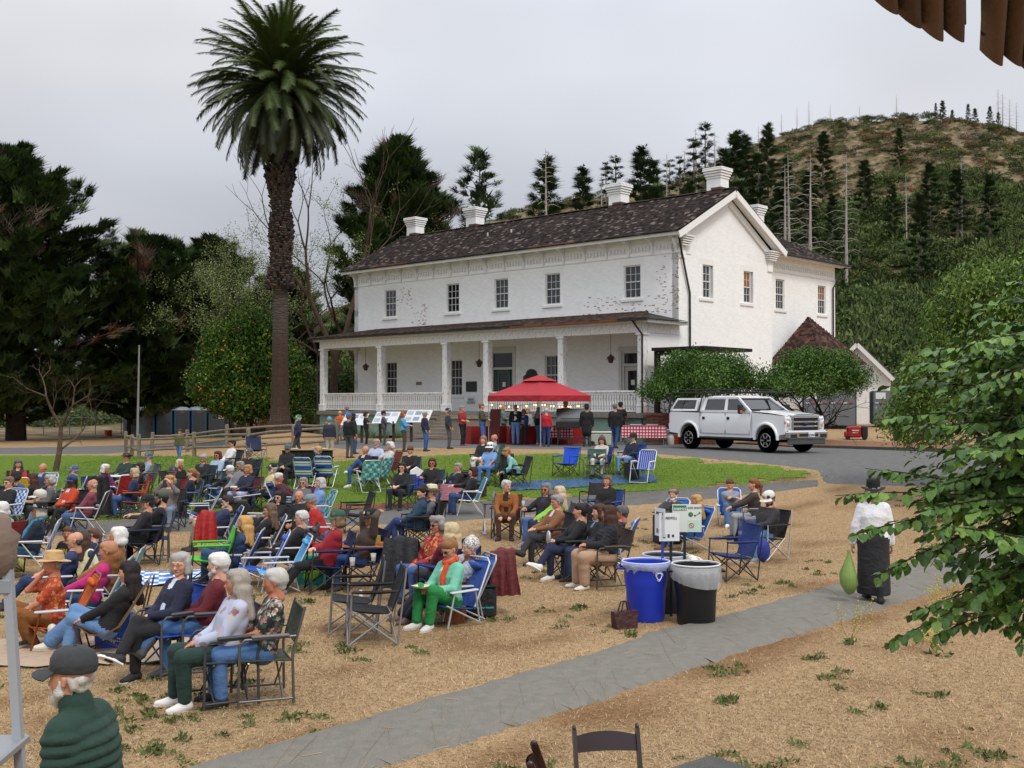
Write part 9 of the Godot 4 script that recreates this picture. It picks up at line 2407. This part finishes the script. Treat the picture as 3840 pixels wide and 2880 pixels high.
func build_props() -> void:
	rng.seed = 77
	bin("blue recycling bin with clear liner and recycling mark", on(1.79, -15.3), "1a36b4", "c3cdee", 0.1, true)
	bin("black trash bin with a liner hanging far over the rim", on(2.42, -15.05), "17181a", "d3d6da", 0.3, false)
	bin("grey bin half hidden behind the sign post", on(2.14, -15.95), "3a3d42", "c6cbd4", 0.12, false)
	var o := thing("sorting_sign", "white waste-sorting signs on slim posts among the bins", "sign", on(2.1, -15.5))
	var m := MB.new()
	for q in [[-0.06, 0.0, "2a3f8c"], [0.06, -0.06, "231f1e"], [0.27, -0.2, "1d211f"]]:
		m = nb(); m.box(V(q[0],0.75,q[1]), V(0.035,1.5,0.025)); part("post", m.mesh(), mat(q[2], 0.6), o)
	for q in [[V(0.3,1.32,-0.18), 0.0, 0], [V(0.03,1.22,0.02), 0.12, 1], [V(-0.09,1.28,-0.03), -1.2, 2]]:
		m = nb(); m.box(Vector3.ZERO, V(0.4 if q[2] == 0 else 0.28,0.38,0.008)); var p := part("sign_panel", m.mesh(), mat("d6dcd6" if q[2] == 0 else "dfe1e2", 0.6), o, T(Basis(UP, q[1]), q[0]))
		if q[2] == 0:
			m = nb(); m.box(V(-0.1,0.14,0.006), V(0.18,0.07,0.004)); part("header", m.mesh(), mat("2f7a4a", 0.7), p)
			part("lettering", letters("COMPOST", 0.036), mat("e8ece8", 0.7), p, T(I,V(-0.1,0.125,0.009)))
			part("lettering", letters("FOOD WASTE", 0.028), mat("5a6a60", 0.7), p, T(I,V(0.1,0.14,0.006)))
			m = nb(); m.blob(V(0.05,0.05,0.005), V(0.035,0.035,0.003), I, 12, 5); part("apple_mark", m.mesh(), mat("3a7a48", 0.7), p)
			m = nb(); m.bar(V(0.11,0.035,0.006), V(0.17,0.07,0.006), 0.012, 0.004); m.blob(V(0.108,0.034,0.006), V(0.014,0.014,0.003)); m.blob(V(0.172,0.071,0.006), V(0.014,0.014,0.003)); part("bone_mark", m.mesh(), mat("3a7a48", 0.7), p)
			m = nb(); m.box(V(0.1,-0.1,0.005), V(0.19,0.15,0.002)); part("lower_field", m.mesh(), mat("bcd8c8", 0.7), p)
			var rg := []
			for k in 17: rg.push_back(V(0.06 + cos(TAU * k / 16) * 0.032, -0.1 + sin(TAU * k / 16) * 0.032, 0.009))
			m = nb(); m.tube(rg, 0.004, 4, false); m.tube([V(0.04,-0.08,0.009), V(0.08,-0.12,0.009)], 0.004, 4); part("no_entry_mark", m.mesh(), mat("b8542a", 0.7), p)
		else:
			part("lettering", letters("RECYCLE" if q[2] == 2 else "LANDFILL", 0.035), mat("2a2c30", 0.7), p, T(I,V(0,0.12,0.006)))
			m = MB.new()
			for k in 3: m.box(V(-0.07 + k * 0.06,-0.12,0.006), V(0.03,0.06 - k * 0.012,0.003))
			part("picture_row", m.mesh(), mat("33363a", 0.7), p).set_meta("kind", "stuff")
	cooler_bag("black insulated bag with turquoise print by the headscarf sitter", on(-0.42, -15.55), V(0.4,0.42,0.36), "17191b", 0.1, "Sutter Health")
	cooler_bag("dark hard cooler with slate lid beside the green parka", on(3.22, -23.6), V(0.55,0.62,0.45), "1b1e24", 0.2)
	cooler_bag("black cooler bag on the lawn beside the mint sweater", on(-1.0, -32.6), V(0.5,0.36,0.36), "18191b", -0.3)
	cooler_bag("black upright bag beside the striped lawn chair", on(3.6, -34.4), V(0.42,0.5,0.3), "161719", 0.2)
	cooler_bag("dark backpack standing under the navy fleece sitter", on(-3.2, -13.2), V(0.3,0.4,0.22), "1f2022", 0.4)
	var t := tote("blue tote bag with white print on the tan blanket", on(-4.72, -13.55), 0.42, 0.42, 0.24, "2450b4", 0.1)
	part("lettering", letters("Hospital", 0.05), mat("dfe4f2", 0.7), t, T(Basis(Vector3.RIGHT, -0.1), V(0.04,0.12,0.118)))
	t = tote("teal and lime printed shopping bag by the red jacket", on(-3.2, -18.3), 0.5, 0.46, 0.26, "1f8a7c", -0.1)
	part("lettering", letters("HD", 0.12), mat("9ccc3c", 0.7), t, T(Basis(Vector3.RIGHT, -0.1), V(-0.05,0.26,0.112)))
	m = nb(); m.blob(V(0.02,0.16,0.118), V(0.15,0.07,0.01), Basis(Vector3.BACK, 0.3), 12, 5); part("print", m.mesh(), mat("8cc43a", 0.7), t)
	tote("black and white patterned tote on the picnic mat", on(-9.2, -29.0), 0.45, 0.4, 0.25, "8a8a8c", 0.3)
	tote("violet bag beside the long ponytail", on(-8.6, -29.3), 0.4, 0.25, 0.2, "7a2f86", 0.6)
	tote("dark red handbag under the brown arm chair", on(1.45, -14.75), 0.35, 0.22, 0.16, "3a1618", 0.4)
	tote("tan leather bag beside the navy blanket", on(-0.75, -15.1), 0.28, 0.2, 0.14, "8a4a24", 0.2)
	blanket("beige blanket spread under the front row", on(-5.3, -13.3), 3.2, 1.5, mat("a8927c", 0.95, {"bump": "folds", "scale": 1.5}), 0.1)
	blanket("blue and white rumpled blanket between the chairs", on(-5.6, -18.9), 2.2, 1.5, mat("ffffff", 0.9, {"tex": "webbing_blue", "scale": 1.1}), 0.3)
	blanket("blue tarpaulin under the empty blue chair", on(2.0, -34.3), 4.6, 1.5, mat("27508c", 0.6), 0.05)
	blanket("red patterned mat under the green webbed chairs", on(-3.7, -30.9), 2.2, 0.9, mat("7c3a2c", 0.9, {"bump": "folds", "scale": 1.5}), 0.1)
	blanket("navy picnic mat among the far sitters", on(-8.4, -29.0), 2.6, 1.1, mat("2a3350", 0.9, {"bump": "folds", "scale": 1.5}), 0.0)
	blanket("dark blue mat below the mauve shirt sitter", on(-11.6, -30.0), 3.4, 1.3, mat("1c2438", 0.9, {"bump": "folds", "scale": 1.5}), 0.1)
	blanket("white cloth on the lawn beside the blue shirt", on(-2.2, -35.0), 1.6, 1.2, mat("d8d5d2", 0.9, {"bump": "folds", "scale": 1.5}), 0.4)
	camp_table("grey folding table with crossed silver legs and snacks", on(-0.2, -25.4), 0.95, 0.6, 0.68, "3a3c40", "a8abb0", 0.1)
	camp_table("wood-topped folding table with a cooler cloth below", on(-2.25, -18.0), 0.85, 0.5, 0.66, "9a6638", "2a2a2c", 0.05)
	camp_table("low blue folding table with food cups", on(-7.3, -20.4), 0.75, 0.45, 0.42, "2c4c9c", "2a2a2c", 0.2)
	camp_table("small dark table between beanie and black cap", on(3.35, -36.9), 0.7, 0.5, 0.5, "7c8084", "6a6c70", 0.1)
	camp_table("small wooden tray table beside the green parka", on(3.6, -24.2), 0.7, 0.4, 0.5, "8c5430", "3a2a22", 0.1)
	camp_table("white cafe table behind the yellow-backed chair", on(-10.9, -26.4), 0.8, 0.6, 0.62, "a98a68", "5a4a3c", 0.1)
	camp_table("white-topped table beside the purple puffer", on(-11.3, -32.8), 1.2, 0.6, 0.68, "c9ccd2", "22305e", 0.1)
	var bt := thing("folding_buffet", "wood-topped folding table with a black lattice front", "table", on(-6.55, -36.6), 0.05, "small tables")
	m = nb(); m.box(V(0,0.9,0), V(1.7,0.03,0.6), I, 0.006); part("table_top", m.mesh(), mat("a07a52", 0.6), bt)
	m = nb(); m.box(V(0,0.46,0), V(1.55,0.84,0.5)); part("black_skirt", m.mesh(), cloth("17181a"), bt)
	for k in 6:
		m = nb(); m.bar(V(-0.75 + k * 0.25,0.06,0.26), V(-0.5 + k * 0.25,0.86,0.26), 0.02, 0.015); m.bar(V(-0.5 + k * 0.25,0.06,0.26), V(-0.75 + k * 0.25,0.86,0.26), 0.02, 0.012); part("lattice_strut", m.mesh(), mat("2a2b2d", 0.6), bt)
	for q in [[-0.4, "plate", "e2e4e6"], [0.2, "box", "8fb0d4"], [0.55, "plate", "d8e4e0"]]:
		var p := bt.position + V(q[0],0.92,0.05); small("serving_dish", q[1], {-0.4: "pale plate on the lattice-fronted table", 0.2: "blue food box on the lattice-fronted table", 0.55: "mint bowl on the lattice-fronted table"}[q[0]], "dish", p, mat(q[2], 0.6))
	var lt := on(-2.25, -18.0, 0.675)
	m = nb(); m.box(V(0,0.035,0), V(0.26,0.07,0.1), I, 0.03); one("glasses_case", m.mesh(), cloth("2138b0"), "rounded blue case on the wood-topped table", "case", lt + V(-0.28,0,0), 0.1)
	m = nb(); m.box(V(0,0.06,0), V(0.3,0.12,0.12)); one("cracker_box", m.mesh(), mat("b5a24a", 0.7), "yellow-green cracker box on the wood-topped table", "box", lt + V(0.02,0,-0.12), 0.1)
	small("plastic_cup", "coffee", "black cup on the wood-topped table", "cup", lt + V(0.2,0,-0.12), mat("1b1c1e", 0.5))
	small("food_bowl", "box", "orange bowl with lime lid on the wooden table", "bowl", lt + V(0.24,0,0.06), mat("b5643a", 0.7))
	var st := on(-0.2, -25.4, 0.695)
	m = nb(); m.lathe([W(0,0), W(0.045,0), W(0.045,0.18), W(0.02,0.25), W(0.02,0.3), W(0,0.3)], 14); kit["bottle"] = m.mesh()
	small("steel_bottle", "bottle", "steel bottle on the grey folding table", "bottle", st + V(-0.2,0,0), mat("9a9ca0", 0.25, {"metal": 0.8}))
	small("snack_bag", "bag", "clear bag of snacks on the grey folding table", "snack bag", st + V(0.12,-0.02,0), mat("cfc8c4", 0.3, {"bump": "lumps", "scale": 6.0}))
	small("paper_plate", "plate", "plate of food on the grey folding table", "plate", st + V(0.32,0,0.08), mat("b5805c", 0.8))
	for q in [["cup", -0.2, "c9c2ba", "white paper bowl on the low blue table"], ["coffee", 0.0, "c8c4bc", "second paper bowl on the low blue table"], ["box", 0.22, "d9c4c8", "red checked food tray on the low blue table"]]: small("paper_bowl", q[0], q[3], "bowl", on(-7.3, -20.4, 0.435) + V(q[1],0,0.02), mat(q[2], 0.8))
	for q in [[-2.24, -16.05, "clear cup of amber drink in the front armrest"], [-2.0, -16.5, "clear cup of amber drink in the rear armrest"]]:
		var c := one("plastic_cup", kit["cup"], mat("e8ecee", 0.08, {"alpha": 0.4}), q[2], "cup", on(q[0], q[1], 0.62), 0.0, "things on tables"); part("drink", kit["drink"], mat("8a4a1e", 0.2), c)
	small("steel_bottle", "bottle", "white bottle standing under the black camp chairs", "bottle", on(-2.1, -15.9), mat("d5d6d4", 0.4))
	small("water_bottle", "bottle", "clear water bottle behind the navy fleece sitter", "bottle", on(-4.3, -14.6), mat("d5dde0", 0.1, {"alpha": 0.5}))
	m = nb(); draped(m, 1.1, 0.7, 0.5, 0.42, 0.015); one("picnic_table", m.mesh(), cloth("a8707a"), "low table in pink checked cloth with green hem", "table", on(-1.95, -31.7), 0.1, "small tables")
	m = nb(); m.box(V(0,0.35,0), V(1.0,0.4,0.5), I, 0.04)
	var wg := one("folding_wagon", m.mesh(), cloth("1f48b0"), "blue folding wagon beside the pink checked table", "wagon", on(-2.8, -33.0), 0.1)
	for k in 4:
		m = nb(); m.lathe([W(0,-0.03), W(0.12,-0.03), W(0.12,0.03), W(0,0.03)], 12, T(Basis(Vector3.RIGHT, PI / 2), V(-0.4 + (k % 2) * 0.8, 0.12, -0.28 + (k / 2) * 0.56))); part("wheel", m.mesh(), mat("1c1c1e", 0.8), wg)
	m = nb(); m.tube([V(-0.5,0.3,0), V(-0.75,0.95,0)], 0.012, 5); part("pull_handle", m.mesh(), mat("2a2a2c", 0.6), wg)
	m = nb(); m.lathe([W(0,0), W(0.037,0), W(0.037,0.2), W(0.014,0.25), W(0.014,0.32), W(0,0.32)], 12); one("wine_bottle", m.mesh(), mat("16241a", 0.1), "dark wine bottle on the pink checked table", "bottle", on(-1.8, -31.7, 0.51))
	m = nb(); m.prism([W(-0.2,0), W(0.2,0), W(0.18,0.14), W(0,0.26), W(-0.18,0.14)], 0.24); one("takeout_carton", m.mesh(), mat("e2e2de", 0.7), "white gable-topped carton on the blue wagon", "carton", on(-2.75, -33.0, 0.56), 0.2)
	var tr := thing("folding_trolley", "folded black trolley with fat rubber wheels on the lawn edge", "trolley", on(-7.2, -28.6), 0.2)
	for x in [-0.5, 0.45]:
		m = nb(); m.lathe([W(0,-0.06), W(0.1,-0.06), W(0.2,-0.05), W(0.22,0.0), W(0.2,0.05), W(0.1,0.06), W(0,0.06)], 20, T(Basis(Vector3.RIGHT, PI / 2), V(x,0.22,0.2))); part("wheel", m.mesh(), mat("19191b", 0.85), tr)
	m = nb(); m.box(V(0,0.42,0), V(1.1,0.08,0.45), I, 0.02); part("deck", m.mesh(), mat("222326", 0.7), tr)
	m = nb(); m.tube([V(-0.5,0.46,0.2), V(0.9,0.62,0.2)], 0.014, 6); part("pull_handle", m.mesh(), mat("c4c6c8", 0.4, {"metal": 0.7}), tr)
	m = nb(); m.blob(V(0,0.11,0), Vector3.ONE * 0.11, I, 20, 12); one("football", m.mesh(), mat("b8b45c", 0.6, {"bump": "lumps", "scale": 4.0}), "pale yellow ball lying on the dry grass", "ball", on(-8.5, -19.7))
	for q in [[V(-0.13,0.28,-15.65), V(0.17,0.3,0.13), "5a1a1c", "maroon down jacket hung over the beach chair's back", 0.3], [V(-1.62,0.2,-16.8), V(0.25,0.36,0.2), "17181c", "black down coat draped over the leaf print sitter's lap", -0.2], [V(-5.6,0.36,-20.9), V(0.16,0.28,0.1), "9c1d1c", "red jacket hung on the navy arm chair", 0.1], [V(-0.15, gy(-0.15, -34.2) + 0.36, -34.2), V(0.2,0.32,0.12), "151517", "black coat hung over a camp chair's back", 0.0], [V(-10.35,0.1,-28.6), V(0.25,0.48,0.06), "121214", "black garment bag hanging beside the mauve shirt", 0.0], [V(4.15,0.4,-20.2), V(0.16,0.24,0.1), "27315c", "plaid blanket hung over the empty navy chair", 0.2], [V(4.38,0.12,-20.0), V(0.11,0.2,0.11), "1c3080", "blue stuff sack hanging from the navy chair", 0.0]]:
		m = MB.new()
		var r: Vector3 = q[1]
		if "sack" in q[3]: m.blob(V(0,r.y,0), r, I, 16, 12)
		else:
			m.sheet(func(u, v):
				var e: float = v * 2.0 - 1.0
				return V((u - 0.5) * 2.0 * r.x * (1.0 + 0.25 * absf(e)), r.y * 2.0 * (1.0 - pow(absf(e), 1.5)), -e * r.z * 0.9 - 0.03 * sin(u * 19.0) * e), 22, 22)
		for k in m.v.size():
			var w := noise.get_noise_3d(m.v[k].x * 110, m.v[k].y * 22, m.v[k].z * 110)
			m.v[k] += m.n[k] * (w * 0.06 + (absf(sin(m.v[k].y * 40.0)) * 0.02 if "down" in q[3] else 0.0))
		one("draped_garment", m.mesh(), mat("ffffff", 0.9, {"tex": "plaid", "scale": 2.0}) if "plaid" in q[3] else cloth(q[2], 0.7), q[3], "garment", q[0], q[4], "draped garments")
	m = nb(); m.blob(V(0,0.22,0), V(0.42,0.26,0.3), I, 20, 10); one("folded_rug", m.mesh(), mat("ffffff", 0.9, {"tex": "rug_print", "scale": 1.6}), "striped woven rug heaped behind the bins", "rug", on(2.75, -18.3), 0.1)
	m = nb(); m.lathe([W(0.0,0.0), W(0.06,0.04), W(0.13,0.16), W(0.12,0.3), W(0.06,0.46), W(0.025,0.6), W(0.03,0.64)], 16)
	for k in m.v.size(): m.v[k] += m.n[k] * noise.get_noise_3d(m.v[k].x * 150, m.v[k].y * 60, m.v[k].z * 150) * 0.05
	one("shopping_bag", m.mesh(), mat("7f9c4e", 0.4, {"alpha": 0.88, "bump": "lumps", "scale": 5.0}), "lime green plastic bag held by the walker in white", "bag", on(4.84, -16.45, 0.14))
func fruit_leaf() -> ArrayMesh:
	var m := MB.new()
	var n := 7
	for s in [-1, 1]:
		for k in n:
			var p := []
			for q in [k, k + 1]:
				var t := float(q) / n
				var w := 0.026 * pow(sin(PI * pow(t, 0.8)), 0.8) * (1.0 if t < 1.0 else 0.0)
				var c := V(0,-0.014 * t * t,0.012 + 0.075 * t)
				p.push_back(c); p.push_back(c + V(s * w, 0.007 * sin(PI * t) - 0.002 * sin(q * 2.3), 0))
			if s > 0: m.quad(p[0], p[2], p[3], p[1])
			else: m.quad(p[0], p[1], p[3], p[2])
	m.tube([Vector3.ZERO, V(0,0,0.014)], 0.0012, 4)
	return m.mesh()
func build_near() -> void:
	rng.seed = 321
	var o := thing("fruit_tree", "near fruit tree boughs with large oval green leaves", "tree", on(3.5, -5.2))
	var m := MB.new()
	var base := o.position
	m.tube([V(0,-0.1,0), V(-0.05,0.9,0), V(0.05,1.7,-0.05)], [0.11, 0.09, 0.075], 9)
	var trs := []
	var root := V(0.05,1.7,-0.05)
	for b in BOUGHS:
		var tip := V(b[0],b[1],b[2]) - base
		var start := root + V(rnd(-0.1, 0.2), rnd(-0.1, 1.0), rnd(-0.2, 0.2))
		if tip.y > 2.6: start.y += 0.4
		var l := start.distance_to(tip)
		var mid := start.lerp(tip, 0.5) + V(0,0.18 * l,0) + V(rnd(-0.1, 0.1), 0, rnd(-0.1, 0.1))
		var pts := []; var rs := []
		for k in 12:
			var t := k / 11.0
			pts.push_back(start.lerp(mid, t).lerp(mid.lerp(tip, t), t)); rs.push_back(lerpf(0.011, 0.0016, t))
		m.tube(pts, rs, 5, false)
		var side := 1.0
		for k in int(l * 30):
			var t := 0.35 + 0.65 * k / (l * 30.0)
			var d: Vector3 = (pts[mini(int(t * 10.99) + 1, 11)] - pts[int(t * 10.99)]).normalized()
			side = -side
			var f := (d * 0.5 + d.cross(UP).normalized() * side * 0.8 + V(rnd(-0.3, 0.3), rnd(-0.8, 0.1), rnd(-0.3, 0.3))).normalized()
			var x := (UP + V(rnd(-0.6, 0.6), 0, rnd(-0.6, 0.6))).cross(f).normalized()
			trs.push_back(T(Basis(x, f.cross(x), f).scaled(Vector3.ONE * rnd(0.6, 1.0)), pts[int(t * 10.99)].lerp(pts[mini(int(t * 10.99) + 1, 11)], fmod(t * 10.99, 1.0))))
		for tw in 7:
			var t := 0.2 + 0.8 * tw / 6.0
			var p: Vector3 = pts[int(t * 10.99)]
			var d: Vector3 = (pts[mini(int(t * 10.99) + 1, 11)] - pts[maxi(int(t * 10.99) - 1, 0)]).normalized()
			var td := (d * 0.6 + V(rnd(-1, 1), rnd(-0.6, 0.3), rnd(-1, 1)) * 0.9).normalized()
			var tl := rnd(0.1, 0.26) * (0.5 if tw == 6 else 1.0)
			if tw == 6: td = d
			m.tube([p, p + td * tl * 0.5, p + td * tl + V(0,-0.02,0)], [0.003, 0.0022, 0.0012], 3, false)
			for k in 9:
				side = -side
				var q := p + td * tl * (0.1 + 0.9 * k / 8.0)
				var ax := td.cross(UP).normalized() * side
				var f := (td * 0.55 + ax * 0.7 + V(rnd(-0.3, 0.3), rnd(-0.75, -0.05), rnd(-0.3, 0.3))).normalized()
				var up := (UP + V(rnd(-0.6, 0.6), 0, rnd(-0.6, 0.6))).normalized()
				var x := up.cross(f).normalized()
				trs.push_back(T(Basis(x, f.cross(x), f).scaled(Vector3.ONE * rnd(0.6, 1.0)), q))
	for k in 3400:
		var q := V(rng.randfn(), rng.randfn(), rng.randfn()).normalized() * pow(rng.randf(), 0.45)
		var f := V(q.x + rnd(-0.6, 0.6) - 0.3, rnd(-0.9, 0.1), q.z + rnd(-0.6, 0.6)).normalized()
		var x := (UP + V(rnd(-0.6, 0.6), 0, rnd(-0.6, 0.6))).cross(f).normalized()
		trs.push_back(T(Basis(x, f.cross(x), f).scaled(Vector3.ONE * rnd(0.6, 1.05)), V(2.86, 2.62 + 0.12 * sin(q.x * 9.0), -5.75) - base + q * V(0.82,0.86,0.55)))
	part("trunk", m.mesh(), mat("8a7466", 0.9, {"tex": "bark", "scale": 3.0}), o)
	var lm := fruit_leaf()
	var tones := ["4a6a2c", "567832", "3f5f2a", "638439", "718f40", "55723e"]
	trs.sort_custom(func(a, b): return a.origin.z > b.origin.z)
	var rest := []; var rc := []
	for k in trs.size():
		if k % 12 == 0 and k < 3600: part("leaf", lm, mat(tones[rng.randi() % 6], 0.45, {"back": "4a5c14", "spec": 0.4}), o, trs[k])
		else: rest.push_back(trs[k]); rc.push_back(lin(tones[rng.randi() % 6]) * rnd(0.8, 1.2))
	many("leaves", lm, mat("ffffff", 0.45, {"vc": true, "back": "4a5c14", "spec": 0.4}), rest, rc, o)
	var e := thing("tiled_eave", "underside of a barrel-tiled roof eave with brown boards", "roof", V(1.66,4.66,-5.0))
	var run := V(1.08,0.0,-0.94).normalized()
	var inn := V(-0.3,0.3,0.8).normalized()
	for k in 9:
		if k == 4: continue
		m = MB.new()
		var p := run * (k * 0.195 - 0.05)
		var nn := run.cross(inn).normalized()
		if nn.y < 0: nn = -nn
		for ring in [[0.098, 1.0], [0.084, -1.0]]:
			m.sheet(func(u, v):
				var a: float = PI * (u if ring[1] > 0 else 1.0 - u)
				return p + run * cos(a) * ring[0] - nn * sin(a) * ring[0] * 0.9 + inn * v * 1.6 - inn * 0.03 * (k % 3), 12, 2)
		part("tile", m.mesh(), mat(["5e463a", "523b31", "684e40"][k % 3], 0.9, {"bump": "lumps", "scale": 3.0}), e)
	for q in [[-0.2, 0.66], [0.86, 1.9]]:
		m = nb(); m.bar(run * q[0] + inn * 0.14 + V(0,0.06,0), run * q[1] + inn * 0.14 + V(0,0.06,0), 0.03, 0.2); part("fascia_board", m.mesh(), mat("5a4436", 0.9, {"tex": "bark", "scale": 1.5}), e)
		m = nb(); m.hexa([run * q[0] + inn * 0.16, run * q[0] + inn * 1.7, run * q[1] + inn * 1.7, run * q[1] + inn * 0.16, run * q[0] + inn * 0.16 + V(0,0.04,0), run * q[0] + inn * 1.7 + V(0,0.04,0), run * q[1] + inn * 1.7 + V(0,0.04,0), run * q[1] + inn * 0.16 + V(0,0.04,0)]); part("soffit_board", m.mesh(), mat("6a4c3a", 0.9, {"tex": "bark", "scale": 1.5}), e)
	var c := thing("tent_pole", "grey square tent pole with rolled brown fabric at the top", "tent pole", on(-2.86, -6.75))
	m = nb(); m.bar(V(0.02,0.0,0), V(-0.12,2.0,0), 0.05, 0.05, Vector3.BACK); part("pole", m.mesh(), mat("a9aeb4", 0.4, {"metal": 0.3}), c)
	m = nb(); m.box(V(-0.14,1.82,0.0), V(0.1,0.09,0.08), I, 0.01); part("bracket", m.mesh(), mat("8c9196", 0.5), c)
	m = nb(); m.blob(V(-0.19,2.05,0), V(0.13,0.2,0.12), I, 18, 10)
	for k in m.v.size(): m.v[k] += m.n[k] * 0.02 * sin(m.v[k].y * 60.0)
	part("rolled_fabric", m.mesh(), cloth("77665a"), c)
	var t := thing("steel_table", "corner of a steel table beside the tent pole", "table", on(-3.45, -6.5), 0.08)
	m = nb(); m.box(V(0,0.9,0), V(1.2,0.05,0.6), I, 0.01); part("table_top", m.mesh(), mat("a6a9ac", 0.35, {"metal": 0.6}), t)
	m = nb(); m.box(V(-0.1,0.44,0), V(1.0,0.86,0.5)); part("dark_cabinet", m.mesh(), mat("17191c", 0.7), t)
	var st := thing("stone_table", "speckled grey stone table corner at the lower edge", "table", on(1.16, -6.3), 0.72)
	m = nb(); m.box(V(0,0.72,0), V(1.0,0.07,1.0), I, 0.015); part("table_top", m.mesh(), mat("8f8f8b", 0.8, {"tex": "tar", "scale": 1.6, "bump": "grain"}), st)
	m = nb(); m.lathe([W(0.3,0), W(0.28,0.05), W(0.18,0.12), W(0.18,0.68)], 16); part("pedestal", m.mesh(), mat("8a8a86", 0.9), st)
	for q in [[0.6, -7.05, 0.12, "dark wooden folding chair with a curved top rail"], [0.24, -6.62, 1.5, "dark wooden folding chair seen from its side"]]:
		var f := thing("folding_chair", q[3], "chair", on(q[0], q[1]), q[2], "wooden folding chairs")
		var wood := mat("2c1613", 0.35, {"coat": 0.3})
		for s in [-1, 1]:
			m = nb(); m.bar(V(s * 0.2,0.0,0.2), V(s * 0.2,0.86,-0.12), 0.024, 0.045); m.blob(V(s * 0.2,0.87,-0.124), V(0.013,0.024,0.024)); part("leg", m.mesh(), wood, f)
			m = nb(); m.bar(V(s * 0.17,0.0,-0.24), V(s * 0.17,0.47,0.2), 0.022, 0.04); part("leg", m.mesh(), wood, f)
		m = nb(); m.sheet(func(u, v): return V((u - 0.5) * 0.39, 0.73 + v * 0.11 * (1.0 - 0.2 * pow(2 * u - 1, 2)), -0.08 - v * 0.035 - 0.03 * sin(PI * u)), 12, 3)
		m.sheet(func(u, v): return V((0.5 - u) * 0.39, 0.73 + v * 0.11 * (1.0 - 0.2 * pow(2 * u - 1, 2)), -0.095 - v * 0.035 - 0.03 * sin(PI * u)), 12, 3); part("top_rail", m.mesh(), wood, f)
		m = nb(); m.box(V(0,0.45,0.05), V(0.38,0.03,0.38), I, 0.01); part("seat", m.mesh(), mat("231513", 0.6), f)
func build_all() -> void:
	var t := Time.get_ticks_msec()
	build_ground()
	print("build_ground ", Time.get_ticks_msec() - t)
	build_house()
	print("build_house ", Time.get_ticks_msec() - t)
	build_trees()
	print("build_trees ", Time.get_ticks_msec() - t)
	build_hill()
	print("build_hill ", Time.get_ticks_msec() - t)
	build_grass()
	print("build_grass ", Time.get_ticks_msec() - t)
	build_truck()
	print("build_truck ", Time.get_ticks_msec() - t)
	build_yard()
	print("build_yard ", Time.get_ticks_msec() - t)
	build_stall()
	print("build_stall ", Time.get_ticks_msec() - t)
	build_crowd()
	print("build_crowd ", Time.get_ticks_msec() - t)
	build_props()
	print("build_props ", Time.get_ticks_msec() - t)
	build_near()
	print("build_near ", Time.get_ticks_msec() - t)
